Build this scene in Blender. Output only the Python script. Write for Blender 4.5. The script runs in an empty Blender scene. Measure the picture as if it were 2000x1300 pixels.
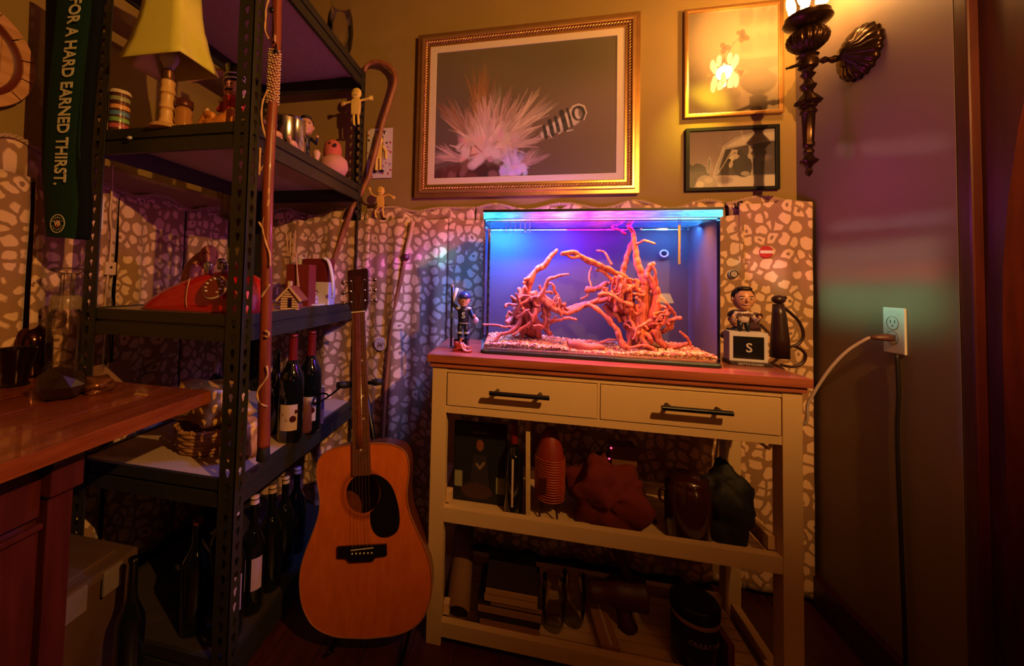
import bpy, bmesh, math, random
import numpy as np
from mathutils import Vector, Matrix, noise
random.seed(7)
sc = bpy.context.scene
COL = sc.collection
V = Vector

# ---------------------------------------------------------------- camera
F_, CX_, CY_ = 768.0, 857.0, 518.0
yaw_, pit_, rol_ = math.radians(-12.12), math.radians(2.07), math.radians(1.42)
fw = V((math.sin(yaw_)*math.cos(pit_), math.cos(yaw_)*math.cos(pit_), math.sin(pit_)))
rt0 = V((math.cos(yaw_), -math.sin(yaw_), 0)); up0 = rt0.cross(fw)
rt = rt0*math.cos(rol_)+up0*math.sin(rol_); up = up0*math.cos(rol_)-rt0*math.sin(rol_)
cd = bpy.data.cameras.new('camera'); cam = bpy.data.objects.new('camera', cd); COL.objects.link(cam)
cd.lens = F_/2000*36; cd.sensor_width = 36; cd.sensor_fit = 'HORIZONTAL'
cd.shift_x = (1000-CX_)/2000; cd.shift_y = (CY_-650)/2000
cd.clip_start = .02
cam.matrix_world = Matrix((rt, up, -fw)).transposed().to_4x4()
sc.camera = cam

# ---------------------------------------------------------------- world, exposure
wd = bpy.data.worlds.new('world'); sc.world = wd; wd.use_nodes = True
wd.node_tree.nodes['Background'].inputs[0].default_value = (.25, .03, .02, 1)
wd.node_tree.nodes['Background'].inputs[1].default_value = .010
sc.view_settings.view_transform = 'Standard'; sc.view_settings.look = 'None'
sc.view_settings.gamma = 1; sc.view_settings.use_curve_mapping = False
sc.view_settings.exposure = -0.15
try:
    sc.cycles.use_denoising = True
    sc.cycles.max_bounces = 8; sc.cycles.transparent_max_bounces = 24
    sc.cycles.sample_clamp_indirect = 4
except Exception: pass

def light(name, kind, loc, power, color, size=.05, target=None, **kw):
    d = bpy.data.lights.new(name, kind); d.energy = power; d.color = color
    if kind == 'AREA':
        d.shape = 'RECTANGLE'; d.size = size if not isinstance(size, tuple) else size[0]
        d.size_y = size if not isinstance(size, tuple) else size[1]
    else: d.shadow_soft_size = size
    for k, v in kw.items(): setattr(d, k, v)
    o = bpy.data.objects.new(name, d); COL.objects.link(o); o.location = loc
    if target is not None:
        o.rotation_euler = (V(target)-V(loc)).to_track_quat('-Z', 'Y').to_euler()
    return o

WARM = (1, .46, .11)
# the room's other wall lamp, a step in front of the one in view, and the lit room behind
light('wall_lamp_light', 'POINT', (.855, 0.0, .7745), 116, WARM, .012)
light('room_light', 'AREA', (.2, -1.6, .5), 1.0, (1, .16, .06), (1.2, .8), target=(0, 1, -.6))
# lamp in the sconce in view
light('sconce_light', 'POINT', (.855, 1.41, .945), 13, WARM, .03)
# colour channels of the aquarium lamp, lying just under its lens
LT = .1885
light('led_left', 'AREA', (-.06, 1.36, LT), 24, (.02, .22, 1), (.12, .08), target=(-.04, 1.46, -.3))
light('led_blue', 'AREA', (.08, 1.36, LT), 11, (.05, .05, 1), (.14, .08), target=(.06, 1.46, -.3))
light('led_centre', 'AREA', (.24, 1.36, LT), 10, (.50, .005, 1), (.22, .08), target=(.24, 1.42, -.3))
light('led_right', 'AREA', (.46, 1.36, LT), 2.2, (.10, .36, 1), (.12, .08), target=(.46, 1.5, -.3))
light('led_white', 'AREA', (.22, 1.27, LT), 62, (1, .23, .03), (.58, .05), target=(.22, 1.285, -.3), spread=math.radians(110))
# area lights added by the tank for its lamp's stray beams and spill
def beam(name, loc, target, power, color, size, spread, roll=0):
    o = light(name, 'AREA', loc, power, color, size, target, spread=math.radians(spread))
    o.rotation_euler = ((V(target)-V(loc)).to_track_quat('-Z', 'Y') @ Vector((0, 0, 1)).rotation_difference(Vector((0, 0, 1)))).to_euler()
    if roll: o.rotation_euler.rotate_axis('Z', math.radians(roll))
    return o
R0 = .545
beam('beam_green', (R0, 1.36, .16), (.98, 1.37, -.03), .14, (.25, .9, .55), (.40, .05), 24)
beam('beam_red', (R0, 1.36, .17), (.98, 1.37, .045), .035, (1, .12, .14), (.40, .006), 10)
beam('beam_white', (R0, 1.36, .18), (.98, 1.37, .10), .05, (.8, .62, .6), (.40, .03), 16)
beam('beam_blue', (R0, 1.34, .19), (.98, 1.34, .19), .010, (.7, .65, .9), (.38, .005), 8, roll=-4)
beam('beam_violet', (R0, 1.32, .20), (.98, 1.36, .38), .55, (.50, .03, .42), (.06, .03), 110)
beam('beam_streak', (R0, 1.32, .20), (.98, 1.32, .40), .010, (.8, .62, .7), (.34, .005), 8, roll=-14)
beam('beam_curtain_violet', (-.135, 1.40, .19), (-.56, 1.585, .06), .05, (.55, .06, 1), (.13, .012), 14, roll=0)
beam('beam_curtain_cyan', (-.135, 1.40, .19), (-.34, 1.585, .09), .030, (.05, .75, .75), (.05, .010), 22)
light('led_spill_left', 'AREA', (-.128, 1.31, .195), 1.4, (.80, .10, .62), (.18, .03), target=(-1, 1.25, .75))  # added fill lights, stand in for the tank lamp's purple spill
light('led_spill_back', 'AREA', (.20, 1.43, .212), 2.2, (.50, .14, 1), (.6, .02), target=(.25, 1.60, .42))
beam('beam_print_gold', (.80, 1.38, .93), (.66, 1.66, .66), .30, (1, .75, .03), (.02, .04), 34)  # lights added beside the wall lamp for gold and pink flecks
beam('beam_print_pink', (.82, 1.38, .93), (.80, 1.66, .62), .16, (1, .15, .25), (.02, .04), 30)
beam('beam_wall_gold', (.88, 1.40, .93), (.98, 1.24, .84), .10, (1, .7, .1), (.01, .05), 24)
beam('beam_wall_pink', (.88, 1.40, .93), (.98, 1.12, .86), .10, (1, .2, .45), (.01, .05), 20)
light('led_spill_front', 'AREA', (.20, 1.193, .192), .30, (1, .10, .38), (.5, .02), target=(.2, 1.0, -.4))
beam('beam_curtain_right', (R0, 1.38, .18), (.86, 1.585, .06), .03, (1, .35, .45), (.02, .012), 24)

# ---------------------------------------------------------------- pixel rays to points on real planes
def ray(x, y): return fw + rt*((x-CX_)/F_) - up*((y-CY_)/F_)
def PY(x, y, Y): d = ray(x, y); return d*(Y/d.y)
def PX(x, y, X): d = ray(x, y); return d*(X/d.x)
def PZ(x, y, Z): d = ray(x, y); return d*(Z/d.z)

# ---------------------------------------------------------------- materials
MATS = {}
def mat(name, color, rough=.6, metal=0, var=.15, scale=30, bump=0, emit=None, es=1, coat=0, spec=.5, stretch=(1, 1, 1), sheen=0, trans=0):
    if name in MATS: return MATS[name]
    m = bpy.data.materials.new(name); m.use_nodes = True; nt = m.node_tree; N = nt.nodes; L = nt.links
    b = N['Principled BSDF']
    b.inputs['Roughness'].default_value = rough; b.inputs['Metallic'].default_value = metal
    b.inputs['Coat Weight'].default_value = coat; b.inputs['Specular IOR Level'].default_value = spec
    b.inputs['Sheen Weight'].default_value = sheen; b.inputs['Transmission Weight'].default_value = trans
    tc = N.new('ShaderNodeTexCoord'); mp = N.new('ShaderNodeMapping'); mp.inputs['Scale'].default_value = stretch
    L.new(tc.outputs['Object'], mp.inputs['Vector'])
    nz = N.new('ShaderNodeTexNoise'); nz.inputs['Scale'].default_value = scale; nz.inputs['Detail'].default_value = 4
    L.new(mp.outputs[0], nz.inputs['Vector'])
    mx = N.new('ShaderNodeMix'); mx.data_type = 'RGBA'
    c = V(color[:3])
    mx.inputs['A'].default_value = (*(c*(1-var)), 1); mx.inputs['B'].default_value = (*[min(1, t*(1+var)) for t in c], 1)
    L.new(nz.outputs['Fac'], mx.inputs['Factor']); L.new(mx.outputs['Result'], b.inputs['Base Color'])
    if bump:
        bp = N.new('ShaderNodeBump'); bp.inputs['Strength'].default_value = bump; bp.inputs['Distance'].default_value = .002
        L.new(nz.outputs['Fac'], bp.inputs['Height']); L.new(bp.outputs[0], b.inputs['Normal'])
    if emit:
        b.inputs['Emission Color'].default_value = (*emit, 1); b.inputs['Emission Strength'].default_value = es
    MATS[name] = m; return m

def glass_mat(name, tint=(1, 1, 1), refl=1.0, rough=.02, body=0, bodycol=(1, 1, 1)):
    """thin clear glass: straight-through plus fresnel reflection"""
    if name in MATS: return MATS[name]
    m = bpy.data.materials.new(name); m.use_nodes = True; nt = m.node_tree; N = nt.nodes; L = nt.links
    N.remove(N['Principled BSDF']); out = N['Material Output']
    t = N.new('ShaderNodeBsdfTransparent'); t.inputs[0].default_value = (*tint, 1)
    g = N.new('ShaderNodeBsdfGlossy'); g.inputs['Roughness'].default_value = rough
    fr = N.new('ShaderNodeFresnel'); fr.inputs[0].default_value = 1.3+.15*refl
    ml = N.new('ShaderNodeMath'); ml.operation = 'MULTIPLY'; ml.inputs[1].default_value = refl; L.new(fr.outputs[0], ml.inputs[0])
    mx = N.new('ShaderNodeMixShader'); L.new(ml.outputs[0], mx.inputs[0]); L.new(t.outputs[0], mx.inputs[1]); L.new(g.outputs[0], mx.inputs[2])
    last = mx
    if body:
        d = N.new('ShaderNodeBsdfDiffuse'); d.inputs[0].default_value = (*bodycol, 1)
        m2 = N.new('ShaderNodeMixShader'); m2.inputs[0].default_value = body
        L.new(mx.outputs[0], m2.inputs[1]); L.new(d.outputs[0], m2.inputs[2]); last = m2
    L.new(last.outputs[0], out.inputs[0]); MATS[name] = m; return m

def wood_mat(name, c1, c2, rough=.45, scale=6, axis='Z', coat=0, bump=.1):
    if name in MATS: return MATS[name]
    m = mat(name, c1, rough, coat=coat); nt = m.node_tree; N = nt.nodes; L = nt.links
    b = N['Principled BSDF']; mp = [n for n in N if n.type == 'MAPPING'][0]
    s = {'X': (1, 9, 9), 'Y': (9, 1, 9), 'Z': (9, 9, 1)}[axis]; mp.inputs['Scale'].default_value = s
    nz = [n for n in N if n.type == 'TEX_NOISE'][0]; nz.inputs['Scale'].default_value = scale; nz.inputs['Detail'].default_value = 8; nz.inputs['Distortion'].default_value = .4
    cr = N.new('ShaderNodeValToRGB'); cr.color_ramp.elements[0].position = .32; cr.color_ramp.elements[1].position = .68
    cr.color_ramp.elements[0].color = (*c1, 1); cr.color_ramp.elements[1].color = (*c2, 1)
    L.new(nz.outputs['Fac'], cr.inputs[0]); L.new(cr.outputs[0], b.inputs['Base Color'])
    if bump:
        bp = N.new('ShaderNodeBump'); bp.inputs['Strength'].default_value = bump; bp.inputs['Distance'].default_value = .002
        L.new(nz.outputs['Fac'], bp.inputs['Height']); L.new(bp.outputs[0], b.inputs['Normal'])
    return m

def attr_mat(name, rough=.6, coat=0):
    if name in MATS: return MATS[name]
    m = bpy.data.materials.new(name); m.use_nodes = True; N = m.node_tree.nodes; L = m.node_tree.links
    a = N.new('ShaderNodeAttribute'); a.attribute_name = 'print'
    b = N['Principled BSDF']; b.inputs['Roughness'].default_value = rough; b.inputs['Coat Weight'].default_value = coat
    L.new(a.outputs['Color'], b.inputs['Base Color']); MATS[name] = m; return m

# ---------------------------------------------------------------- objects
OFF = {}
def thing(name, label, cat, loc=(0, 0, 0), rz=0, group=None):
    o = bpy.data.objects.new(name, None); COL.objects.link(o); o.empty_display_size = .02
    o.location = loc; o.rotation_euler = (0, 0, rz); OFF[o] = V(loc)
    o['label'] = label; o['category'] = cat
    if group: o['group'] = group
    return o
def tag(o, label=None, cat=None, group=None, kind=None):
    if label: o['label'] = label
    if cat: o['category'] = cat
    if group: o['group'] = group
    if kind: o['kind'] = kind
    return o
def mesh_obj(name, me, m, parent=None, loc=None, local=False):
    o = bpy.data.objects.new(name, me); COL.objects.link(o)
    if m is not None and not len(me.materials): me.materials.append(m)
    if parent is not None:
        o.parent = parent; OFF[o] = OFF.get(parent, V((0, 0, 0)))
        if not local: me.transform(Matrix.Translation(-OFF[o]))
    elif loc is not None:
        OFF[o] = V(loc)
        if not local: me.transform(Matrix.Translation(-V(loc)))
        o.location = loc
    else: OFF[o] = V((0, 0, 0))
    return o

class B:
    def __init__(s, M=None): s.b = bmesh.new(); s.M = M
    def _x(s, vs, M):
        if M is not None:
            for v in vs: v.co = M @ v.co
    def box(s, lo, hi, M=None):
        lo, hi = V(lo), V(hi); r = bmesh.ops.create_cube(s.b, size=1)['verts']; c = (lo+hi)/2; d = hi-lo
        for v in r: v.co = V((v.co.x*d.x+c.x, v.co.y*d.y+c.y, v.co.z*d.z+c.z))
        s._x(r, M); return s
    def cbox(s, c, d, M=None): c, d = V(c), V(d); return s.box(c-d/2, c+d/2, M)
    def ell(s, c, r, R=None, u=16, v=10):
        if not hasattr(r, '__len__'): r = (r, r, r)
        vs = bmesh.ops.create_uvsphere(s.b, u_segments=u, v_segments=v, radius=1)['verts']
        M = Matrix.Translation(V(c)) @ (R.to_4x4() if R is not None else Matrix()) @ Matrix.Diagonal((*r, 1))
        s._x(vs, M); return s
    def ico(s, c, r, R=None, sub=1):
        if not hasattr(r, '__len__'): r = (r, r, r)
        vs = bmesh.ops.create_icosphere(s.b, subdivisions=sub, radius=1)['verts']
        M = Matrix.Translation(V(c)) @ (R.to_4x4() if R is not None else Matrix()) @ Matrix.Diagonal((*r, 1))
        s._x(vs, M); return vs
    def lathe(s, prof, c=(0, 0, 0), n=24, M=None, flute=None, caps=True):
        c = V(c); rings = []
        for r, z in prof:
            ring = []
            for i in range(n):
                a = 2*math.pi*i/n; q = r*(1+(flute[1]*math.cos(flute[0]*a) if flute else 0))
                p = V((q*math.cos(a), q*math.sin(a), z)); p = (M @ p) if M is not None else p
                ring.append(s.b.verts.new(c+p))
            rings.append(ring)
        for a, b in zip(rings, rings[1:]):
            for i in range(n):
                try: s.b.faces.new((a[i], a[(i+1) % n], b[(i+1) % n], b[i]))
                except ValueError: pass
        if caps:
            for rg, (r, z) in ((rings[0], prof[0]), (rings[-1], prof[-1])):
                if r > 1e-5: s.b.faces.new(rg)
        return s
    def tube(s, pts, rad, n=8, closed=False, caps=True, squash=1):
        pts = [V(p) for p in pts]
        if not hasattr(rad, '__len__'): rad = [rad]*len(pts)
        N = len(pts); rings = []; nrm = None
        for i in range(N):
            if closed: t = pts[(i+1) % N]-pts[i-1]
            else: t = pts[min(i+1, N-1)]-pts[max(i-1, 0)]
            t.normalize() if t.length else None
            if nrm is None:
                nrm = t.orthogonal().normalized()
            else:
                nrm = nrm - t*nrm.dot(t)
                nrm = nrm.normalized() if nrm.length > 1e-6 else t.orthogonal().normalized()
            bn = t.cross(nrm)
            rings.append([s.b.verts.new(pts[i]+(nrm*math.cos(2*math.pi*k/n)+bn*math.sin(2*math.pi*k/n)*squash)*rad[i]) for k in range(n)])
        rr = rings+[rings[0]] if closed else rings
        for a, b in zip(rr, rr[1:]):
            for k in range(n): s.b.faces.new((a[k], a[(k+1) % n], b[(k+1) % n], b[k]))
        if caps and not closed:
            s.b.faces.new(rings[0]); s.b.faces.new(rings[-1][::-1])
        return s
    def cyl(s, p0, p1, r0, r1=None, n=16): return s.tube([p0, p1], [r0, r0 if r1 is None else r1], n)
    def prism(s, poly, o, u, v, w):
        """2-D outline extruded along w from origin o"""
        o, u, v, w = V(o), V(u), V(v), V(w)
        a = [s.b.verts.new(o+u*x+v*y) for x, y in poly]; b = [s.b.verts.new(o+u*x+v*y+w) for x, y in poly]
        s.b.faces.new(a); s.b.faces.new(b[::-1]); n = len(a)
        for i in range(n): s.b.faces.new((a[i], b[i], b[(i+1) % n], a[(i+1) % n]))
        return s
    def grid(s, f, nu, nv):
        g = [[s.b.verts.new(f(i/nu, j/nv)) for j in range(nv+1)] for i in range(nu+1)]
        for i in range(nu):
            for j in range(nv): s.b.faces.new((g[i][j], g[i+1][j], g[i+1][j+1], g[i][j+1]))
        return s
    def done(s, name, m, parent=None, smooth=False, bevel=0, sub=0, solid=0, loc=None, local=False, label=None, cat=None, group=None, kind=None, auto=False):
        bmesh.ops.recalc_face_normals(s.b, faces=s.b.faces)
        if bevel: bmesh.ops.bevel(s.b, geom=[e for e in s.b.edges if e.is_manifold and e.calc_face_angle(0) > .6], offset=bevel, segments=2, affect='EDGES', profile=.7)
        me = bpy.data.meshes.new(name); s.b.to_mesh(me); s.b.free()
        if smooth: me.shade_smooth()
        o = mesh_obj(name, me, m, parent, loc, local)
        if auto and smooth:
            me.set_sharp_from_angle(angle=math.radians(40))
        if solid: md = o.modifiers.new('solid', 'SOLIDIFY'); md.thickness = solid; md.offset = 0
        if sub: md = o.modifiers.new('sub', 'SUBSURF'); md.levels = sub; md.render_levels = sub
        tag(o, label, cat, group, kind)
        return o

def copy_tree(o, loc, label=None, rz=None, parent=None):
    c = o.copy(); COL.objects.link(c)
    if parent is not None: c.parent = parent
    else:
        c.location = loc; OFF[c] = V(loc)
        if rz is not None: c.rotation_euler = (0, 0, rz)
        if label: c['label'] = label
    for ch in [q for q in bpy.data.objects if q.parent == o]: copy_tree(ch, None, parent=c)
    return c

def smooth_path(pts, k=6):
    P = [V(p) for p in pts]; out = []
    for i in range(len(P)-1):
        p0 = P[max(i-1, 0)]; p1 = P[i]; p2 = P[i+1]; p3 = P[min(i+2, len(P)-1)]
        for j in range(k):
            t = j/k
            out.append(.5*((2*p1)+(p2-p0)*t+(2*p0-5*p1+4*p2-p3)*t*t+(3*p1-p0-3*p2+p3)*t**3))
    out.append(P[-1]); return out

_glyph = {}
def text(name, s, size, M, m, parent=None, ext=.0004, sx=1, bold=0, align='CENTER', spacing=1, local=False, label=None):
    cu = bpy.data.curves.new(name, 'FONT'); cu.body = s; cu.size = size; cu.extrude = ext; cu.offset = bold
    cu.align_x = align; cu.align_y = 'CENTER'; cu.space_character = spacing; cu.resolution_u = 3
    o = bpy.data.objects.new(name, cu); COL.objects.link(o)
    dg = bpy.context.evaluated_depsgraph_get(); me = bpy.data.meshes.new_from_object(o.evaluated_get(dg))
    bpy.data.objects.remove(o); bpy.data.curves.remove(cu)
    me.transform(M @ Matrix.Diagonal((sx, 1, 1, 1))); me.name = name
    me.materials.clear()
    return tag(mesh_obj(name, me, m, parent, None, local), label)

def frame_M(o, u, v):
    """matrix with x along u, y along v, origin o"""
    u = V(u).normalized(); v = V(v); v = (v-u*v.dot(u)).normalized(); w = u.cross(v)
    return Matrix.Translation(V(o)) @ Matrix((u, v, w)).transposed().to_4x4()

# ---------------------------------------------------------------- flat prints painted on a fine grid
class Canvas:
    def __init__(s, nx, ny, c):
        s.nx, s.ny = nx, ny; s.a = np.zeros((ny, nx, 3)); s.a[:] = c
        s.Y, s.X = np.mgrid[0:ny, 0:nx]; s.X = (s.X+.5)/nx; s.Y = (s.Y+.5)/ny; s.r = ny/nx
        s.rng = np.random.RandomState(5)
    def mix(s, k, c): k = np.clip(k, 0, 1)[..., None]; s.a = s.a*(1-k)+np.array(c)*k
    def ell(s, x, y, rx, ry, c, ang=0, soft=.15, k=1):
        dx, dy = s.X-x, (s.Y-y)*s.r; ca, sa = math.cos(ang), math.sin(ang)
        d = np.sqrt(((dx*ca+dy*sa)/rx)**2+((-dx*sa+dy*ca)/(ry*s.r))**2)
        s.mix(np.clip((1-d)/soft+.5, 0, 1)*k, c)
    def line(s, pts, w0, w1, c, k=1):
        n = len(pts)-1
        for i in range(n):
            (x0, y0), (x1, y1) = pts[i], pts[i+1]; y0 *= s.r; y1 *= s.r; dx, dy = x1-x0, y1-y0
            t = np.clip(((s.X-x0)*dx+(s.Y*s.r-y0)*dy)/(dx*dx+dy*dy+1e-12), 0, 1)
            d = np.hypot(s.X-x0-t*dx, s.Y*s.r-y0-t*dy); w = w0+(w1-w0)*((i+t)/n)
            s.mix(np.clip((w-d)*s.nx+.5, 0, 1)*k, c)
    def poly(s, pts, c, k=1):
        ins = np.zeros(s.X.shape, bool); n = len(pts)
        for i in range(n):
            (x0, y0), (x1, y1) = pts[i], pts[i-1]
            ins ^= ((y0 > s.Y) != (y1 > s.Y)) & (s.X < (x1-x0)*(s.Y-y0)/(y1-y0+1e-12)+x0)
        s.mix(ins*k, c)
    def noise(s, amt): s.a *= 1+amt*(s.rng.rand(s.ny, s.nx, 1)-.5)
    def plane(s, name, M, w, h, parent=None, rough=.6, label=None, coat=0, local=False, bend=None):
        nx, ny = s.nx, s.ny
        gx, gy = np.meshgrid(np.linspace(-w/2, w/2, nx), np.linspace(h/2, -h/2, ny))
        gz = np.zeros_like(gx) if bend is None else bend(gx, gy)
        co = np.stack([gx, gy, gz], -1).reshape(-1, 3)
        idx = np.arange(nx*ny).reshape(ny, nx)
        f = np.stack([idx[:-1, :-1], idx[1:, :-1], idx[1:, 1:], idx[:-1, 1:]], -1).reshape(-1, 4)
        me = bpy.data.meshes.new(name); me.from_pydata(co.tolist(), [], f.tolist())
        at = me.color_attributes.new('print', 'FLOAT_COLOR', 'POINT')
        rgba = np.ones((nx*ny, 4), np.float32); rgba[:, :3] = np.clip(s.a.reshape(-1, 3), 0, 1)
        at.data.foreach_set('color', rgba.ravel())
        me.transform(M)
        return tag(mesh_obj(name, me, attr_mat('print_%s_%s' % (rough, coat), rough, coat), parent, None, local), label)

FLOOR = -1.052
# ================================================================ THE SETTING
W = 1.68; LX = -1.42; RX = .98; CEIL = 1.35; RY = 1.135
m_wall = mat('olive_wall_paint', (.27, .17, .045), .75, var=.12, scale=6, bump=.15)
m_wall_shade = mat('olive_wall_paint_shade', (.20, .135, .085), .6, var=.08, scale=5, bump=.1)  # same paint as the back wall, with shade mixed into its colour
m_dwood = wood_mat('dark_red_wood', (.035, .003, .002), (.06, .006, .003), .4, axis='Z')
def struct(b, name, m, **k): return b.done(name, m, kind='structure', **k)
struct(B().box((LX-.08, W, FLOOR), (RX+.08, W+.08, CEIL)), 'wall_back', m_wall)
struct(B().box((LX-.08, -2.2, FLOOR), (LX, W, CEIL)), 'wall_left', m_wall)
struct(B().box((RX, RY, FLOOR), (RX+.08, W, CEIL)), 'wall_right', m_wall_shade)
# floor boards
m_floor = wood_mat('floor_boards', (.045, .008, .005), (.09, .016, .008), .4, axis='Y')
fl = struct(B().box((LX-.08, -2.2, FLOOR-.04), (2.0, W+.08, FLOOR-.006)), 'floor', m_floor)
base = None
for i in range(28):
    x = LX+i*.125
    if x > 1.9: break
    q = B().box((x+.001, -2.2, FLOOR-.006), (x+.124, W, FLOOR)).done('plank', m_floor, fl)
m_ceil = mat('ceiling_paint', (.14, .08, .05), .9)
struct(B().box((LX-.08, -2.2, CEIL), (2.0, W+.08, CEIL+.04)), 'ceiling', m_ceil)
# low ledge that runs round the room under the cloth
m_ledge = mat('ledge_wood', (.12, .05, .02), .6)
struct(B().box((LX, W-.07, .225), (RX-.01, W, .245)), 'trim_1', m_ledge)
struct(B().box((LX, .1, .225), (LX+.05, W-.071, .245)), 'trim_2', m_ledge)
# right-hand doorway: casing, dark panelled recess and arch
b = B()
b.box((RX+.0, RY-.03, FLOOR), (RX+.05, RY-.001, CEIL))
t3 = struct(b, 'trim_3', m_dwood, bevel=.004)
dr = B().box((RX+.10, .35, FLOOR), (RX+.13, RY-.04, CEIL)); dr = struct(dr, 'door_1', m_dwood)
# arched head over the doorway: thick board with a curved lower edge
arc = [(0, .75), (0, 0)]
pts = []
for i in range(13):
    a = math.pi/2*i/12; pts.append((RY-.06-.30*(1-math.cos(a))*1.6, -.10+1.15*math.sin(a)))
poly = [(RY-.031, FLOOR)]+[(RY-.031, CEIL)]+[(.5, CEIL)]+pts[::-1]+[(RY-.06, FLOOR)]
B().prism(poly, (RX+.02, 0, 0), (0, 1, 0), (0, 0, 1), (.045, 0, 0)).done('arch_panel', m_dwood, dr)
B().box((RX+.07, .62, FLOOR+.1), (RX+.10, .92, .1)).done('door_panel', m_dwood, dr, bevel=.006)
struct(B().box((RX-.02, RY-.001, FLOOR), (RX-.001, W-.08, FLOOR+.10)), 'baseboard_right', m_dwood, bevel=.003)

# ================================================================ LEOPARD CLOTH
def leopard():
    m = bpy.data.materials.new('leopard_cloth'); m.use_nodes = True; nt = m.node_tree; N = nt.nodes; L = nt.links; b = N['Principled BSDF']
    b.inputs['Roughness'].default_value = .85; b.inputs['Sheen Weight'].default_value = .3
    uv = N.new('ShaderNodeAttribute'); uv.attribute_name = 'clothuv'
    dn = N.new('ShaderNodeTexNoise'); dn.inputs['Scale'].default_value = 22; L.new(uv.outputs['Vector'], dn.inputs['Vector'])
    mxv = N.new('ShaderNodeMix'); mxv.data_type = 'VECTOR'; mxv.inputs['Factor'].default_value = .03
    L.new(uv.outputs['Vector'], mxv.inputs['A']); L.new(dn.outputs['Color'], mxv.inputs['B'])
    vo = N.new('ShaderNodeTexVoronoi'); vo.inputs['Scale'].default_value = 25; vo.inputs['Randomness'].default_value = .85; L.new(mxv.outputs['Result'], vo.inputs['Vector'])
    ed = N.new('ShaderNodeTexVoronoi'); ed.feature = 'DISTANCE_TO_EDGE'; ed.inputs['Scale'].default_value = 25; ed.inputs['Randomness'].default_value = .85; L.new(mxv.outputs['Result'], ed.inputs['Vector'])
    r = N.new('ShaderNodeValToRGB'); r.color_ramp.elements[0].position = .09; r.color_ramp.elements[1].position = .15
    r.color_ramp.elements[0].color = (0, 0, 0, 1); r.color_ramp.elements[1].color = (1, 1, 1, 1); L.new(ed.outputs['Distance'], r.inputs[0])
    r3 = N.new('ShaderNodeValToRGB'); r3.color_ramp.elements[0].position = .47; r3.color_ramp.elements[1].position = .54
    r3.color_ramp.elements[0].color = (1, 1, 1, 1); r3.color_ramp.elements[1].color = (0, 0, 0, 1); L.new(vo.outputs['Distance'], r3.inputs[0])
    mm = N.new('ShaderNodeMath'); mm.operation = 'MULTIPLY'; L.new(r.outputs[0], mm.inputs[0]); L.new(r3.outputs[0], mm.inputs[1])
    r = N.new('ShaderNodeMix'); r.data_type = 'RGBA'; r.inputs['A'].default_value = (.31, .165, .08, 1); r.inputs['B'].default_value = (.74, .48, .30, 1); L.new(mm.outputs[0], r.inputs['Factor'])
    # darker centre in about a third of the spots
    sp = N.new('ShaderNodeSeparateColor'); L.new(vo.outputs['Color'], sp.inputs[0])
    gt = N.new('ShaderNodeMath'); gt.operation = 'GREATER_THAN'; gt.inputs[1].default_value = .72; L.new(sp.outputs[0], gt.inputs[0])
    lt = N.new('ShaderNodeMath'); lt.operation = 'LESS_THAN'; lt.inputs[1].default_value = .16; L.new(vo.outputs['Distance'], lt.inputs[0])
    mu = N.new('ShaderNodeMath'); mu.operation = 'MULTIPLY'; L.new(gt.outputs[0], mu.inputs[0]); L.new(lt.outputs[0], mu.inputs[1])
    mx = N.new('ShaderNodeMix'); mx.data_type = 'RGBA'; L.new(mu.outputs[0], mx.inputs['Factor']); L.new(r.outputs['Result'], mx.inputs['A']); mx.inputs['B'].default_value = (.26, .14, .08, 1)
    L.new(mx.outputs['Result'], b.inputs['Base Color'])
    fb = N.new('ShaderNodeTexNoise'); fb.inputs['Scale'].default_value = 250; L.new(uv.outputs['Vector'], fb.inputs['Vector'])
    bp = N.new('ShaderNodeBump'); bp.inputs['Strength'].default_value = .25; bp.inputs['Distance'].default_value = .002; L.new(fb.outputs['Fac'], bp.inputs['Height']); L.new(bp.outputs[0], b.inputs['Normal'])
    MATS['leopard_cloth'] = m; return m
m_leo = leopard()
def cloth(name, f, nu, nv, parent=None, thick=.0035, **kw):
    """f(u,v)->(point, (s,t) cloth coordinates)"""
    bm = bmesh.new(); lay = None; g = []; uvs = []
    for i in range(nu+1):
        row = []
        for j in range(nv+1):
            p, st = f(i/nu, j/nv); row.append(bm.verts.new(p)); uvs.append((st[0], st[1], 0))
        g.append(row)
    for i in range(nu):
        for j in range(nv): bm.faces.new((g[i][j], g[i+1][j], g[i+1][j+1], g[i][j+1]))
    bmesh.ops.recalc_face_normals(bm, faces=bm.faces)
    me = bpy.data.meshes.new(name); bm.to_mesh(me); bm.free(); me.shade_smooth()
    a = me.attributes.new('clothuv', 'FLOAT_VECTOR', 'POINT'); a.data.foreach_set('vector', [c for q in uvs for c in q])
    o = mesh_obj(name, me, m_leo, parent)
    md = o.modifiers.new('solid', 'SOLIDIFY'); md.thickness = thick; md.offset = 0
    tag(o, **kw); return o
def fold(s, seed, amp=1):
    return amp*(.010*math.sin(s*38+seed)+.007*math.sin(s*71+seed*2.3)+.006*noise.noise(V((s*11, seed, 0))))
def back_panel(x0, x1, ztop, seed, label, amp=1, zbot=-1.03, Y=W-.092):
    n = max(16, int((x1-x0)*110))
    def f(u, v):
        x = x0+(x1-x0)*u; z = ztop+(zbot-ztop)*v
        y = Y-.004-fold(x+.03*v*math.sin(seed), seed, amp*(.35+.65*min(1, v*3)))-.006*abs(noise.noise(V((x*9, z*5, seed))))
        return V((x, min(y, W-.075), z+.006*math.sin(x*30+seed)*(1-v))), (x*1.05+seed*.37, z)
    return cloth('curtain_panel', f, n, 46, label=label, cat='curtain')
back_panel(-1.13, -.645, .252, 1.3, 'leopard print cloth panel on back wall seen behind the metal shelving', 1.0)
back_panel(-.660, -.300, .252, 2.9, 'leopard print cloth panel behind the guitar neck', 1.3, Y=W-.096)
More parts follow.
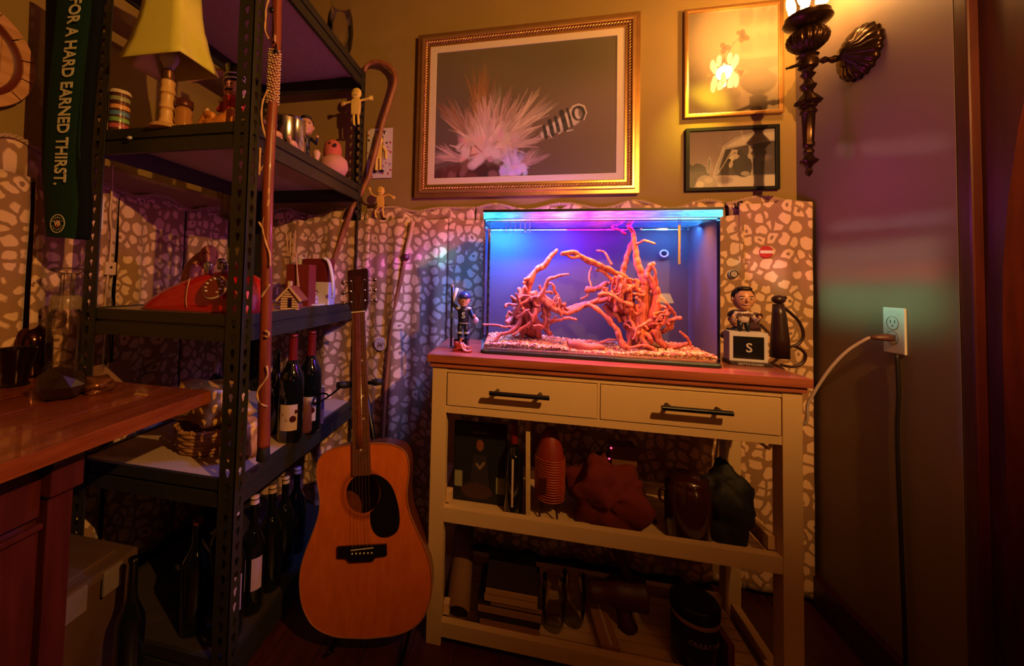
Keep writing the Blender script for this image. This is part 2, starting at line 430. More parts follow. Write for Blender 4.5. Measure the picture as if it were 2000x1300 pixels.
back_panel(-.305, .760, .250, 4.4, 'wide leopard print cloth panel hanging behind the fish tank', .8, Y=W-.092)
back_panel(.745, .965, .300, 6.1, 'leopard print cloth panel at the far right, beside the right wall', .9, Y=W-.100)
def left_panel(y0, y1, ztop, seed, label, amp=1, X=LX+.072):
    n = max(14, int((y1-y0)*110))
    def f(u, v):
        y = y0+(y1-y0)*u; z = ztop+(-1.03-ztop)*v
        x = X+.004+fold(y+.03*v*math.cos(seed), seed, amp*(.35+.65*min(1, v*3)))+.006*abs(noise.noise(V((y*9, z*5, seed))))
        return V((max(x, LX+.056), y, z+.006*math.sin(y*28+seed)*(1-v))), (y*1.05+seed*.53, z)
    return cloth('curtain_panel', f, n, 44, label=label, cat='curtain')
left_panel(.30, .822, .262, .7, 'leopard print cloth panel at the far left edge under the barrel head', 1, LX+.072)
left_panel(.826, 1.064, .258, 2.2, 'leopard print cloth panel behind the long green sleeve', 1.1, LX+.080)
left_panel(1.066, 1.333, .256, 3.9, 'leopard print cloth panel behind the hanging white cord and switch', 1.2, LX+.074)
left_panel(1.335, 1.555, .256, 5.2, 'leopard print cloth panel in the left corner behind the red telephone', 1.0, LX+.082)
# bunched cloth lying on the ledge, with a twisted rope edge
def bunch(axis, a0, a1, seed, label, hts, rope=True):
    n = int((a1-a0)*90)
    P = []
    def top(s): # ledge-top height of the bunched cloth
        return hts[0]+(hts[1]-hts[0])*(.5+.5*noise.noise(V((s*7, seed, 1))))+.012*math.sin(s*23+seed)
    def f(u, v):
        s = a0+(a1-a0)*u; h = top(s); a = math.pi*v
        cr = .012*noise.noise(V((s*24, v*5, seed)))+.006*math.sin(s*60+v*6)
        d = .031+.027*math.cos(a)+cr*.5; z = .249+(h-.249)*math.sin(a)**.8+cr*math.sin(a)
        d = max(.004, d); z = max(.248, z)
        return (V((s, W-.006-d*1.0, z)) if axis == 'x' else V((LX+.006+d*.75, s, z))), (s, v*.12+seed)
    o = cloth('bunched_cloth', f, n, 10, thick=.003, label=label, cat='cloth')
    if rope:
        b = B(); pts = [[], []]
        for i in range(n*2+1):
            s = a0+(a1-a0)*i/(n*2); h = top(s)+.002
            for k in range(2):
                a = s*260+k*math.pi; d = .045+.004*math.cos(a)
                pts[k].append((s, W-d, h+.004*math.sin(a)) if axis == 'x' else (LX+d, s, h+.004*math.sin(a)))
        for k in range(2): b.tube(pts[k], .0045, 6)
        b.done('rope_edge', mat('cotton_rope', (.42, .27, .16), .9, bump=.5, scale=200), o, smooth=True)
    return o
bunch('x', -1.18, -.69, 1.7, 'dark bunched cloth on the ledge behind the shelving', (.27, .31))
bunch('x', -.685, -.20, 3.1, 'bunched leopard cloth with frayed rope edge on ledge left of the tank', (.275, .325))
bunch('x', -.195, .72, 4.7, 'long bunched leopard cloth on the ledge behind the tank lid', (.29, .315))
bunch('x', .73, .955, 6.7, 'bunched leopard cloth at the right end of the ledge', (.30, .33))
bunch('y', .3, .93, 8.2, 'thick shaggy bunched cloth at upper left below the barrel head', (.31, .36))
bunch('y', .95, 1.55, 9.9, 'bunched cloth and rope on left ledge behind the shelving', (.265, .30))
# ================================================================ METAL SHELVING
m_steel = mat('black_olive_steel', (.034, .031, .021), .42, .25, var=.25, scale=60, bump=.1)
m_board = mat('particle_board', (.46, .33, .22), .85, var=.25, scale=160, bump=.4)
SX0, SX1, SY0, SY1 = -1.215, -.70, .88, 1.605
unit = thing('metal_shelving', 'black steel boltless shelving unit with keyhole posts and five chipboard shelves', 'shelving', ((SX0+SX1)/2, (SY0+SY1)/2, FLOOR))
def keyhole_plate(b, o, u, w, z0, z1, pitch=.0375):
    """perforated flange: o corner at z=0, u unit dir across, width w"""
    o, u = V(o), V(u); n = u.cross(V((0, 0, 1)))*.0018
    kh = []
    for i in range(9):
        a = math.radians(-50+i*280/8); kh.append((.0072*math.cos(a), .0072*math.sin(a)))
    kh += [(-.0035, -.013), (0, -.0155), (.0035, -.013)]
    hz = pitch/2; nn = len(kh); oc = []
    for x, y in kh:   # matching outline of the cell
        a = math.atan2(y+.003, x); c, s_ = math.cos(a), math.sin(a)
        k = min((w/2)/abs(c) if abs(c) > 1e-6 else 9, hz/abs(s_) if abs(s_) > 1e-6 else 9); oc.append((c*k, s_*k))
    N_ = int((z1-z0)/pitch)
    for side in (0, 1):
        for i in range(N_):
            zc = z0+(i+.5)*pitch
            A = [b.b.verts.new(o+u*(w/2+x)+V((0, 0, zc+y))+n*side) for x, y in kh]
            C = [b.b.verts.new(o+u*(w/2+x)+V((0, 0, zc+y))+n*side) for x, y in oc]
            for k in range(nn): b.b.faces.new((A[k], A[(k+1) % nn], C[(k+1) % nn], C[k]))
            # square the corners
            for sx in (-1, 1):
                for sy in (-1, 1):
                    q = [c for c in range(nn) if oc[c][0]*sx > 0 and oc[c][1]*sy > 0]
                    ex = [c for c in q if abs(abs(oc[c][0])-w/2) < 1e-6]; ey = [c for c in q if abs(abs(oc[c][1])-hz) < 1e-6]
                    if ex and ey:
                        e1 = max(ex, key=lambda c: abs(oc[c][1])); e2 = max(ey, key=lambda c: abs(oc[c][0]))
                        cv = b.b.verts.new(o+u*(w/2+sx*w/2)+V((0, 0, zc+sy*hz))+n*side)
                        b.b.faces.new((C[e1], cv, C[e2]))
    for x in (0, w):
        p = o+u*x; b.tube([p+V((0, 0, z0)), p+V((0, 0, z0+N_*pitch))], .0014, 4)
TOPZ = .925
for nm, (x, y, sx, sy) in {'fl': (SX0, SY0, 1, 1), 'fr': (SX1, SY0, -1, 1), 'br': (SX1, SY1, -1, -1), 'bl': (SX0, SY1, 1, -1)}.items():
    b = B(); keyhole_plate(b, (x, y, 0), (sx, 0, 0), .044, FLOOR+.01, TOPZ); keyhole_plate(b, (x, y, 0), (0, sy, 0), .036, FLOOR+.01, TOPZ)
    p = b.done('post', m_steel, unit)
    B().box((min(x, x+sx*.046)-.001, min(y, y+sy*.038)-.001, FLOOR), (max(x, x+sx*.046)+.001, max(y, y+sy*.038)+.001, FLOOR+.018)).done('foot_cap', mat('black_plastic', (.01, .01, .01), .4), p)
LEV = [.905, .403, -.104, -.522, -.965]
def beam_profile(b, lo, hi, axis, out, z):
    # upper strip, recessed groove, lower flange
    for dz0, dz1, t in ((-.028, 0, .010), (-.037, -.028, .004), (-.070, -.037, .011)):
        if axis == 'y': x0 = lo[0]; b.box((min(x0, x0+out*t), lo[1], z+dz0), (max(x0, x0+out*t), hi[1], z+dz1))
        else: y0 = lo[1]; b.box((lo[0], min(y0, y0+out*t), z+dz0), (hi[0], max(y0, y0+out*t), z+dz1))
for z in LEV:
    for x, o_ in ((SX1-.012, 1), (SX0+.012, -1)):
        b = B(); beam_profile(b, (x, SY0+.012), (x, SY1-.012), 'y', o_, z); b.done('beam', m_steel, unit)
    for y, o_ in ((SY0+.013, -1), (SY1-.013, 1)):
        b = B(); beam_profile(b, (SX0+.012, y), (SX1-.012, y), 'x', o_, z); b.done('beam', m_steel, unit)
    B().box((SX0+.013, SY0+.014, z-.016), (SX1-.013, SY1-.014, z-.004)).done('shelf_board', m_board if z > -.9 else mat('shaded_board', (.03, .02, .015), .9), unit)  # lowest board darkened: its deep shade is put into the colour
SH = [z-.004 for z in LEV]

# ================================================================ CONSOLE TABLE
TX0, TX1, TY0, TY1, TT = -.272, .695, 1.135, 1.49, -.220
m_cream = mat('cream_paint', (.62, .42, .22), .5, var=.05, scale=25, bump=.05)
m_top = wood_mat('reddish_tabletop', (.25, .06, .035), (.44, .13, .075), .3, axis='X', coat=.3, scale=5)
m_black = mat('black_metal', (.006, .005, .005), .35, .4)
tb = thing('console_table', 'cream painted console table with wooden top, two drawers and two open shelves', 'table', ((TX0+TX1)/2, (TY0+TY1)/2, FLOOR))
# top in planks with a stepped moulding
for i in range(4):
    y0 = TY0+i*(TY1-TY0)/4; B().box((TX0, y0+.0006, TT-.022), (TX1, y0+(TY1-TY0)/4-.0006, TT)).done('plank', m_top, tb, bevel=.0012)
B().box((TX0+.008, TY0+.008, TT-.037), (TX1-.008, TY1-.004, TT-.0222)).done('top_moulding', m_top, tb, bevel=.003)
LW = .043
lx0, lx1 = -.258, .680; ly0, ly1 = 1.15, 1.475
for x in (lx0, lx1-LW):
    for y in (ly0, ly1-LW): B().box((x, y, FLOOR), (x+LW, y+LW, TT-.0372)).done('leg', m_cream, tb, bevel=.002)
b = B()
ix0, ix1 = lx0+LW, lx1-LW
m_gap = m_cream
b.box((ix0, ly0+.002, -.272), (ix1, ly0+.02, TT-.0372))
b.box((ix0, ly0+.002, -.390), (ix1, ly0+.02, -.369))
b.box((.2035, ly0+.002, -.369), (.2105, ly0+.012, -.272))
b.done('drawer_rail', m_cream, tb, bevel=.001)
b = B().box((ix0, ly1-.02, -.39), (ix1, ly1-.005, TT-.0372)); b.done('back_apron', m_cream, tb)
for x in (lx0+.012, lx1-.030): B().box((x, ly0+LW, -.39), (x+.018, ly1-LW, TT-.0372)).done('side_apron', m_cream, tb)
for x0, x1, hx0, hx1 in ((ix0+.003, .2025, -.087, .075), (.2115, ix1-.003, .352, .513)):
    d = B().box((x0, ly0-.001, -.3665), (x1, ly0+.30, -.2745)).done('drawer', m_cream, tb, bevel=.0015)
    h = B(); h.tube([(hx0, ly0-.034, -.313), (hx1, ly0-.034, -.313)], .0062, 12)
    for hx in (hx0+.022, hx1-.022): h.cyl((hx, ly0-.034, -.313), (hx, ly0-.001, -.313), .0055, n=10)
    h.done('handle', m_black, d, smooth=True, auto=True)
for zt in (-.662, -.986):
    B().box((ix0, ly0+.002, zt-.042), (ix1, ly0+.024, zt)).done('front_rail', m_cream, tb, bevel=.0015)
    B().box((ix0, ly1-.024, zt-.042), (ix1, ly1-.002, zt)).done('back_rail', m_cream, tb, bevel=.0015)
    for x in (lx0+.006, lx1-.028): B().box((x, ly0+LW, zt-.042), (x+.022, ly1-LW, zt)).done('side_rail', m_cream, tb, bevel=.0015)
    n = 7
    for i in range(n):
        y0 = ly0+.026+i*(ly1-ly0-.052)/n
        B().box((ix0, y0, zt-.040), (ix1, y0+(ly1-ly0-.052)/n-.004, zt-.030)).done('slat', m_cream, tb)
S1, S2 = -.6918, -1.0158
# small corner blocks seen inside the openings
for zt in (-.662, -.986):
    for x in (ix0+.001, ix1-.019): B().box((x, ly0+.026, zt+.001), (x+.018, ly0+.05, zt+.035)).done('corner_block', m_cream, tb, bevel=.002)

# ================================================================ FISH TANK
KX0, KX1, KY0, KY1, KZ0, KZ1 = -.122, .530, 1.200, 1.425, TT+.0065, .190
m_glass = glass_mat('tank_glass', (.96, .98, .985), 1.0)
m_edge = mat('glass_edge', (.25, .45, .42), .1, coat=1, var=.05)
m_mat = mat('foam_mat', (.006, .006, .012), .7)
tank = thing('fish_tank', 'rimless glass fish tank lit blue and magenta on the console table', 'fish tank', ((KX0+KX1)/2, (KY0+KY1)/2, TT))
def rrect(x0, y0, x1, y1, r, n=6, back=True):
    P = []
    for cx, cy, a0 in ((x1-r, y0+r, -90), (x1-.004, y1-.004, 0), (x0+.004, y1-.004, 90), (x0+r, y0+r, 180)):
        rr = r if cy == y0+r else .004
        for i in range(n+1):
            a = math.radians(a0+90*i/n); P.append((cx+rr*math.cos(a), cy+rr*math.sin(a)))
    return P
out = rrect(KX0, KY0, KX1, KY1, .022); inn = rrect(KX0+.005, KY0+.005, KX1-.005, KY1-.005, .018)
B().prism(rrect(KX0-.002, KY0-.002, KX1+.002, KY1+.002, .024), (0, 0, TT+.0003), (1, 0, 0), (0, 1, 0), (0, 0, .006)).done('foam_mat', m_mat, tank)
b = B()   # bent front and side panes as one shell of outer skin
def shell(b, P, z0, z1):
    a = [b.b.verts.new((x, y, z0)) for x, y in P]; c = [b.b.verts.new((x, y, z1)) for x, y in P]; n = len(P)
    for i in range(n): b.b.faces.new((a[i], a[(i+1) % n], c[(i+1) % n], c[i]))
shell(b, out, KZ0, KZ1); b.done('glass_walls', m_glass, tank, smooth=True, auto=True)
b = B().prism(out, (0, 0, KZ0), (1, 0, 0), (0, 1, 0), (0, 0, .004)); b.done('base_pane', m_edge, tank)
b = B(); shell(b, out, KZ1-.002, KZ1); shell(b, inn, KZ1-.002, KZ1)
n_ = len(out)
for i in range(n_):
    j = (i+1) % n_; b.b.faces.new([b.b.verts.new((x, y, KZ1)) for x, y in (out[i], out[j], inn[j], inn[i])])
b.done('glass_rim', m_edge, tank)
# frosted film on the back pane
m_film = mat('frosted_back_film', (.040, .046, .085), .6, var=.05, scale=3)
B().box((KX0+.006, KY1-.010, KZ0+.004), (KX1-.006, KY1-.007, KZ1-.001)).done('back_film', m_film, tank)
m_filmr = glass_mat('frosted_side_film', (.45, .48, .56), .3, .3, .62, (.10, .11, .16))
B().box((KX1-.0062, KY0+.024, KZ0+.004), (KX1-.0052, KY1-.011, KZ1-.004)).done('side_film', m_filmr, tank)
# water surface
WZ = KZ1-.006
m_water = glass_mat('water', (.86, .9, 1), .7, .03)
def mirror_water():
    # seen from below the surface mirrors the tank, as water does past its critical angle
    m = bpy.data.materials.new('water_mirror'); m.use_nodes = True; N = m.node_tree.nodes; L = m.node_tree.links; N.remove(N['Principled BSDF'])
    t = N.new('ShaderNodeBsdfTransparent'); g = N.new('ShaderNodeBsdfGlossy'); g.inputs['Roughness'].default_value = .06; g.inputs['Color'].default_value = (.8, .85, 1, 1)
    x = N.new('ShaderNodeMixShader'); x.inputs[0].default_value = .90; L.new(t.outputs[0], x.inputs[1]); L.new(g.outputs[0], x.inputs[2]); L.new(x.outputs[0], N['Material Output'].inputs[0]); return m
m_water = mirror_water()
b = B(); wp = rrect(KX0+.006, KY0+.006, KX1-.006, KY1-.011, .017)
b.b.faces.new([b.b.verts.new((x, y, WZ)) for x, y in wp]); shell(b, wp, WZ-.003, WZ); b.done('water_surface', m_water, tank)
# lamp lying across the rim: dark housing, lens strips that shine in their own colours
lamp = thing('aquarium_lamp', 'slim multicolour aquarium lamp lying along the top of the fish tank', 'lamp', ((KX0+KX1)/2, (KY0+KY1)/2, KZ1))
B().box((KX0-.001, KY0-.001, KZ1+.0195), (KX1+.001, KY1+.001, KZ1+.027)).done('housing', mat('lamp_housing', (.02, .02, .03), .35, .5), lamp, bevel=.001)
Wd = KX1-KX0
def lens_mat():
    m = bpy.data.materials.new('lamp_lens'); m.use_nodes = True; N = m.node_tree.nodes; L = m.node_tree.links; bs = N['Principled BSDF']
    tc = N.new('ShaderNodeTexCoord'); mp = N.new('ShaderNodeMapping'); mp.inputs['Location'].default_value = (.5, 0, 0); mp.inputs['Scale'].default_value = (1/Wd, 1, 1)
    L.new(tc.outputs['Object'], mp.inputs[0]); sp = N.new('ShaderNodeSeparateXYZ'); L.new(mp.outputs[0], sp.inputs[0])
    cr = N.new('ShaderNodeValToRGB'); e = cr.color_ramp.elements; pts = [(0, (.05, .55, 1)), (.08, (.04, .40, 1)), (.17, (.10, .20, 1)), (.27, (.55, .10, .9)), (.36, (.75, .25, .85)), (.47, (.55, .06, .85)), (.55, (1, .15, .55)), (.66, (.30, .08, 1)), (.78, (.08, .18, 1)), (.9, (.05, .40, 1)), (1, (.08, .62, 1))]
    e[0].position, e[0].color = pts[0][0], (*pts[0][1], 1); e[1].position, e[1].color = 1, (*pts[-1][1], 1)
    for p_, c_ in pts[1:-1]: q = e.new(p_); q.color = (*c_, 1)
    L.new(sp.outputs['X'], cr.inputs[0])
    nz = N.new('ShaderNodeTexNoise'); nz.inputs['Scale'].default_value = 1; nz.inputs['Detail'].default_value = 3; m2 = N.new('ShaderNodeMapping'); m2.inputs['Scale'].default_value = (30, 30, 170); L.new(tc.outputs['Object'], m2.inputs[0]); L.new(m2.outputs[0], nz.inputs['Vector'])
    r2 = N.new('ShaderNodeValToRGB'); r2.color_ramp.elements[0].position = .38; r2.color_ramp.elements[1].position = .66; r2.color_ramp.elements[0].color = (.5, .5, .5, 1); r2.color_ramp.elements[1].color = (1, 1, 1, 1); L.new(nz.outputs['Fac'], r2.inputs[0])
    ab = N.new('ShaderNodeMath'); ab.operation = 'MULTIPLY_ADD'; ab.inputs[1].default_value = 4.0; ab.inputs[2].default_value = -.6; L.new(r2.outputs[0], ab.inputs[0])
    L.new(cr.outputs[0], bs.inputs['Emission Color']); L.new(ab.outputs[0], bs.inputs['Emission Strength']); L.new(cr.outputs[0], bs.inputs['Base Color']); bs.inputs['Roughness'].default_value = .2
    return m
B().box((KX0+.001, KY0+.0005, KZ1+.0008), (KX1-.001, KY1-.001, KZ1+.0190)).done('lens', lens_mat(), lamp, bevel=.0015)

# gravel: sloping bed and loose pebbles
def gz(x, y):
    u = (x-KX0)/Wd; d = (y-KY0)/(KY1-KY0)
    return KZ0+.018+.006*math.sin(u*9)+.012*d*(1-u*.6)+.004*noise.noise(V((x*14, y*14, 0)))
m_grav = mat('orange_gravel', (.28, .13, .05), .55, var=.5, scale=90)
b = B()
def f(u, v):
    x = KX0+.007+(Wd-.014)*u; y = KY0+.007+(KY1-KY0-.02)*v
    return V((x, y, gz(x, y)-.003))
b.grid(f, 60, 26)
b.prism([(KX0+.02, KY0+.0065), (KX1-.02, KY0+.0065), (KX1-.0065, KY0+.02), (KX1-.0065, KY1-.012), (KX0+.0065, KY1-.012), (KX0+.0065, KY0+.02)], (0, 0, KZ0+.0045), (1, 0, 0), (0, 1, 0), (0, 0, .008))
b.done('gravel_bed', m_grav, tank, smooth=True, kind='stuff')
vs, fs = [], []
bm0 = bmesh.new(); bmesh.ops.create_icosphere(bm0, subdivisions=1, radius=1); tv = [v.co.copy() for v in bm0.verts]; tf = [[v.index for v in f_.verts] for f_ in bm0.faces]; bm0.free()
for i in range(4600):
    if i < 1500: y = KY0+.0095+random.random()*.012
    else: y = KY0+.010+(KY1-KY0-.025)*random.random()**1.2
    x = KX0+.012+(Wd-.024)*random.random()
    z = gz(x, y)-.001
    if i < 1500: z = KZ0+.008+(gz(x, y)-KZ0-.006)*random.random()
    r = .0032+.0032*random.random()
    if y-r < KY0+.0065: y = KY0+.0065+r
    R = Matrix.Rotation(random.random()*6, 3, V((random.random(), random.random(), random.random()+.1)).normalized()); k0 = len(vs)
    sx, sy, sz = r*1.2, r, r*.75
    for q in tv: p = R @ V((q.x*sx, q.y*sy, q.z*sz)); vs.append((x+p.x, y+p.y, z+p.z))
    fs += [[k0+t for t in f_] for f_ in tf]
me = bpy.data.meshes.new('gravel'); me.from_pydata(vs, [], fs)
ca = me.color_attributes.new('print', 'FLOAT_COLOR', 'POINT'); cols = []
pal = [(.62, .34, .08), (.50, .15, .05), (.70, .46, .12), (.30, .07, .03), (.45, .22, .08), (.75, .55, .20)]
for i in range(4600):
    c = random.choice(pal); k = .60+.45*random.random(); cols += [c[0]*k, c[1]*k, c[2]*k, 1]*12
ca.data.foreach_set('color', cols)
mesh_obj('gravel', me, attr_mat('pebble_print', .45), tank)['kind'] = 'stuff'
# suction ring, thermometer, inlet comb
q = PY(1297, 495, KY1-.02)
b = B(); b.tube([q+V((.0115*math.cos(a), 0, .0105*math.sin(a))) for a in [i*math.pi/8 for i in range(16)]], .0028, 8, closed=True)
b.done('suction_ring', mat('clear_plastic', (.55, .55, .8), .2), tank, smooth=True)
b = B(); t0 = PY(1327, 424, KY0+.03); t1 = PY(1327, 517, KY0+.03); b.cyl(t0, t1, .0042, .0042, 12)
th = b.done('thermometer', glass_mat('thermo_glass', (.8, .8, .9), .7), tank, smooth=True)
B().cyl(t0+V((0, 0, -.022)), t1+V((0, 0, .002)), .0028, .0028, 10).done('yellow_strip', mat('yellow_strip', (.95, .75, .12), .4, emit=(1, .7, .1), es=.25), th, smooth=True)  # strip is given a faint glow of its own, though no lamp
b = B()
for i in range(6):
    q = PY(988+i*9.4, 432, KY0+.012); r_ = PY(988+i*9.4, 453, KY0+.012); b.cyl(q, r_, .0011, .0011, 6); b.ell(r_, .0022, u=8, v=6)
b.done('overflow_comb', mat('comb_plastic', (.6, .7, .85), .25), tank, smooth=True)
# ================================================================ DRIFTWOOD, LOG
m_drift = wood_mat('driftwood', (.20, .025, .010), (.62, .17, .06), .6, axis='Z', bump=.6, scale=14)
def K(cx, cy, Y): return PY(920+cx/3.6115, 380+cy/3.6115, Y)
PXM = 1/3.6115/768
def branch(root, pts, r0, r1, Y0, Y1, seed):
    n = len(pts); P = [K(x, y, Y0+(Y1-Y0)*i/(n-1)) for i, (x, y) in enumerate(pts)]
    P = smooth_path(P, 7); m = len(P); R = []
    for i in range(m):
        t = i/(m-1); nz = noise.noise(V((t*9, seed, 0)))
        R.append(max(.0009, (r0+(r1-r0)*t)*PXM*P[i].y*(1+.38*nz)*(1 if 0 < i < m-1 else .75)))
        P[i] = P[i]+V((noise.noise(V((i*.35, seed, 1))), noise.noise(V((i*.35, seed, 2))), noise.noise(V((i*.35, seed, 3)))))*.0035
        P[i].z = max(P[i].z, gz(P[i].x, P[i].y)-.002)
    B().tube(P, R, 8, squash=.8).done('branch', m_drift, root, smooth=True)
def tangle(root, cx, cy, rx, ry, n, Y, dY, seed, rr=(9, 22)):
    rnd = random.Random(seed); b = B()
    for i in range(n):
        a = rnd.random()*6.28; x, y = cx+rx*math.cos(a)*rnd.random()**.6, cy+ry*math.sin(a)*rnd.random()**.6
        yy = Y+dY*(rnd.random()*2-1); P = []; d = rnd.random()*6.28; dy = (rnd.random()-.5)*.012
        L = rnd.randint(5, 9)
        for k in range(L):
            P.append(K(x, y, yy)); d += (rnd.random()-.5)*1.5
            x += 26*math.cos(d)*.8; y += 26*math.sin(d)*1.2; yy += dy
            ex, ey = (x-cx)/rx, (y-cy)/ry
            if ex*ex+ey*ey > 1.2: d = math.atan2(cy-y, cx-x)
            yy = min(max(yy, KY0+.04), KY1-.028)
        P = smooth_path(P, 4); q0 = rr[0]+(rr[1]-rr[0])*rnd.random()
        R = [max(.001, q0*(1-.6*j/len(P))*(1+.3*noise.noise(V((j*.4, i, seed))))*PXM*p.y) for j, p in enumerate(P)]
        for p in P: p.z = max(p.z, gz(p.x, p.y)-.002)
        b.tube(P, R, 7)
    tag(b.done('root_tangle', m_drift, root, smooth=True), kind='stuff')
def mass(root, blobs, Y, seed):
    b = B()
    for x, y, rx, ry in blobs:
        vs = b.ico(K(x, y, Y), (rx*PXM*Y, rx*PXM*Y*.8, ry*PXM*Y), sub=3)
        for v in vs: v.co += V((1, 1, 1))*0; v.co = v.co+(v.co-K(x, y, Y)).normalized()*.010*noise.noise(v.co*70+V((seed, 0, 0)))
    b.done('root_mass', m_drift, root, smooth=True)
dl = thing('driftwood', 'gnarled driftwood standing on the left side of the fish tank', 'driftwood', K(400, 1000, 1.33), group=None)
Y = 1.32
mass(dl, [(350, 860, 60, 90), (430, 930, 60, 80)], Y, 1)
for a in [
 ([(612, 392), (560, 435), (525, 490), (455, 540), (410, 610), (395, 690), (370, 770), (350, 860), (340, 950)], 14, 44, 1.31, 1.33),
 ([(690, 558), (625, 572), (545, 600), (520, 665), (470, 745), (430, 860), (350, 980)], 8, 24, 1.26, 1.30),
 ([(238, 792), (262, 770), (330, 778), (400, 740), (450, 700)], 10, 15, 1.25, 1.29),
 ([(82, 915), (180, 920), (285, 936), (350, 900)], 7, 14, 1.23, 1.28),
 ([(165, 1042), (205, 992), (290, 962), (340, 900), (360, 800)], 10, 20, 1.23, 1.28),
 ([(290, 992), (350, 950), (430, 890), (460, 800)], 8, 18, 1.24, 1.28),
 ([(575, 635), (600, 700), (640, 780), (700, 808), (790, 770), (880, 742), (930, 700)], 9, 15, 1.30, 1.34),
 ([(430, 690), (540, 765), (600, 815), (680, 832), (760, 800), (840, 765), (900, 740)], 24, 16, 1.29, 1.31),
 ([(480, 640), (520, 720), (590, 770), (650, 810), (720, 790), (800, 765)], 16, 12, 1.33, 1.33),
 ([(535, 640), (570, 625), (600, 690), (640, 790)], 8, 9, 1.34, 1.34),
 ([(750, 884), (690, 868), (620, 882), (560, 888), (500, 850)], 10, 16, 1.27, 1.31),
 ([(500, 760), (530, 850), (525, 930), (560, 990)], 26, 18, 1.31, 1.30),
 ([(600, 860), (570, 890), (540, 930)], 6, 12, 1.27, 1.30),
 ([(250, 905), (290, 880), (340, 860)], 22, 24, 1.27, 1.31),
 ([(375, 630), (385, 600), (415, 590)], 12, 16, 1.30, 1.31),
 ([(330, 740), (370, 715), (440, 720), (520, 690), (580, 690)], 12, 9, 1.27, 1.30),
 ([(440, 690), (410, 760), (440, 860), (470, 960), (480, 1010)], 26, 24, 1.30, 1.31)]:
    branch(dl, *a, seed=a[0][0][0]*.013)
tangle(dl, 390, 840, 120, 150, 34, 1.31, .045, 3)
tangle(dl, 560, 780, 90, 60, 9, 1.31, .03, 5, (7, 14))
dr_ = thing('driftwood', 'tall branching driftwood on the right side of the fish tank', 'driftwood', K(1200, 1050, 1.32))
mass(dr_, [(1180, 900, 75, 120), (1050, 760, 80, 90), (1260, 760, 48, 110)], 1.335, 4)
for a in [
 ([(1098, 150), (1103, 210), (1148, 270), (1150, 330), (1166, 400), (1168, 480), (1205, 560), (1237, 625), (1218, 700), (1215, 790), (1190, 900), (1170, 1000)], 13, 42, 1.33, 1.31),
 ([(915, 190), (960, 182), (1000, 232), (1050, 252), (1095, 278)], 9, 10, 1.37, 1.35),
 ([(1302, 346), (1225, 325), (1160, 352)], 7, 12, 1.28, 1.32),
 ([(1138, 330), (1110, 400), (1090, 480), (1068, 545), (1090, 620)], 13, 26, 1.36, 1.36),
 ([(640, 422), (720, 408), (800, 452), (890, 492), (980, 532), (1080, 585), (1130, 650)], 20, 24, 1.27, 1.34),
 ([(655, 400), (700, 440), (760, 440)], 8, 14, 1.27, 1.28),
 ([(883, 392), (938, 404), (968, 450), (992, 496)], 7, 9, 1.35, 1.34),
 ([(878, 528), (930, 540), (980, 590), (1010, 620), (1080, 640)], 13, 14, 1.31, 1.33),
 ([(850, 508), (833, 580), (842, 640), (826, 700), (778, 735)], 6, 9, 1.37, 1.33),
 ([(1300, 480), (1268, 500), (1240, 560), (1290, 640), (1312, 720), (1290, 830), (1262, 940)], 13, 40, 1.30, 1.31),
 ([(1283, 500), (1302, 580), (1310, 660)], 8, 14, 1.29, 1.30),
 ([(1342, 712), (1380, 770), (1422, 822), (1440, 868), (1390, 930)], 9, 14, 1.27, 1.28),
 ([(1490, 870), (1420, 882), (1350, 912), (1290, 965), (1230, 1000)], 12, 18, 1.26, 1.30),
 ([(1470, 962), (1522, 1010), (1552, 1062)], 7, 11, 1.25, 1.26),
 ([(1300, 950), (1330, 1030), (1400, 1075), (1540, 1050)], 34, 14, 1.29, 1.27),
 ([(1185, 950), (1225, 1050), (1292, 1085)], 34, 12, 1.29, 1.25),
 ([(1098, 1082), (1200, 1064), (1294, 1086)], 10, 12, 1.25, 1.25),
 ([(1080, 850), (1130, 970), (1118, 1070)], 26, 22, 1.31, 1.29),
 ([(815, 765), (900, 815), (980, 890), (1030, 958), (1058, 1040), (1100, 1086)], 15, 22, 1.29, 1.25),
 ([(895, 705), (960, 698), (1040, 742), (1140, 786)], 14, 18, 1.26, 1.28),
 ([(1160, 718), (1192, 760), (1184, 802)], 9, 9, 1.26, 1.26),
 ([(860, 760), (930, 745), (1000, 730), (1080, 690), (1180, 620), (1240, 600)], 18, 20, 1.31, 1.32),
 ([(1310, 900), (1345, 850), (1390, 850)], 9, 8, 1.27, 1.27),
 ([(1310, 800), (1350, 790), (1400, 830)], 14, 9, 1.31, 1.30),
 ([(800, 665), (850, 670), (900, 660), (960, 620)], 22, 16, 1.33, 1.34),
 ([(1215, 880), (1280, 900), (1340, 880), (1420, 930), (1340, 970)], 26, 16, 1.33, 1.33),
 ([(940, 780), (990, 840), (1030, 850), (1060, 900)], 20, 22, 1.32, 1.32)]:
    branch(dr_, *a, seed=a[0][0][0]*.017)
tangle(dr_, 1070, 700, 130, 105, 34, 1.32, .045, 11)
tangle(dr_, 1200, 930, 105, 130, 22, 1.31, .05, 13)
tangle(dr_, 1350, 880, 60, 80, 10, 1.30, .03, 17, (6, 12))
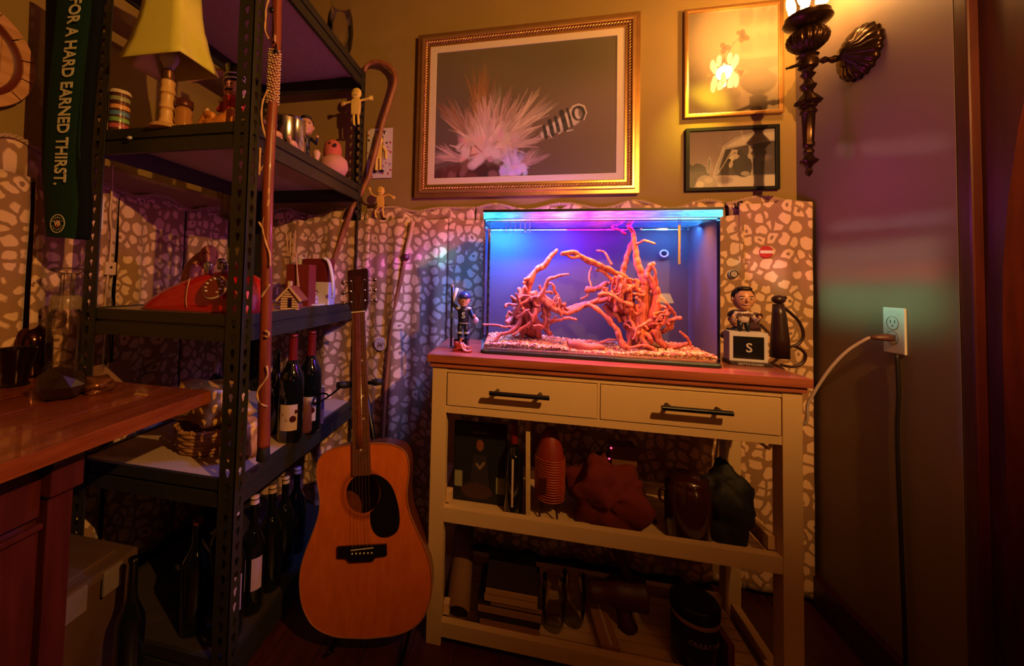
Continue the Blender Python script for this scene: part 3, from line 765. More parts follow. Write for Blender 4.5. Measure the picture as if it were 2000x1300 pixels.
# hollow log on the gravel
p0 = K(684, 1028, 1.245); p1 = K(940, 1062, 1.255); p0.z = gz(p0.x, p0.y)+.010; p1.z = gz(p1.x, p1.y)+.006
lg = thing('hollow_log', 'small hollow brown log lying on the gravel between the driftwood pieces', 'log', (p0+p1)/2)
P = [p0+(p1-p0)*i/9+V((0, 0, .003*math.sin(i))) for i in range(10)]
m_log = wood_mat('log_bark', (.30, .08, .05), (.45, .16, .09), .7, axis='X', bump=.6, scale=20)
B().tube(P, [.0115, .013, .0135, .0135, .013, .0125, .0115, .010, .0075, .005], 14, caps=False).done('bark', m_log, lg, smooth=True, solid=.003)
B().lathe([(.0125, 0), (.006, .001), (.0, .004)], c=p0+V((.0022, 0, 0)), n=14, M=Matrix.Rotation(math.pi/2, 4, 'Y'), caps=False).done('hollow', mat('log_hollow', (.1, .03, .02), .9), lg, smooth=True)
for k, (x0, y0, x1, y1) in enumerate([(820, 1000, 1010, 965), (780, 1000, 900, 985), (900, 1020, 1050, 1060)]):
    a = K(x0, y0, 1.30); c = K(x1, y1, 1.33); a.z = gz(a.x, a.y)+.004+.006*k; c.z = gz(c.x, c.y)+.008+.006*k
    t = B().tube([a, (a+c)/2+V((0, 0, .006)), c], [.002, .006, .002], 8, squash=.35)
    t.done('bark_piece', m_log, smooth=True, loc=a, label=['flat strip of bark on the gravel behind the log, lowest', 'short flat bark strip leaning behind the hollow log', 'bark strip on the gravel right of the hollow log'][k], cat='bark')

# ================================================================ GUITAR
m_spruce = wood_mat('orange_guitar_top', (.50, .10, .014), (.60, .135, .02), .32, axis='Z', coat=.4, scale=7, bump=.02)
m_side = wood_mat('mahogany_side', (.12, .025, .01), (.18, .04, .015), .3, axis='X', coat=.3)
m_fret = wood_mat('rosewood', (.10, .03, .015), (.15, .045, .02), .5, axis='Z', bump=.15)
m_ivory = mat('ivory_plastic', (.75, .65, .5), .3)
m_chrome = mat('chrome', (.75, .72, .68), .15, 1)
m_pg = mat('black_pickguard', (.006, .004, .004), .25, coat=.3)
gb = PY(715, 1246, 1.045); gb.z = max(gb.z, FLOOR+.012)
gt = PY(699, 524, 1.27)
gdir = (gt-gb).normalized(); GL = (gt-gb).length
gu = V((1, .10, 0)); gu = (gu-gdir*gu.dot(gdir)).normalized(); gn = gu.cross(gdir)   # gn points to the viewer? checked below
if gn.y > 0: gn = -gn
def Gp(x, y, d=0): return gb+gu*x+gdir*y+gn*d
MG = frame_M(gb, gu, gdir)
gui = thing('acoustic_guitar', 'orange-topped acoustic guitar with black pickguard leaning in front of the shelving', 'guitar', (gb.x, gb.y, FLOOR))
# half-widths measured along the body
BL = .487; hw = [(0, 0), (.004, .07), (.012, .108), (.028, .143), (.05, .165), (.085, .183), (.13, .190), (.17, .187), (.21, .174), (.25, .156), (.285, .141), (.315, .133), (.345, .132), (.375, .137), (.40, .1415), (.425, .1425), (.448, .138), (.465, .125), (.476, .105), (.483, .08), (.487, .045), (.487, 0)]
def outline(k=1, dy=0):
    R = smooth_path([(x*k, y*(1 if k == 1 else 1)+dy, 0) for y, x in hw], 4)
    return [(p.x, p.y) for p in R[:-1]]+[(-p.x, p.y) for p in R[::-1][:-1]]
O = outline()
TH = .105
def offs(P, d):
    out = []; n = len(P)
    for i in range(n):
        t = V((P[(i+1) % n][0]-P[i-1][0], P[(i+1) % n][1]-P[i-1][1], 0)); nn = V((t.y, -t.x, 0)).normalized(); out.append((P[i][0]-nn.x*d, P[i][1]-nn.y*d))
    return out
HX, HY, HR = 0.0, .352, .051
# top with a real sound hole: bridge outline ring to hole ring
b = B(); n = len(O)
def ring(P, d): return [b.b.verts.new(Gp(x, y, d)) for x, y in P]
ang = [math.atan2(y-HY, x-HX) for x, y in O]
hole = [(HX+HR*math.cos(a), HY+HR*math.sin(a)) for a in ang]
A = ring(O, 0); C = ring(hole, 0)
mids = [[(O[i][0]*(1-t)+hole[i][0]*t, O[i][1]*(1-t)+hole[i][1]*t) for i in range(n)] for t in (.33, .66)]
prev = A
for Mi in mids+[None]:
    nx_ = C if Mi is None else ring(Mi, 0)
    for i in range(n): b.b.faces.new((prev[i], prev[(i+1) % n], nx_[(i+1) % n], nx_[i]))
    prev = nx_
b.done('soundboard', m_spruce, gui)
b = B(); A = ring(O, -.001); C = ring(O, -TH)
for i in range(n): b.b.faces.new((A[i], A[(i+1) % n], C[(i+1) % n], C[i]))
b.b.faces.new(C); b.done('body_side', m_side, gui, smooth=True, auto=True)
b = B(); b.tube([Gp(x, y, .0002) for x, y in O], .0022, 6, closed=True); b.done('binding', mat('guitar_binding', (.35, .12, .04), .4), gui, smooth=True)
b = B()
for r0, r1 in ((.0515, .0535), (.056, .0665), (.0685, .070)):
    for i in range(48):
        a0, a1 = 2*math.pi*i/48, 2*math.pi*(i+1)/48
        b.b.faces.new([b.b.verts.new(Gp(HX+r*math.cos(a), HY+r*math.sin(a), .0006)) for r, a in ((r0, a0), (r1, a0), (r1, a1), (r0, a1))])
bmesh.ops.remove_doubles(b.b, verts=b.b.verts, dist=1e-5)
b.done('rosette', mat('rosette', (.32, .06, .012), .4), gui)
pgp = smooth_path([(.020, .300, 0), (.046, .327, 0), (.0535, .352, 0), (.045, .380, 0), (.020, .402, 0), (.052, .398, 0), (.085, .372, 0), (.102, .33, 0), (.108, .285, 0), (.100, .252, 0), (.075, .238, 0), (.045, .240, 0), (.025, .262, 0), (.020, .300, 0)], 5)[:-1]
B().prism([(p.x, p.y) for p in pgp], Gp(0, 0, .0008), gu, gdir, gn*.0012).done('pickguard', m_pg, gui)
b = B().prism([(-.075, .194), (-.075, .222), (.068, .222), (.068, .194), (.036, .192), (.028, .182), (-.040, .182), (-.048, .192)], Gp(0, 0, .0008), gu, gdir, gn*.009); br = b.done('bridge', m_pg, gui, bevel=.001)
B().tube([Gp(-.036, .2115, .0105), Gp(.030, .2155, .0105)], .0013, 6).done('saddle', m_ivory, br)
for i in range(6):
    B().ell(Gp(-.032+i*.0114, .203, .0105), .0026, u=8, v=6).done('bridge_pin', m_ivory, br, smooth=True)
# neck and fretboard
NY0, NY1 = .402, GL-.155
def fw_(y): return .0275-(.0275-.0215)*(y-NY0)/(NY1-NY0)
b = B().prism([(-fw_(NY0), NY0), (fw_(NY0), NY0), (fw_(NY1), NY1), (-fw_(NY1), NY1)], Gp(0, 0, .001), gu, gdir, gn*.008); nk = b.done('fretboard', m_fret, gui)
B().tube([Gp(0, BL-.01, -.008), Gp(0, BL+.05, -.006), Gp(0, NY1, -.004)], [.024, .021, .020], 14, squash=.75).done('neck', m_side, gui, smooth=True)
Lsc = (NY1-.209)
for k in range(1, 19):
    y = NY1-Lsc*(1-2**(-k/12))
    if y < NY0: break
    B().tube([Gp(-fw_(y), y, .0095), Gp(fw_(y), y, .0095)], .0009, 5).done('fret', m_chrome, nk)
for k in (3, 5, 7, 9, 12, 15, 17):
    y = NY1-Lsc*(1-2**(-(k-.5)/12))
    if y < NY0+.005: continue
    for x in ((-.010, .010) if k in (5, 12, 9) else (0,)):
        B().lathe([(.0032, 0), (.0032, .0006)], n=12, M=frame_M(Gp(x, y, .0091), gu, gdir) if gu.cross(gdir).dot(gn) > 0 else frame_M(Gp(x, y, .0091), -gu, gdir)).done('fret_marker', m_ivory, nk)
B().prism([(-.0225, NY1), (.0225, NY1), (.0225, NY1+.004), (-.0225, NY1+.004)], Gp(0, 0, .001), gu, gdir, gn*.0105).done('nut', m_ivory, gui)
hs = B().prism([(-.0225, NY1+.004), (.0225, NY1+.004), (.034, NY1+.03), (.036, GL-.012), (.034, GL-.004), (-.034, GL-.004), (-.036, GL-.012), (-.034, NY1+.03)], Gp(0, 0, -.010), gu, gdir, gn*.015).done('headstock', mat('dark_headstock', (.03, .006, .004), .3, coat=.3), gui, bevel=.0015)
B().prism([(-.010, NY1+.012), (.010, NY1+.012), (.012, GL-.03), (-.012, GL-.03)], Gp(0, 0, .0052), gu, gdir, gn*.0008).done('truss_panel', mat('headstock_inlay', (.06, .012, .008), .3), hs)
for i in range(3):
    for sx in (-1, 1):
        y = NY1+.038+i*.036
        b = B(); b.ell(Gp(sx*.024, y, .009), .0045, u=10, v=8); b.tube([Gp(sx*.036, y, -.003), Gp(sx*.048, y, -.003)], .0024, 8); b.ell(Gp(sx*.055, y, -.003), (.009, .005, .0075), u=12, v=8)
        b.done('tuning_peg', m_chrome, gui, smooth=True)
for i in range(6):
    x0 = -.032+i*.0114; x1 = -.0175+i*.007; j = i % 3
    p = [Gp(x0*.95, .2125, .0118), Gp(x1, NY1+.002, .0118)]
    k = i if i < 3 else 5-i
    p.append(Gp((-.024 if i < 3 else .024)*.85, NY1+.038+(k)*.036, .0095))
    B().tube(p, .00042, 4).done('string', mat('brass_string', (.45, .3, .15), .35, .8), gui)
# stand with padded yoke, cradle and tripod
m_pad = mat('black_foam_pad', (.008, .007, .007), .7)
yk = PY(700, 748, 1.0); ty = (PY(700, 748, 1.0)-V((0, 0, 0)))
# find the yoke height along the neck
best = min(((Gp(0, y, 0), y) for y in [NY0+.2+i*.004 for i in range(60)]), key=lambda q: abs((CY_-F_*q[0].dot(up)/q[0].dot(fw))-748))
yc = best[1]
st = thing('guitar_stand', 'black guitar stand with padded yoke arms behind the guitar neck', 'stand', (gb.x-.02, gb.y+.22, FLOOR))
ctr = Gp(-.004, yc, -.052); top = ctr
bse = V((gb.x-.01, gb.y+.20, FLOOR+.25))
B().cyl(top, bse, .009, .009, 12).done('pole', m_black, st, smooth=True)
yo = B(); yo.tube([Gp(-.05, yc, .004), Gp(-.034, yc, -.048), ctr, Gp(.034, yc, -.048), Gp(.05, yc, .004)], .006, 10); yo = yo.done('yoke', m_black, st, smooth=True)
for sx in (-1, 1): B().tube([Gp(sx*.036, yc, -.030), Gp(sx*.050, yc, .0), Gp(sx*.052, yc, .012), Gp(sx*.072, yc, .014)], [.010, .0115, .0115, .010], 12).done('pad', m_pad, yo, smooth=True)
# locking cord that loops down to the left
a = Gp(-.055, yc, .0); q1 = PY(640, 775, a.y+.02); q2 = PY(612, 790, a.y+.03); q3 = PY(618, 772, a.y+.03); q4 = PY(634, 768, a.y+.02)
B().tube(smooth_path([a, q1, q2, q3, q4, q1+V((.004, 0, .004))], 6), .003, 6).done('lock_cord', m_black, yo, smooth=True)
for dx, dy in ((-.20, .12), (.20, .12), (0, -.06)): 
    e = V((gb.x+dx*.9, gb.y+.20+dy, FLOOR+.008)); l_ = B().cyl(bse, e, .007, .006, 10).done('leg', m_black, st, smooth=True)
    B().ell(e+V((0, 0, .004)), (.012, .012, .011), u=10, v=8).done('rubber_foot', m_pad, l_, smooth=True)
cr = B(); cc = V((gb.x, gb.y+.12, FLOOR+.10)); cr.cyl(bse+V((0, 0, -.08)), cc, .006, n=8)
for sx in (-1, 1): cr.tube([cc, V((gb.x+sx*.10, gb.y+.10, FLOOR+.05)), V((gb.x+sx*.10, gb.y+.0, FLOOR+.018)), V((gb.x+sx*.10, gb.y-.02, FLOOR+.03))], .0055, 8)
cr.done('cradle', m_black, st, smooth=True)
# ================================================================ PICTURES ON THE BACK WALL
m_gold = mat('antique_gold', (.50, .27, .08), .32, .85, var=.25, scale=20)
m_gold2 = mat('bright_gold', (.75, .45, .16), .28, .85, var=.2, scale=20)
m_linen = mat('linen_liner', (.62, .50, .36), .8, bump=.2, scale=200)
def frame_ring(x0, x1, z0, z1, w, ya, yb, name, m, parent, bevel=.0015):
    """mitred moulding, outer size x0..x1 z0..z1, from ya (wall side) to yb (front)"""
    b = B()
    o = [(x0, z0), (x1, z0), (x1, z1), (x0, z1)]; i = [(x0+w, z0+w), (x1-w, z0+w), (x1-w, z1-w), (x0+w, z1-w)]
    vs = {}
    for nm, P in (('o', o), ('i', i)):
        for yy, k in ((ya, 'a'), (yb, 'b')): vs[nm+k] = [b.b.verts.new((x, yy, z)) for x, z in P]
    for j in range(4):
        k = (j+1) % 4
        b.b.faces.new((vs['ob'][j], vs['ob'][k], vs['ib'][k], vs['ib'][j])); b.b.faces.new((vs['oa'][j], vs['oa'][k], vs['ob'][k], vs['ob'][j]))
        b.b.faces.new((vs['ia'][j], vs['ia'][k], vs['ib'][k], vs['ib'][j])); b.b.faces.new((vs['oa'][j], vs['oa'][k], vs['ia'][k], vs['ia'][j]))
    return b.done(name, m, parent, bevel=bevel)
Yp = W-.035
a = PY(812, 384, Yp); c = PY(1256, 20, Yp)
X0, X1, Z0, Z1 = -.470, .4465, .360, 1.0825
X0 = PY(812, 230, Yp).x; X1 = PY(1252, 200, Yp).x; Z0 = PY(1030, 381, Yp).z; Z1 = PY(1030, 43, Yp).z
pic = thing('framed_painting', 'large gold rope-edged frame with a sea anemone and striped fish painting', 'painting', ((X0+X1)/2, W, Z0))
frame_ring(X0, X1, Z0, Z1, .020, W-.001, Yp+.008, 'outer_moulding', m_gold, pic, .003)
frame_ring(X0+.019, X1-.019, Z0+.019, Z1-.019, .013, W-.001, Yp, 'frame_ridge', m_gold2, pic, .003)
frame_ring(X0+.031, X1-.031, Z0+.031, Z1-.031, .016, W-.001, Yp+.012, 'rope_channel', mat('dark_gold', (.16, .07, .02), .4, .6), pic, .001)
b = B()
rx0, rx1, rz0, rz1 = X0+.039, X1-.039, Z0+.039, Z1-.039
def bead(x, z, ang):
    R = Matrix.Rotation(ang, 3, 'Y'); b.ell((x, Yp+.009, z), (.0105, .006, .0038), R, u=8, v=6)
n = int((rx1-rx0)/.0115)
for i in range(n+1):
    x = rx0+(rx1-rx0)*i/n; bead(x, rz0, -.7); bead(x, rz1, -.7)
n = int((rz1-rz0)/.0115)
for i in range(1, n):
    z = rz0+(rz1-rz0)*i/n; bead(rx0, z, -.85); bead(rx1, z, -.85)
b.done('rope_twist', m_gold2, pic, smooth=True, kind='stuff')
frame_ring(X0+.047, X1-.047, Z0+.047, Z1-.047, .010, W-.001, Yp+.010, 'inner_lip', m_gold, pic, .0015)
frame_ring(X0+.056, X1-.056, Z0+.056, Z1-.056, .030, W-.001, Yp+.014, 'liner', m_linen, pic, .002)
pw, ph = (X1-X0)-.168, (Z1-Z0)-.168
cv = Canvas(440, 320, (.20, .17, .10))
gx, gy = cv.X, cv.Y
cv.a = np.array((.235, .185, .09))*(1-gy[..., None])+np.array((.22, .125, .10))*gy[..., None]
for x, y, r1, r2, c_, k in [(.6, .15, .4, .18, (.16, .14, .06), .7), (.3, .2, .25, .2, (.27, .22, .11), .6), (.8, .55, .35, .2, (.27, .19, .17), .5), (.9, .85, .3, .25, (.17, .09, .08), .6), (.62, .95, .3, .2, (.15, .08, .06), .6), (.06, .55, .12, .3, (.20, .17, .20), .5)]:
    cv.ell(x, y, r1, r2, c_, soft=1.6, k=k)
rnd = random.Random(4)
def plume(x, y, ang, L, spread, col, n=26, w=.0035, k=.8):
    n = int(n*.6); w *= 1.7
    for i in range(n//3): a_ = ang+spread*.8*(rnd.random()*2-1); l = L*(.3+.5*rnd.random()); cv.ell(x+l*math.cos(a_), y-l*math.sin(a_)/cv.r, L*.28, .016, [q*(.8+.3*rnd.random()) for q in col], -a_, .9, .45)
    for i in range(n):
        a_ = ang+spread*(rnd.random()*2-1); l = L*(.45+.55*rnd.random()); pts = []; px_, py_ = x+(rnd.random()-.5)*.05, y+(rnd.random()-.5)*.04; da = (rnd.random()-.5)*.5
        for j in range(6): pts.append((px_, py_)); px_ += l/5*math.cos(a_); py_ -= l/5*math.sin(a_)/cv.r; a_ += da/3
        v_ = .75+.45*rnd.random(); cv.line(pts, w*1.5, w*.3, [min(1, q*v_) for q in col], k)
plume(.27, .62, 1.57, .34, .22, (.42, .22, .08), 40, .005, .6)
plume(.26, .50, 1.6, .16, .35, (.45, .26, .10), 30, .004, .6)
plume(.16, .62, 2.1, .22, .30, (.40, .22, .13), 26, .0035, .5)
plume(.22, .70, 2.0, .24, .6, (.55, .36, .28), 40)
plume(.36, .68, 1.25, .26, .5, (.60, .42, .33), 40)
plume(.42, .70, .8, .30, .4, (.72, .54, .40), 36)
plume(.40, .78, .25, .24, .4, (.62, .44, .36), 34)
plume(.16, .84, 2.9, .17, .45, (.66, .46, .42), 34)
plume(.30, .70, 1.55, .25, .35, (.72, .50, .46), 46)
plume(.30, .80, 1.6, .20, 1.3, (.82, .62, .56), 70, .006)
for i in range(70):
    cv.ell(.17+.30*rnd.random(), .66+.20*rnd.random(), .012+.025*rnd.random(), .014+.02*rnd.random(), [q*(.8+.35*rnd.random()) for q in (.80, .58, .52)], rnd.random()*3, .6, .6)
for i in range(34):
    cv.ell(.02+.36*rnd.random(), .92+.08*rnd.random(), .02+.03*rnd.random(), .02+.03*rnd.random(), rnd.choice([(.10, .02, .03), (.05, .02, .04), (.14, .04, .05), (.20, .06, .05), (.32, .16, .14)]), rnd.random()*3, .5, .85)
for x, y in ((.19, .80), (.16, .76), (.25, .88), (.27, .86), (.32, .80), (.23, .90), (.36, .82)):
    cv.ell(x, y, .028, .035, (.85, .70, .66), rnd.random()*3, .5, .75)
for pts in ([(.155, .77), (.18, .73)], [(.22, .76), (.215, .82)], [(.24, .75), (.28, .80)], [(.21, .83), (.26, .81)]): cv.line(pts, .004, .002, (.35, .12, .05), .8)
plume(.46, .95, 1.3, .12, 1.1, (.70, .60, .78), 60, .004)
plume(.50, .93, .7, .16, .5, (.52, .34, .30), 26, .003, .6)
for i in range(26): cv.ell(.39+.14*rnd.random(), .92+.07*rnd.random(), .012+.014*rnd.random(), .012+.018*rnd.random(), [q*(.75+.35*rnd.random()) for q in (.74, .64, .86)], rnd.random()*3, .5, .8)
# striped fish: stubby, seen from the tail end, dark bands
an = -.62; cv_Y0 = cv.Y; cv.Y = cv.Y+.10
body = [(.615, .800, .012, .022), (.640, .770, .026, .042), (.668, .752, .034, .050), (.700, .735, .042, .058), (.735, .705, .050, .068), (.770, .680, .056, .078), (.795, .650, .050, .078)]
for x, y, r1, r2 in body: cv.ell(x, y, r1*.9, r2*.75, (.60, .50, .40), an, .2, 1)
for x, y, r1, r2 in body: cv.ell(x-.006, y-.018, r1*.7, r2*.5, (.74, .64, .52), an, .6, .6)
def band(x, y, L, w, c_=(.03, .015, .03)):
    a_ = an-1.35; dx, dy = math.cos(a_)*L, math.sin(a_)*L/cv.r
    cv.line([(x-dx*.9-.01, y-dy), (x-.004, y), (x+dx*.9, y+dy)], w, w, c_, .92)
band(.632, .775, .032, .009); band(.664, .745, .040, .011); band(.696, .728, .044, .009); band(.730, .698, .050, .013); band(.760, .678, .05, .007)
cv.ell(.802, .650, .036, .056, (.03, .015, .03), -.3, .2, 1); cv.ell(.798, .655, .016, .040, (.66, .56, .48), -.25, .3, 1); cv.ell(.812, .652, .011, .034, (.22, .17, .15), -.25, .5, .9)
cv.line([(.77, .60), (.80, .585), (.83, .60), (.842, .65), (.83, .70)], .004, .003, (.72, .62, .5), .9)
for pts in ([(.70, .79), (.72, .775)], [(.745, .775), (.775, .77)], [(.655, .80), (.665, .82)]): cv.line(pts, .005, .002, (.68, .58, .5), .9)
cv.Y = cv_Y0
cv.a = (cv.a**1.25)*np.array((.80, .78, .95))
cv.noise(.10)
MPX = Matrix((V((1, 0, 0)), V((0, 0, 1)), V((0, -1, 0)))).transposed().to_4x4()
cv.plane('canvas', Matrix.Translation(((X0+X1)/2, Yp+.017, (Z0+Z1)/2)) @ MPX, pw+.004, ph+.004, pic, .55)

# botanical print
Yb = W-.020
x0, x1 = PY(1338, 120, Yb).x, PY(1532, 120, Yb).x; z0, z1 = PY(1435, 224, Yb).z, PY(1435, 8, Yb).z
bt = thing('framed_print', 'pale botanical print in a thin gold frame beside the wall lamp', 'picture', ((x0+x1)/2, W, z0))
frame_ring(x0, x1, z0, z1, .010, W-.001, Yb, 'frame', m_gold, bt, .002)
frame_ring(x0+.009, x1-.009, z0+.009, z1-.009, .005, W-.001, Yb+.004, 'inner_frame', m_gold2, bt, .001)
cv = Canvas(200, 220, (.40, .30, .18))
def leafc(x, y, s, a): 
    for k in range(3): cv.ell(x+s*.6*math.cos(a+k*2.1), y+s*.6*math.sin(a+k*2.1), s*.7, s*.55, (.16, .11, .06), a+k*2.1, .3, .8)
cv.line([(.44, .55), (.46, .42), (.52, .33), (.60, .27)], .006, .004, (.16, .11, .06), .8); cv.line([(.44, .55), (.41, .44)], .005, .004, (.16, .11, .06), .8)
leafc(.63, .28, .05, .3); leafc(.60, .24, .04, 1.3); leafc(.42, .37, .05, 2.0); leafc(.40, .52, .045, .7); leafc(.50, .50, .04, 1.9)
for dx, dy in ((-.1, .08), (.12, .1), (.02, .14), (.16, .05)): cv.line([(.44, .55), (.44+dx, .55+dy)], .005, .003, (.15, .10, .05), .8)
leafc(.36, .62, .03, .5); leafc(.60, .62, .03, 1.5)
cv.noise(.06)
cv.plane('print', Matrix.Translation(((x0+x1)/2, Yb+.012, (z0+z1)/2)) @ MPX, x1-x0-.026, z1-z0-.026, bt, .6)
B().box((x0+.012, Yb+.0085, z0+.012), (x1-.012, Yb+.010, z1-.012)).done('glass', glass_mat('picture_glass', (1, 1, 1), 1.25, .012), bt)

# photograph of a dog looking out of a car window
Yc = W-.018
x0, x1 = PY(1340, 300, Yc).x, PY(1524, 300, Yc).x; z0, z1 = PY(1431, 371, Yc).z, PY(1431, 246, Yc).z
ph_ = thing('framed_photograph', 'black framed photograph of a dog leaning out of an old car window', 'picture', ((x0+x1)/2, W, z0))
frame_ring(x0, x1, z0, z1, .013, W-.001, Yc, 'frame', mat('black_frame', (.004, .003, .003), .5, spec=.2), ph_, .0015)
cv = Canvas(260, 170, (.42, .33, .40))
cv.a = np.array((.36, .27, .30))*(1-cv.Y[..., None])+np.array((.50, .40, .42))*cv.Y[..., None]
cv.poly([(0, .80), (0, .55), (.05, .60), (.1, .56), (.16, .58), (.21, .64), (.21, .80)], (.05, .03, .04)); cv.poly([(0, .72), (.25, .70), (.25, 1), (0, 1)], (.16, .12, .12))
cv.poly([(.40, .28), (.55, .14), (.80, .05), (1, .02), (1, 1), (.06, 1), (.12, .85), (.30, .80), (.34, .62)], (.52, .45, .48))
cv.poly([(.43, .30), (.60, .16), (.85, .08), (1, .07), (1, .20), (.70, .26)], (.66, .58, .58))
cv.poly([(.44, .34), (.70, .27), (.72, .78), (.34, .78)], (.13, .09, .11)); cv.poly([(.75, .27), (1, .22), (1, .78), (.75, .78)], (.16, .11, .14))
cv.poly([(.30, .80), (1, .80), (1, .985), (.36, .985)], (.70, .62, .62)); cv.line([(.42, .30), (.33, .62), (.30, .8)], .008, .008, (.66, .58, .6)); cv.line([(.735, .26), (.735, .8)], .007, .007, (.6, .52, .52))
cv.line([(.52, .34), (.40, .64), (.34, .76)], .005, .005, (.62, .54, .55)); cv.ell(.86, .5, .09, .05, (.30, .22, .26), 0, .8); cv.ell(.245, .60, .022, .15, (.55, .50, .56), .1); cv.ell(.245, .60, .013, .11, (.34, .28, .32), .1)
cv.ell(.20, .90, .10, .13, (.55, .48, .48)); cv.ell(.14, .93, .05, .06, (.75, .68, .62)); cv.ell(.24, .86, .05, .05, (.68, .6, .58)); cv.ell(.42, .86, .09, .07, (.42, .34, .36), 0, .8)
cv.ell(.63, .62, .11, .20, (.07, .04, .05), -.3); cv.ell(.60, .50, .07, .09, (.09, .06, .07)); cv.ell(.545, .43, .055, .085, (.60, .52, .48), .5); cv.ell(.505, .50, .032, .045, (.70, .62, .55), .5); cv.ell(.485, .525, .016, .024, (.03, .02, .02)); cv.ell(.50, .60, .022, .06, (.62, .52, .48), .3); cv.ell(.60, .40, .028, .05, (.07, .04, .05), .6); cv.ell(.545, .405, .009, .012, (.03, .02, .02)); cv.ell(.66, .76, .05, .04, (.5, .44, .42)); cv.ell(.73, .46, .04, .06, (.58, .5, .48))
cv.a = (cv.a**1.5)*1.05
cv.noise(.08)
cv.plane('photo', Matrix.Translation(((x0+x1)/2, Yc+.009, (z0+z1)/2)) @ MPX, x1-x0-.022, z1-z0-.022, ph_, .6)
B().box((x0+.011, Yc+.005, z0+.011), (x1-.011, Yc+.0065, z1-.011)).done('glass', MATS['picture_glass'], ph_)

# ================================================================ WALL LAMP
m_brass = mat('aged_bronze', (.055, .026, .012), .28, .85, var=.3, scale=40)
sx_, sy_ = .855, 1.41
def sz(py): d = ray(1575, py); return d.z*(sy_/d.y)
sco = thing('wall_lamp', 'ornate bronze wall lamp with turned stem and glowing cut-glass shade', 'lamp', (RX, sy_, sz(120)))
zt = sz
def make_sconce(sco, sy_, zt, lit=True):
    prof = [(.0, 345), (.006, 342), (.010, 335), (.006, 329), (.009, 326), (.012, 322), (.022, 317), (.023, 314), (.014, 309), (.010, 303), (.013, 299), (.013, 295), (.009, 290), (.014, 286), (.015, 282), (.013, 277), (.0165, 224), (.021, 221), (.020, 217), (.015, 213), (.022, 209), (.020, 206), (.028, 203), (.034, 200), (.028, 195), (.020, 188), (.013, 183), (.011, 178), (.019, 172), (.021, 168), (.012, 161), (.009, 155), (.014, 150), (.019, 146), (.012, 141), (.016, 136)]
    B().lathe([(r, zt(p)) for r, p in prof], c=(sx_, sy_, 0), n=24, flute=(8, .05)).done('stem', m_brass, sco, smooth=True, auto=True)
    prof = [(0.0156, 136), (0.0240, 132), (0.0264, 122), (0.0228, 114), (0.0276, 110), (0.0204, 106), (0.0108, 104), (0.0132, 98)]
    B().lathe([(r, zt(p)) for r, p in prof], c=(sx_, sy_, 0), n=24).done('collar', m_brass, sco, smooth=True, auto=True)
    B().lathe([(r, zt(p)) for r, p in [(0.0120, 104), (0.0288, 98), (0.0444, 88), (0.0504, 78), (0.0468, 68), (0.0336, 60), (0.0228, 56)]], c=(sx_, sy_, 0), n=72, flute=(18, .06)).done('gadrooned_bowl', m_brass, sco, smooth=True)
    B().lathe([(r, zt(p)) for r, p in [(0.0192, 58), (0.0312, 54), (0.0528, 48), (0.0600, 43), (0.0600, 41), (0.0480, 41), (0.0504, 38), (0.0540, 35), (0.0552, 32), (0.0504, 33), (0.0180, 46)]], c=(sx_, sy_, 0), n=32).done('drip_cup', m_brass, sco, smooth=True, auto=True)
    B().tube(smooth_path([(sx_-.018, sy_-.005, zt(125)), (sx_-.045, sy_-.01, zt(131)), (sx_-.064, sy_-.012, zt(135))], 4), [.006]*3+[.005]*3+[.0035]*3, 8).done('spike', m_brass, sco, smooth=True)
    b = B().lathe([(.005, 0), (.011, .010), (.006, .022), (.012, .034), (.007, .050)], c=(sx_+.030, sy_-.004, zt(121)), n=14, M=Matrix.Rotation(math.pi/2, 4, 'Y'))
    b.tube([(sx_+.020, sy_-.002, zt(121)), (RX-.02, sy_-.01, zt(119))], .0065, 10); b.done('arm', m_brass, sco, smooth=True, auto=True)
    pc = V((RX, sy_-.02, zt(118)))
    B().lathe([(.0, -.056), (.014, -.054), (.018, -.046), (.034, -.042), (.038, -.032), (.058, -.026), (.074, -.013), (.078, -.002)], c=pc, n=80, M=Matrix.Rotation(math.pi/2, 4, 'Y'), flute=(20, .05)).done('wall_plate', m_brass, sco, smooth=True)
    if lit:
        for i in range(7):
            a = 2*math.pi*(i+.3)/7
            B().ell((sx_+.042*math.cos(a), sy_+.042*math.sin(a), zt(1)), (.0105, .0105, .031), u=12, v=12).done('crystal', m_crys, sco, smooth=True)
            B().ell((sx_+.043*math.cos(a+.35), sy_+.043*math.sin(a+.35), zt(-50)), (.010, .010, .026), u=12, v=10).done('crystal', m_crys, sco, smooth=True)
        B().ell((sx_, sy_, zt(2)), (.008, .008, .02), u=14, v=10).done('bulb', m_bulb, sco, smooth=True)
m_crys = mat('lit_crystal', (1, .85, .55), .1, emit=(1, .55, .2), es=12)
m_bulb = mat('lit_bulb', (1, .9, .7), .2, emit=(1, .72, .36), es=30)
make_sconce(sco, sy_, zt)
zt2 = lambda p: zt(p)-.13
sco2 = thing('wall_lamp', 'second bronze wall lamp on the doorway side, just outside the picture to the right', 'lamp', (RX, 0, sz(120)))
make_sconce(sco2, 0.0, zt2, lit=False)

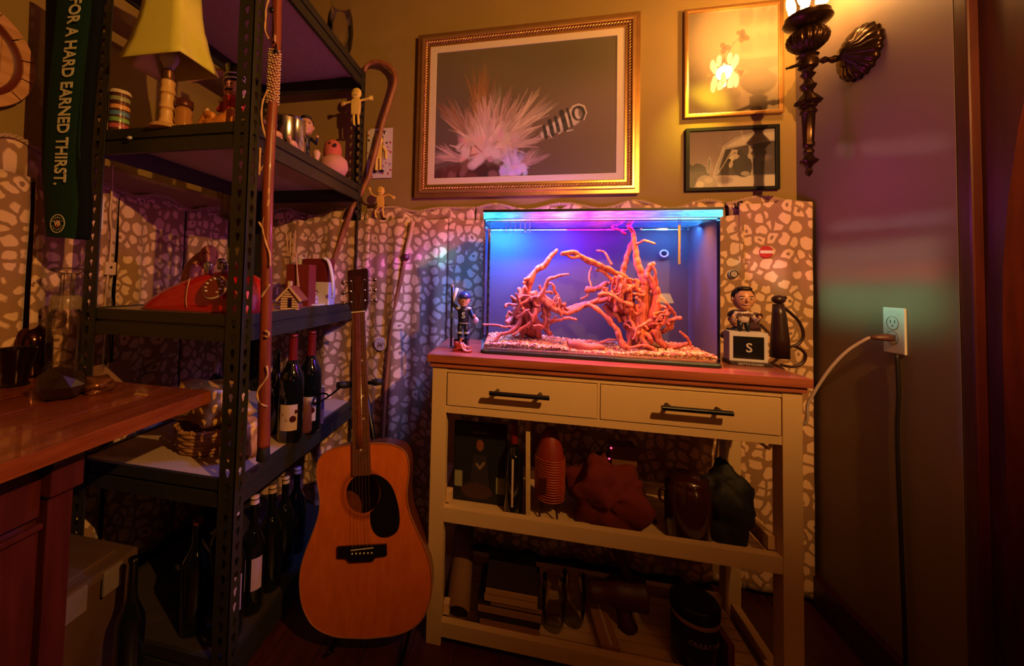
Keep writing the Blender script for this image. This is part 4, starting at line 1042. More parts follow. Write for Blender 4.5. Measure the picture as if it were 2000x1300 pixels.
# ================================================================ OUTLET AND CORDS
m_white = mat('white_plastic', (.62, .60, .60), .35)
y0, y1 = PX(1772, 640, RX).y, PX(1730, 640, RX).y; zz0, zz1 = PX(1752, 690, RX).z, PX(1752, 601, RX).z
ol = thing('wall_outlet', 'white wall outlet with a plugged-in cord on the right wall', 'outlet', (RX, (y0+y1)/2, (zz0+zz1)/2))
B().box((RX-.006, y0, zz0), (RX-.0005, y1, zz1)).done('cover_plate', m_white, ol, bevel=.002)
yc_, zc_ = (y0+y1)/2, (zz0+zz1)/2
m_slot = mat('dark_slot', (.02, .02, .02), .6)
for s in (-1, 1):
    zc = zc_+s*.0195
    r_ = B().lathe([(.0165, 0), (.0165, .0018)], c=(RX-.0061, yc_, zc), n=20, M=Matrix.Rotation(-math.pi/2, 4, 'Y')).done('socket', m_white, ol)
    for dy in (-.0062, .0062): B().box((RX-.0086, yc_+dy-.0009, zc+.000), (RX-.0079, yc_+dy+.0009, zc+.0085)).done('slot', m_slot, r_)
    B().ell((RX-.0083, yc_, zc-.007), (.0007, .0022, .0022), u=8, v=6).done('slot', m_slot, r_)
    B().tube([(RX-.0083, yc_+.0175*math.cos(t), zc+.0175*math.sin(t)) for t in [i*math.pi/12 for i in range(24)]], .0006, 4, closed=True).done('socket_edge', m_slot, r_)
zq = zc_-.0195
cd_ = thing('power_cord', 'pale power cord curving from the table to the wall outlet', 'cord', (RX-.01, yc_, zq))
B().tube([(RX-.009, yc_, zq), (RX-.026, yc_, zq), (RX-.040, yc_+.002, zq-.001), (RX-.055, yc_+.004, zq-.002)], [.010, .011, .008, .005], 12, squash=.8).done('plug', mat('brown_plug', (.10, .035, .03), .4), cd_, smooth=True)
pts = [(RX-.050, yc_+.004, zq-.002)]+[PY(x, y, yy) for x, y, yy in [(1690, 663, 1.305), (1655, 685, 1.33), (1625, 715, 1.35), (1600, 750, 1.37), (1578, 788, 1.39), (1560, 830, 1.42)]]
pts += [(.700, 1.54, -.42), (.66, 1.555, -.6)]
B().tube(smooth_path(pts, 6), .0042, 8).done('cable', mat('pale_cable', (.50, .38, .36), .45), cd_, smooth=True)
b = B().tube(smooth_path([(RX-.009, yc_-.012, zz0-.001), (RX-.008, yc_-.014, zz0-.10), (RX-.008, yc_-.008, zz0-.25), (RX-.008, yc_-.02, FLOOR+.15), (RX-.012, yc_-.02, FLOOR+.008)], 6), .0045, 8)
b.done('power_cord', mat('black_cable', (.008, .006, .006), .5), smooth=True, loc=(RX-.01, yc_-.012, FLOOR), label='black cord running down the right wall below the outlet', cat='cord')
def hg(p, px): return px/F_*p.dot(fw)
def dist_(p): return p.dot(fw)
m_skin = mat('toy_skin', (.55, .27, .17), .4)
m_blackg = mat('black_gloss', (.008, .007, .009), .2, coat=.3)
m_whitep = mat('white_paint', (.70, .66, .66), .4)
m_bamboo = wood_mat('bamboo', (.55, .30, .09), (.70, .42, .15), .4, axis='Z', bump=.1)
m_redpl = mat('red_plastic', (.50, .010, .008), .18, coat=.5, var=.05)

def figure(label, base, h, rz=0, head=.36, skin=None, hair=None, top=None, legs=None, cat='figurine', arms=((-.24, .40, -.10), (.24, .40, -.10)), hat=None, plinth=None, shoes=None, seated=False, group=None, hairstyle='short', name='bobblehead'):
    """small doll: feet at base, faces -Y before turning; parts built in local coordinates"""
    t = thing(name, label, cat, base, rz, group)
    L = dict(local=True); z0 = 0
    if plinth is not None:
        B().lathe([(h*.17, 0), (h*.17, h*.03), (h*.15, h*.045)], n=20).done('base', plinth, t, smooth=True, auto=True, **L); z0 = h*.045
    H = h-z0; hh = H*head; bh = H-hh; hip = z0+bh*.42; sh = z0+bh*.88
    for s in (-1, 1):
        b = B().tube([(s*H*.055, 0, hip+.01*H), (s*H*.065, -H*.01, z0+(hip-z0)*.5), (s*H*.07, 0, z0+H*.03)], [H*.06, H*.05, H*.04], 10)
        b.ell((s*H*.07, -H*.025, z0+H*.022), (H*.04, H*.065, H*.024), u=10, v=8); b.done('leg', legs, t, smooth=True, **L)
    b = B().lathe([(H*.02, hip-H*.03), (H*.105, hip-.01*H), (H*.10, hip+H*.06), (H*.115, sh-H*.09), (H*.125, sh-H*.04), (H*.085, sh), (H*.035, sh+H*.02)], n=18)
    for v in b.b.verts: v.co.y *= .72
    b.done('torso', top, t, smooth=True, **L)
    for i, (ax, az, ay) in enumerate(arms):
        s = -1 if i == 0 else 1; S = V((s*H*.115, 0, sh-H*.035)); E = V((ax*H, ay*H*.4, z0+bh*.60+(az-.40)*H*.5)); Hd = V((ax*H*1.05, ay*H*1.6, z0+az*H+bh*.12))
        b = B().tube([S, E, Hd], [H*.045, H*.038, H*.03], 10); a = b.done('arm', top, t, smooth=True, **L)
        b = B().ell(Hd, (H*.032, H*.03, H*.036), u=10, v=8)
        for k in range(4): b.tube([Hd, Hd+V(((k-1.5)*H*.012, -H*.022, -H*.028))], [H*.009, H*.007], 6)
        b.tube([Hd, Hd+V((-s*H*.03, -H*.018, H*.004))], [H*.010, H*.008], 6)
        b.done('hand', skin, a, smooth=True, **L)
    hc = V((0, 0, sh+hh*.50)); r = hh*.5
    b = B().ell(hc, (r*.78, r*.85, r*1.0), u=20, v=16)
    b.ell(hc+V((0, -r*.85, -r*.10)), (r*.11, r*.20, r*.20), u=8, v=8)                      # nose
    b.ell(hc+V((0, -r*.30, -r*.62)), (r*.45, r*.45, r*.35), u=12, v=8)                      # chin
    for s in (-1, 1): b.ell(hc+V((s*r*.79, 0, -r*.06)), (r*.09, r*.17, r*.24), u=8, v=8)    # ears
    b.cyl((0, 0, sh-H*.01), (0, 0, sh+hh*.2), H*.035, n=10)
    hd = b.done('head', skin, t, smooth=True, **L)
    for s in (-1, 1):
        B().ell(hc+V((s*r*.32, -r*.76, r*.06)), (r*.14, r*.07, r*.08), u=8, v=6).done('eye', m_whitep, hd, smooth=True, **L)
        B().ell(hc+V((s*r*.31, -r*.83, r*.06)), (r*.06, r*.03, r*.06), u=8, v=6).done('pupil', m_blackg, hd, smooth=True, **L)
        B().tube([hc+V((s*r*.16, -r*.80, r*.22)), hc+V((s*r*.46, -r*.72, r*.24))], r*.035, 6).done('eyebrow', hair or m_blackg, hd, smooth=True, **L)
    B().tube([hc+V((-r*.26, -r*.76, -r*.42)), hc+V((0, -r*.80, -r*.49)), hc+V((r*.26, -r*.76, -r*.42))], [r*.03, r*.06, r*.03], 6).done('mouth', mat('toy_mouth', (.6, .35, .3), .4), hd, smooth=True, **L)
    if hairstyle and hair is not None and hat is None:
        b = B(); b.ell(hc+V((0, r*.14, r*.24)), (r*.84, r*.84, r*.84), u=18, v=12)
        for v in b.b.verts:
            if v.co.y < hc.y-r*.35 and v.co.z < hc.z+r*.45: v.co.y = hc.y-r*.35
        b.ell(hc+V((0, -r*.35, r*.86)), (r*.55, r*.4, r*.22), u=12, v=8)
        b.done('hair', hair, t, smooth=True, **L)
    if hat is not None:
        b = B(); b.ell(hc+V((0, r*.05, r*.38)), (r*.92, r*.98, r*.74), u=18, v=12)
        for v in b.b.verts: v.co.z = max(v.co.z, hc.z+r*.28)
        b.box((hc.x-r*.7, -r*1.08, hc.z+r*.28), (hc.x+r*.7, -r*.5, hc.z+r*.36)); b.done('helmet', hat, t, smooth=True, auto=True, **L)
    return t, H, z0, sh, hc, r

# ---------------------------------------------------------------- big walking stick by the front post
m_stick = wood_mat('peeled_red_stick', (.15, .022, .010), (.28, .055, .022), .4, axis='Z', bump=.2, coat=.2)
m_vine = mat('pale_vine', (.62, .36, .18), .6, var=.2)
stx = [(533, -12), (532, 60), (531, 120), (528, 200), (524, 280), (521, 360), (519, 450), (521, 540), (519, 640), (517, 740), (516, 820), (515, 872)]
SP = [PY(x, y, .925+.005*math.sin(i)) for i, (x, y) in enumerate(stx)]
for p in SP: p.x = max(p.x, -.668)
stk = thing('walking_stick', 'tall red-brown walking stick wound with pale vine in front of the shelving', 'stick', SP[-1])
B().tube(smooth_path(SP, 5), [.0125+.0035*i/55+.0012*noise.noise(V((i*.35, 3, 0))) for i in range(len(smooth_path(SP, 5)))], 14).done('shaft', m_stick, stk, smooth=True)
def St(x, y, d=.012): p = PY(x, y, .925); q = p.copy(); q.y -= .0135; q.x = max(q.x, -.690); return q
def vine(pts, r=.0028):
    B().tube(smooth_path([St(*p) for p in pts], 6), [r*(1+.2*math.sin(i*.9)) for i in range(len(smooth_path([St(*p) for p in pts], 6)))], 7).done('vine', m_vine, stk, smooth=True)
vine([(531, 5), (520, 25), (517, 45), (522, 65), (531, 82)]); vine([(530, 180), (522, 195), (514, 212), (514, 235), (522, 262), (530, 285), (531, 300)])
vine([(509, 292), (513, 318), (510, 345)]); vine([(511, 338), (520, 328), (531, 325)]); vine([(531, 392), (526, 415), (520, 440), (522, 460), (527, 480), (533, 496), (534, 520)]); vine([(512, 435), (519, 448), (521, 460)])
vine([(533, 555), (524, 568), (517, 580)]); vine([(527, 712), (529, 730), (521, 744), (510, 760), (510, 775), (521, 788), (528, 790)]); vine([(526, 360), (531, 370), (529, 382), (522, 378), (523, 362), (529, 360)])
vine([(524, 645), (531, 648), (530, 656), (524, 655)])
b = B()
for i in range(46):
    t = i/45; p = PY(530-3*t, 102+100*t, .925); p.x = max(p.x, -.668)
    for k in range(6):
        a = k*1.05+i*.6; b.ell(p+V((.0145*math.cos(a), .0145*math.sin(a), .0012*math.sin(k*2))), (.0035, .0035, .0018), u=6, v=5)
b.done('cord_wrap', mat('cream_cord', (.72, .52, .30), .9, bump=.4, scale=200), stk, smooth=True, kind='stuff')
B().ell(St(536, 26), (.0085, .006, .0085)).done('knob', m_blackg, stk, smooth=True)
B().tube(smooth_path([St(534, 30), St(528, 60), St(536, 85), St(542, 70), St(541, 34)], 5), .0016, 6).done('wrist_cord', mat('dark_red_cord', (.12, .02, .015), .7), stk, smooth=True)
b = B(); 
for i in range(5): b.ell(St(543, 76+i*2.5), .0028, u=8, v=6)
b.done('bead_string', m_vine, stk, smooth=True, kind='stuff')
B().lathe([(.002, .012), (.003, .0), (.008, -.012)], c=St(545, 100), n=10).done('tassel', m_blackg, stk, smooth=True)
e = SP[-1]; B().lathe([(.0165, -.033), (.0175, -.030), (.0145, .006), (.013, .008)], c=e, n=18).done('rubber_tip', mat('black_rubber', (.006, .005, .005), .7), stk, smooth=True, auto=True)

# ---------------------------------------------------------------- second shelf
s2 = SH[1]
p = PY(232, 246, .925); h = PY(232, 180, .925).z-s2; p.z = s2
can = thing('tin_can', 'tall colourful printed tin with cream lid at the left end of second shelf', 'tin', p)
B().lathe([(h*.16, 0), (h*.18, .002), (h*.18, h*.93)], c=p, n=28, caps=True).done('body', mat('can_dark', (.12, .04, .03), .25, .3), can, smooth=True, auto=True)
B().lathe([(h*.195, h*.92), (h*.20, h*.96), (h*.18, h), (h*.15, h)], c=p, n=28).done('lid', mat('cream_lid', (.72, .55, .36), .4), can, smooth=True, auto=True)
rnd = random.Random(3)
for i, (z, c) in enumerate([(.80, (.30, .32, .16)), (.62, (.75, .32, .12)), (.48, (.10, .22, .42)), (.34, (.20, .38, .12)), (.20, (.50, .10, .12))]):
    B().lathe([(h*.1805, h*(z-.045)), (h*.184, h*z), (h*.1805, h*(z+.045))], c=p, n=28, caps=False).done('printed_band', mat('can_band_%d' % i, c, .3, var=.5, scale=60), can, smooth=True)

m_yel = mat('yellow_shade', (.68, .62, .09), .75, var=.12, scale=18, bump=.3)
zb = .575
C4 = [PZ(x, y, zb) for x, y in ((233, 112), (348, 100), (429, 150), (314, 164))]
cen = sum(C4, V())/4; dl_ = (C4[0]-C4[2]); side = dl_.length/2
# square it up about its centre
ax = (C4[1]-C4[0]).normalized(); ay = V((-ax.y, ax.x, 0)); ls = .5*((C4[1]-C4[0]).length+(C4[2]-C4[3]).length)/2; ls2 = .5*((C4[3]-C4[0]).length+(C4[2]-C4[1]).length)/2
lb = V((cen.x-.004, cen.y, s2))
lampt = thing('table_lamp', 'table lamp with bamboo stem and plain yellow flared square shade', 'lamp', lb)
b = B(); rings = []
for z, k in ((0, 1), (.02, .93), (.06, .80), (.10, .70), (.12, .645), (.16, .60), (.225, .55)):
    rg = []
    for i in range(32):
        a = 2*math.pi*i/32+math.pi/4; c_, s_ = math.cos(a), math.sin(a); q = 1/max(abs(c_), abs(s_)); q = min(q, 1.40)*(1-.02*math.sin(z*40))
        rg.append(b.b.verts.new(cen+ax*(ls*k*q*c_)+ay*(ls2*k*q*s_)+V((0, 0, z))))
    rings.append(rg)
for r0, r1 in zip(rings, rings[1:]):
    for i in range(32): b.b.faces.new((r0[i], r0[(i+1) % 32], r1[(i+1) % 32], r1[i]))
shd = b.done('lamp_shade', m_yel, lampt, smooth=True, solid=.003)
B().lathe([(.040, 0), (.042, .004), (.036, .010), (.030, .014), (.012, .017)], c=lb, n=28).done('base', m_bamboo, lampt, smooth=True, auto=True)
st_ = []
for z0, z1 in ((.014, .055), (.057, .098), (.100, .140)): st_ += [(.0165, z0), (.0205, z0+.003), (.0165, (z0+z1)/2), (.018, z1-.004), (.0150, z1)]
B().lathe(st_, c=lb, n=20).done('stem', m_bamboo, lampt, smooth=True, auto=True)
B().lathe([(.013, .140), (.016, .146), (.016, .166), (.012, .170)], c=lb, n=20).done('socket', mat('dark_brass', (.16, .07, .03), .4, .7), lampt, smooth=True, auto=True)
B().lathe([(.010, .170), (.014, .180), (.022, .196), (.024, .208), (.018, .222), (.0, .230)], c=lb, n=20).done('bulb', mat('unlit_bulb', (.75, .68, .72), .3), lampt, smooth=True)
B().tube([lb+V((0, 0, .228)), lb+V((0, 0, .240))], .003, 6).done('finial', MATS['dark_brass'], lampt)

p = PY(358, 240, .92); h = PY(358, 196, .92).z-s2; p.z = s2
j = thing('honey_jar', 'small ribbed amber glass jar with metal lid beside the bamboo lamp stem', 'jar', p)
B().lathe([(h*.20, 0), (h*.25, h*.05), (h*.22, h*.18), (h*.26, h*.32), (h*.22, h*.45), (h*.26, h*.6), (h*.20, h*.75)], c=p, n=22).done('glass', mat('amber', (.40, .17, .04), .12, coat=.6), j, smooth=True)
B().lathe([(h*.25, h*.75), (h*.26, h*.80), (h*.25, h*.96), (h*.20, h)], c=p, n=22, flute=(11, .03)).done('lid', mat('dark_lid', (.12, .03, .02), .35, .4), j, smooth=True)
# bat wedged behind the lamp
a = PY(262, 168, 1.30); c = PY(470, 135, 1.50)
bt_ = thing('wooden_bat', 'wooden bat with shiny black end cap poking out behind the lampshade', 'bat', a)
d = (c-a)
B().tube([a+d*.08, a+d*.4, a+d], [.026, .022, .014], 16).done('shaft', m_bamboo, bt_, smooth=True)
B().tube([a-d.normalized()*.012, a, a+d*.06, a+d*.085], [.018, .030, .032, .028], 18).done('end_cap', m_blackg, bt_, smooth=True)
# orange bird-shaped dish
p = PY(422, 236, .925); p.z = s2
ob = thing('orange_bird_dish', 'orange ceramic bird-shaped dish in front of the nutcracker', 'dish', p)
m_or = mat('orange_ceramic', (.62, .22, .04), .3, coat=.4)
b = B().tube(smooth_path([p+V((-.052, 0, .012)), p+V((-.035, 0, .022)), p+V((.0, 0, .018)), p+V((.030, 0, .024)), p+V((.050, 0, .046)), p+V((.048, 0, .058))], 4), [.010]*2+[.014]*4+[.020]*4+[.022]*4+[.018]*4+[.010]*2+[.005], 14)
b.done('body', m_or, ob, smooth=True)
b = B().tube(smooth_path([p+V((-.042, -.004, .026)), p+V((-.022, -.010, .042)), p+V((-.002, -.012, .036)), p+V((-.006, -.012, .020))], 5), [.009]*6+[.011]*5+[.007]*5, 12); b.done('head', m_or, ob, smooth=True)
B().lathe([(.010, 0), (.004, .010), (.0, .014)], c=p+V((-.020, -.010, .048)), n=8).done('crest', mat('pale_crest', (.7, .45, .2), .5), ob, smooth=True)
# nutcracker
p = PY(455, 226, .955); p.z = s2; m_red = mat('red_enamel', (.48, .03, .03), .3); m_pink = mat('pink_face', (.70, .33, .28), .4); m_fur = mat('white_fur', (.72, .55, .42), .95, bump=.6, scale=120)
nc = thing('nutcracker', 'red-coated nutcracker soldier with white hair and black hat on the second shelf', 'figurine', p)
H = hg(p, 100)
B().box(p+V((-.020, -.016, 0)), p+V((.020, .016, .008))).done('base', m_black, nc, bevel=.001)
for s in (-1, 1): B().cyl(p+V((s*.009, 0, .008)), p+V((s*.009, 0, .036)), .0075, n=12).done('leg', m_whitep, nc, smooth=True)
B().lathe([(.016, .036), (.019, .040), (.017, .062), (.019, .068), (.010, .070)], c=p, n=18).done('torso', m_red, nc, smooth=True, auto=True)
for s in (-1, 1):
    a_ = B().tube([p+V((s*.020, 0, .066)), p+V((s*.025, -.002, .050)), p+V((s*.022, -.012, .044))], [.0065, .006, .005], 10).done('arm', m_red, nc, smooth=True)
    B().cyl(p+V((s*.022, 0, .062)), p+V((s*.0225, 0, .069)), .0085, n=12).done('epaulette', m_whitep, a_, smooth=True)
hd = B().lathe([(.013, .070), (.016, .074), (.0165, .096), (.014, .100)], c=p, n=20).done('head', m_pink, nc, smooth=True, auto=True)
B().ell(p+V((0, -.017, .087)), (.003, .004, .005)).done('nose', m_pink, hd, smooth=True)
for s in (-1, 1):
    B().ell(p+V((s*.006, -.0155, .092)), (.002, .0015, .002)).done('eye', m_blackg, hd, smooth=True)
    B().tube([p+V((0, -.017, .0815)), p+V((s*.006, -.0165, .080)), p+V((s*.010, -.0145, .083))], [.0018, .0016, .0006], 6).done('moustache', m_blackg, hd, smooth=True)
    B().ell(p+V((s*.0165, .002, .087)), (.006, .009, .013)).done('hair', m_fur, nc, smooth=True)
B().lathe([(.017, .100), (.0175, .104), (.015, .120), (.017, .132), (.012, .134)], c=p, n=20).done('hat', m_blackg, nc, smooth=True, auto=True)
for z in (.103, .112): B().tube([p+V((.0185*math.cos(t), .0185*math.sin(t), z+.002*math.cos(t))) for t in [i*math.pi/8 for i in range(16)]], .0015, 6, closed=True).done('hat_band', m_whitep, nc, smooth=True)
B().tube([p+V((.010, 0, .125)), p+V((.016, -.002, .140))], [.002, .001], 6).done('plume', m_whitep, nc)
nc.scale = ((PY(455, 124, .955).z-s2)/.140,)*3
# steel pot
p = PY(556, 262, 1.16); p.z = s2; R_ = .070; h = PY(556, 222, 1.10).z-s2; p.x = min(p.x, SX1-.015-R_-.002)
B().lathe([(R_*.96, 0), (R_, .004), (R_, h-.004), (R_+.004, h), (R_-.003, h), (R_-.003, .006), (0, .005)], c=p, n=40, caps=False).done('steel_pot', mat('polished_steel', (.62, .60, .58), .14, 1, var=.03), smooth=True, auto=True, loc=p, label='polished steel pot without lid on the second shelf', cat='pot')
# small toy animals along the edge
m_ani = mat('toy_animal_tan', (.62, .33, .20), .5); 
for i, (x, y, yy, lb_, c_) in enumerate([(548, 252, .99, 'tiny tan toy camel at the near end of the second shelf edge', (.66, .40, .16)), (558, 266, 1.03, 'tiny brown toy goat standing between the toy camel and toy pig', (.60, .32, .18)), (578, 284, 1.11, 'small pinkish toy pig lying before the dark-haired bobblehead', (.66, .36, .30))]):
    p = PY(x, y, yy); p.z = s2; p.x = -.722; s = .95
    a_ = thing(['toy_camel', 'toy_goat', 'toy_pig'][i], lb_, 'toy', p); mm = mat('toy_ani_%d' % i, c_, .5)
    B().ell(p+V((0, 0, .022*s)), (.010*s, .020*s, .011*s)).done('body', mm, a_, smooth=True)
    for dx in (-1, 1):
        for dy in (-1, 1): B().cyl(p+V((dx*.005*s, dy*.011*s, 0)), p+V((dx*.005*s, dy*.011*s, .018*s)), .003*s, .004*s, 8).done('leg', mm, a_, smooth=True)
    b = B().ell(p+V((0, -.024*s, .036*s)), (.006*s, .010*s, .007*s)); b.tube([p+V((0, -.016*s, .024*s)), p+V((0, -.022*s, .036*s))], .005*s, 8)
    for dx in (-1, 1): b.lathe([(.002*s, 0), (0, .007*s)], c=p+V((dx*.004*s, -.020*s, .041*s)), n=6)
    b.done('head', mm, a_, smooth=True)
    if i == 0: B().ell(p+V((0, .003*s, .034*s)), (.006*s, .008*s, .008*s)).done('hump', mm, a_, smooth=True)
m_navy = mat('dark_jersey', (.010, .012, .03), .45); m_hair = mat('dark_hair', (.012, .007, .006), .5)
p = PY(607, 298, 1.20); p.z = s2; p.x = -.735; bbh = PX(604, 228, -.735).z-s2
f1 = figure('dark-haired bobblehead in black jersey on the second shelf beside the steel pot', p, bbh, math.radians(35), skin=m_skin, hair=m_hair, top=m_navy, legs=m_navy, head=.44, plinth=m_blackg)
q = p+V((.010, .060, 0)); 
B().lathe([(.010, 0), (.012, .004), (.006, .012), (.012, .028), (.014, .040), (.008, .050), (0, .052)], c=q, n=16).done('toy_vase', mat('pink_bisque', (.66, .40, .34), .5), smooth=True, loc=q, label='small pink and white figurine tucked behind the dark-haired bobblehead', cat='figurine')
# knitted bird
p = PY(668, 345, 1.44); p.z = s2; p.x = -.750; kbh = PX(664, 280, -.750).z-s2
kb = thing('knitted_bird', 'plump red and pink knitted toy bird at the far end of second shelf', 'toy', p)
m_k1 = mat('red_knit', (.55, .12, .09), .95, bump=.9, scale=260); m_k2 = mat('pink_knit', (.62, .30, .28), .95, bump=.9, scale=260)
B().lathe([(.012, 0), (.032, .006), (.042, .028), (.038, .05), (.022, .064)], c=p, n=24).done('body', m_k2, kb, smooth=True)
hd = B().lathe([(.022, .056), (.026, .066), (.026, .085), (.022, .100), (.012, .110), (0, .113)], c=p+V((-.006, 0, 0)), n=24).done('head', m_k1, kb, smooth=True)
B().lathe([(.006, 0), (.004, .006), (0, .010)], c=p+V((.012, -.022, .088)), n=10, M=Matrix.Rotation(math.radians(100), 4, 'X')).done('beak', m_blackg, hd, smooth=True)
B().ell(p+V((-.002, -.0265, .095)), (.003, .002, .003)).done('eye', m_blackg, hd, smooth=True)
kb.scale = (kbh/.113,)*3
# bendy smiling man on the rear post and his twin on the ledge
def bendy(label, pts, name='bendy_man', col=None, face=True, sc_=1.0, at=None, cat='toy'):
    """pts: head, neck, hip, handL, elbowL, handR, elbowR, footL, kneeL, footR, kneeR in world space"""
    hd, nk_, hp, hl, el, hr, er, fl_, kl, fr_, kr = [V(p) for p in pts]
    t = thing(name, label, cat, V((hp.x, hp.y, min(fl_.z, fr_.z))))
    m = col; w = (nk_-hp).length
    ux = (hr-hl).normalized(); ux = V((1, 0, 0))
    b = B(); n = V((0, -1, 0))
    b.prism([(-.26*w, 0), (.26*w, 0), (.30*w, .5*w), (.27*w, w), (-.27*w, w), (-.30*w, .5*w)], hp-n*.10*w, ux, (nk_-hp).normalized(), n*.22*w); b.done('torso', m, t, bevel=.0012, smooth=True, auto=True)
    r = (hd-nk_).length*.95
    h_ = B().ell(hd, (r, r*.55, r*1.1), u=18, v=12).done('head', m, t, smooth=True)
    if face:
        for s in (-1, 1): B().ell(hd+V((s*r*.32, -r*.52, r*.22)), (r*.07, r*.05, r*.11), u=6, v=6).done('eye', m_blackg, h_, smooth=True)
        B().tube([hd+V((r*.45*math.cos(a), -r*.53+r*.1*abs(math.cos(a)), r*.45*math.sin(a))) for a in [math.radians(-155+i*13) for i in range(11)]], r*.05, 5).done('smile', m_blackg, h_)
    for s, hnd, elb in ((-1, hl, el), (1, hr, er)):
        a = B().tube(smooth_path([nk_+ux*s*.2*w+V((0, 0, -.12*w)), elb, hnd], 4), .075*w, 8).done('arm', m, t, smooth=True)
        b = B().ell(hnd, (.12*w, .08*w, .13*w), u=8, v=6)
        dd = (hnd-elb).normalized()
        for k in range(4):
            an = (k-1.5)*.45; v_ = V((dd.x*math.cos(an)-dd.z*math.sin(an), 0, dd.x*math.sin(an)+dd.z*math.cos(an))); b.tube([hnd, hnd+v_*.24*w], [.045*w, .035*w], 6)
        v_ = V((dd.z, 0, -dd.x))*(-s); b.tube([hnd, hnd+v_*.17*w], [.045*w, .035*w], 6)
        b.done('hand', m, a, smooth=True)
    for s, ft, kn in ((-1, fl_, kl), (1, fr_, kr)):
        l_ = B().tube(smooth_path([hp+ux*s*.15*w, kn, ft+V((0, 0, .05*w))], 4), .085*w, 8).done('leg', m, t, smooth=True)
        B().ell(ft+V((s*.05*w, -.10*w, .05*w)), (.12*w, .22*w, .07*w), u=10, v=6).done('shoe', m_blackg, l_, smooth=True)
    return t
m_by = mat('bendy_yellow', (.85, .60, .12), .45, var=.05); m_by2 = mat('bendy_ochre', (.70, .42, .06), .5)
Yq = 1.585
def q_(x, y, Y=Yq): return PY(x, y, Y)
# clings to the side of the rear post
Yq = 1.56
bendy('pale yellow smiling bendy toy man clinging to the rear shelving post', [q_(696, 183, Yq), q_(696, 194, Yq), q_(695, 224, Yq), q_(672, 202, Yq), q_(680, 200, Yq), q_(722, 192, Yq), q_(709, 195, Yq), q_(692, 248, Yq), q_(691, 236, Yq), q_(700, 248, Yq), q_(700, 236, Yq)], col=m_by)
Yq = 1.60
lz = .252
P_ = [q_(743, 373, Yq), q_(743, 382, Yq), q_(744, 405, Yq), q_(722, 370, Yq), q_(727, 380, Yq), q_(767, 385, Yq), q_(758, 380, Yq), q_(735, 428, Yq), q_(733, 412, Yq), q_(751, 428, Yq), q_(748, 416, Yq)]
bendy('ochre bendy toy figure waving while standing on the ledge right of the shelving', P_, name='bendy_figure', col=m_by2)
# third one sealed on a printed card hung on the wall
Yk = W-.012
x0, x1 = PY(716, 300, Yk).x, PY(765, 300, Yk).x; z0, z1 = PY(740, 347, Yk).z, PY(740, 250, Yk).z
cd2 = thing('carded_toy', 'toy bendy man sealed on a white star-printed card hanging on the wall', 'toy', ((x0+x1)/2, W, z0))
cv = Canvas(70, 130, (.66, .56, .62)); rnd = random.Random(8)
for i in range(26): cv.ell(rnd.random(), rnd.random(), .045, .022, rnd.choice([(.06, .02, .06), (.45, .05, .08), (.30, .16, .42), (.50, .20, .30)]), rnd.random()*3, .3)
cv.ell(.5, .12, .3, .06, (.70, .62, .64))
cv.plane('card', Matrix.Translation(((x0+x1)/2, Yk+.004, (z0+z1)/2)) @ MPX, x1-x0, z1-z0, cd2, .4)
B().box((x0, Yk+.0045, z0), (x1, Yk+.008, z1)).done('backing', m_whitep, cd2)
text('lettering', 'TOY', .022, frame_M(((x0+x1)/2+.006, Yk+.002, z1-.022), (1, 0, 0), (0, 0, 1)), m_blackg, cd2, bold=.001)
w = (z1-z0)*.30; cx_ = (x0+x1)/2; zc = z0+(z1-z0)*.40
b = B().prism([(-.22*w, 0), (.22*w, 0), (.22*w, w), (-.22*w, w)], (cx_, Yk+.002, zc-.1*w), (1, 0, 0), (0, 0, 1), (0, -.010, 0)); b.ell((cx_, Yk-.004, zc+w*1.15), (.3*w, .2*w, .33*w))
for s in (-1, 1):
    b.tube([(cx_+s*.2*w, Yk-.003, zc+.8*w), (cx_+s*.5*w, Yk-.003, zc+.4*w), (cx_+s*.5*w, Yk-.003, zc-.1*w)], .08*w, 8); b.tube([(cx_+s*.12*w, Yk-.003, zc), (cx_+s*.16*w, Yk-.003, zc-.85*w)], .09*w, 8)
b.done('toy_man', m_by, cd2, smooth=True, auto=True)
for s in (-1, 1): B().ell((cx_+s*.24*w, Yk-.005, zc-.9*w), (.2*w, .1*w, .07*w)).done('shoe', m_blackg, cd2, smooth=True)
b = B().tube([(cx_-.02, Yk-.006, zc-w), (cx_-.02, Yk-.008, zc+w*1.4), (cx_+.02, Yk-.008, zc+w*1.4), (cx_+.02, Yk-.006, zc-w)], .003, 6, closed=True); b.done('blister', glass_mat('blister_plastic', (1, 1, 1), 1), cd2, smooth=True)

# crook-handled cane leaning behind the rear post
m_cane = wood_mat('bark_cane', (.20, .06, .025), (.36, .13, .05), .45, axis='Z', bump=.5)
Yc_ = 1.628
cp = [(708, 135), (714, 122), (730, 116), (750, 120), (765, 134), (769, 152), (762, 180), (748, 230), (735, 280), (722, 330), (706, 385), (690, 430), (672, 480), (655, 535), (640, 590), (625, 645), (612, 700)]
cpts = smooth_path([PY(x, y, Yc_-.010*(i < 7)) for i, (x, y) in enumerate(cp)], 5)
for q in cpts:
    if q.z < .36: q.y = 1.5745
cane = thing('crook_cane', 'knobbly crook-handled wooden cane leaning behind the rear shelving post', 'cane', cpts[-1])
for i, q in enumerate(cpts):   # ease between wall and cloth
    t = min(1, max(0, (q.z-.30)/.14)); q.y = 1.578*(1-t)+1.64*t
n = len(cpts); B().tube(cpts, [.0115*(.7+.3*min(1, i/12))*(1+.12*noise.noise(V((i*.6, 9, 0)))) for i in range(n)], 12).done('shaft', m_cane, cane, smooth=True)
B().tube([cpts[-1], cpts[-1]+(cpts[-1]-cpts[-3]).normalized()*.03], [.013, .014], 12).done('rubber_tip', MATS['black_rubber'], cane, smooth=True)
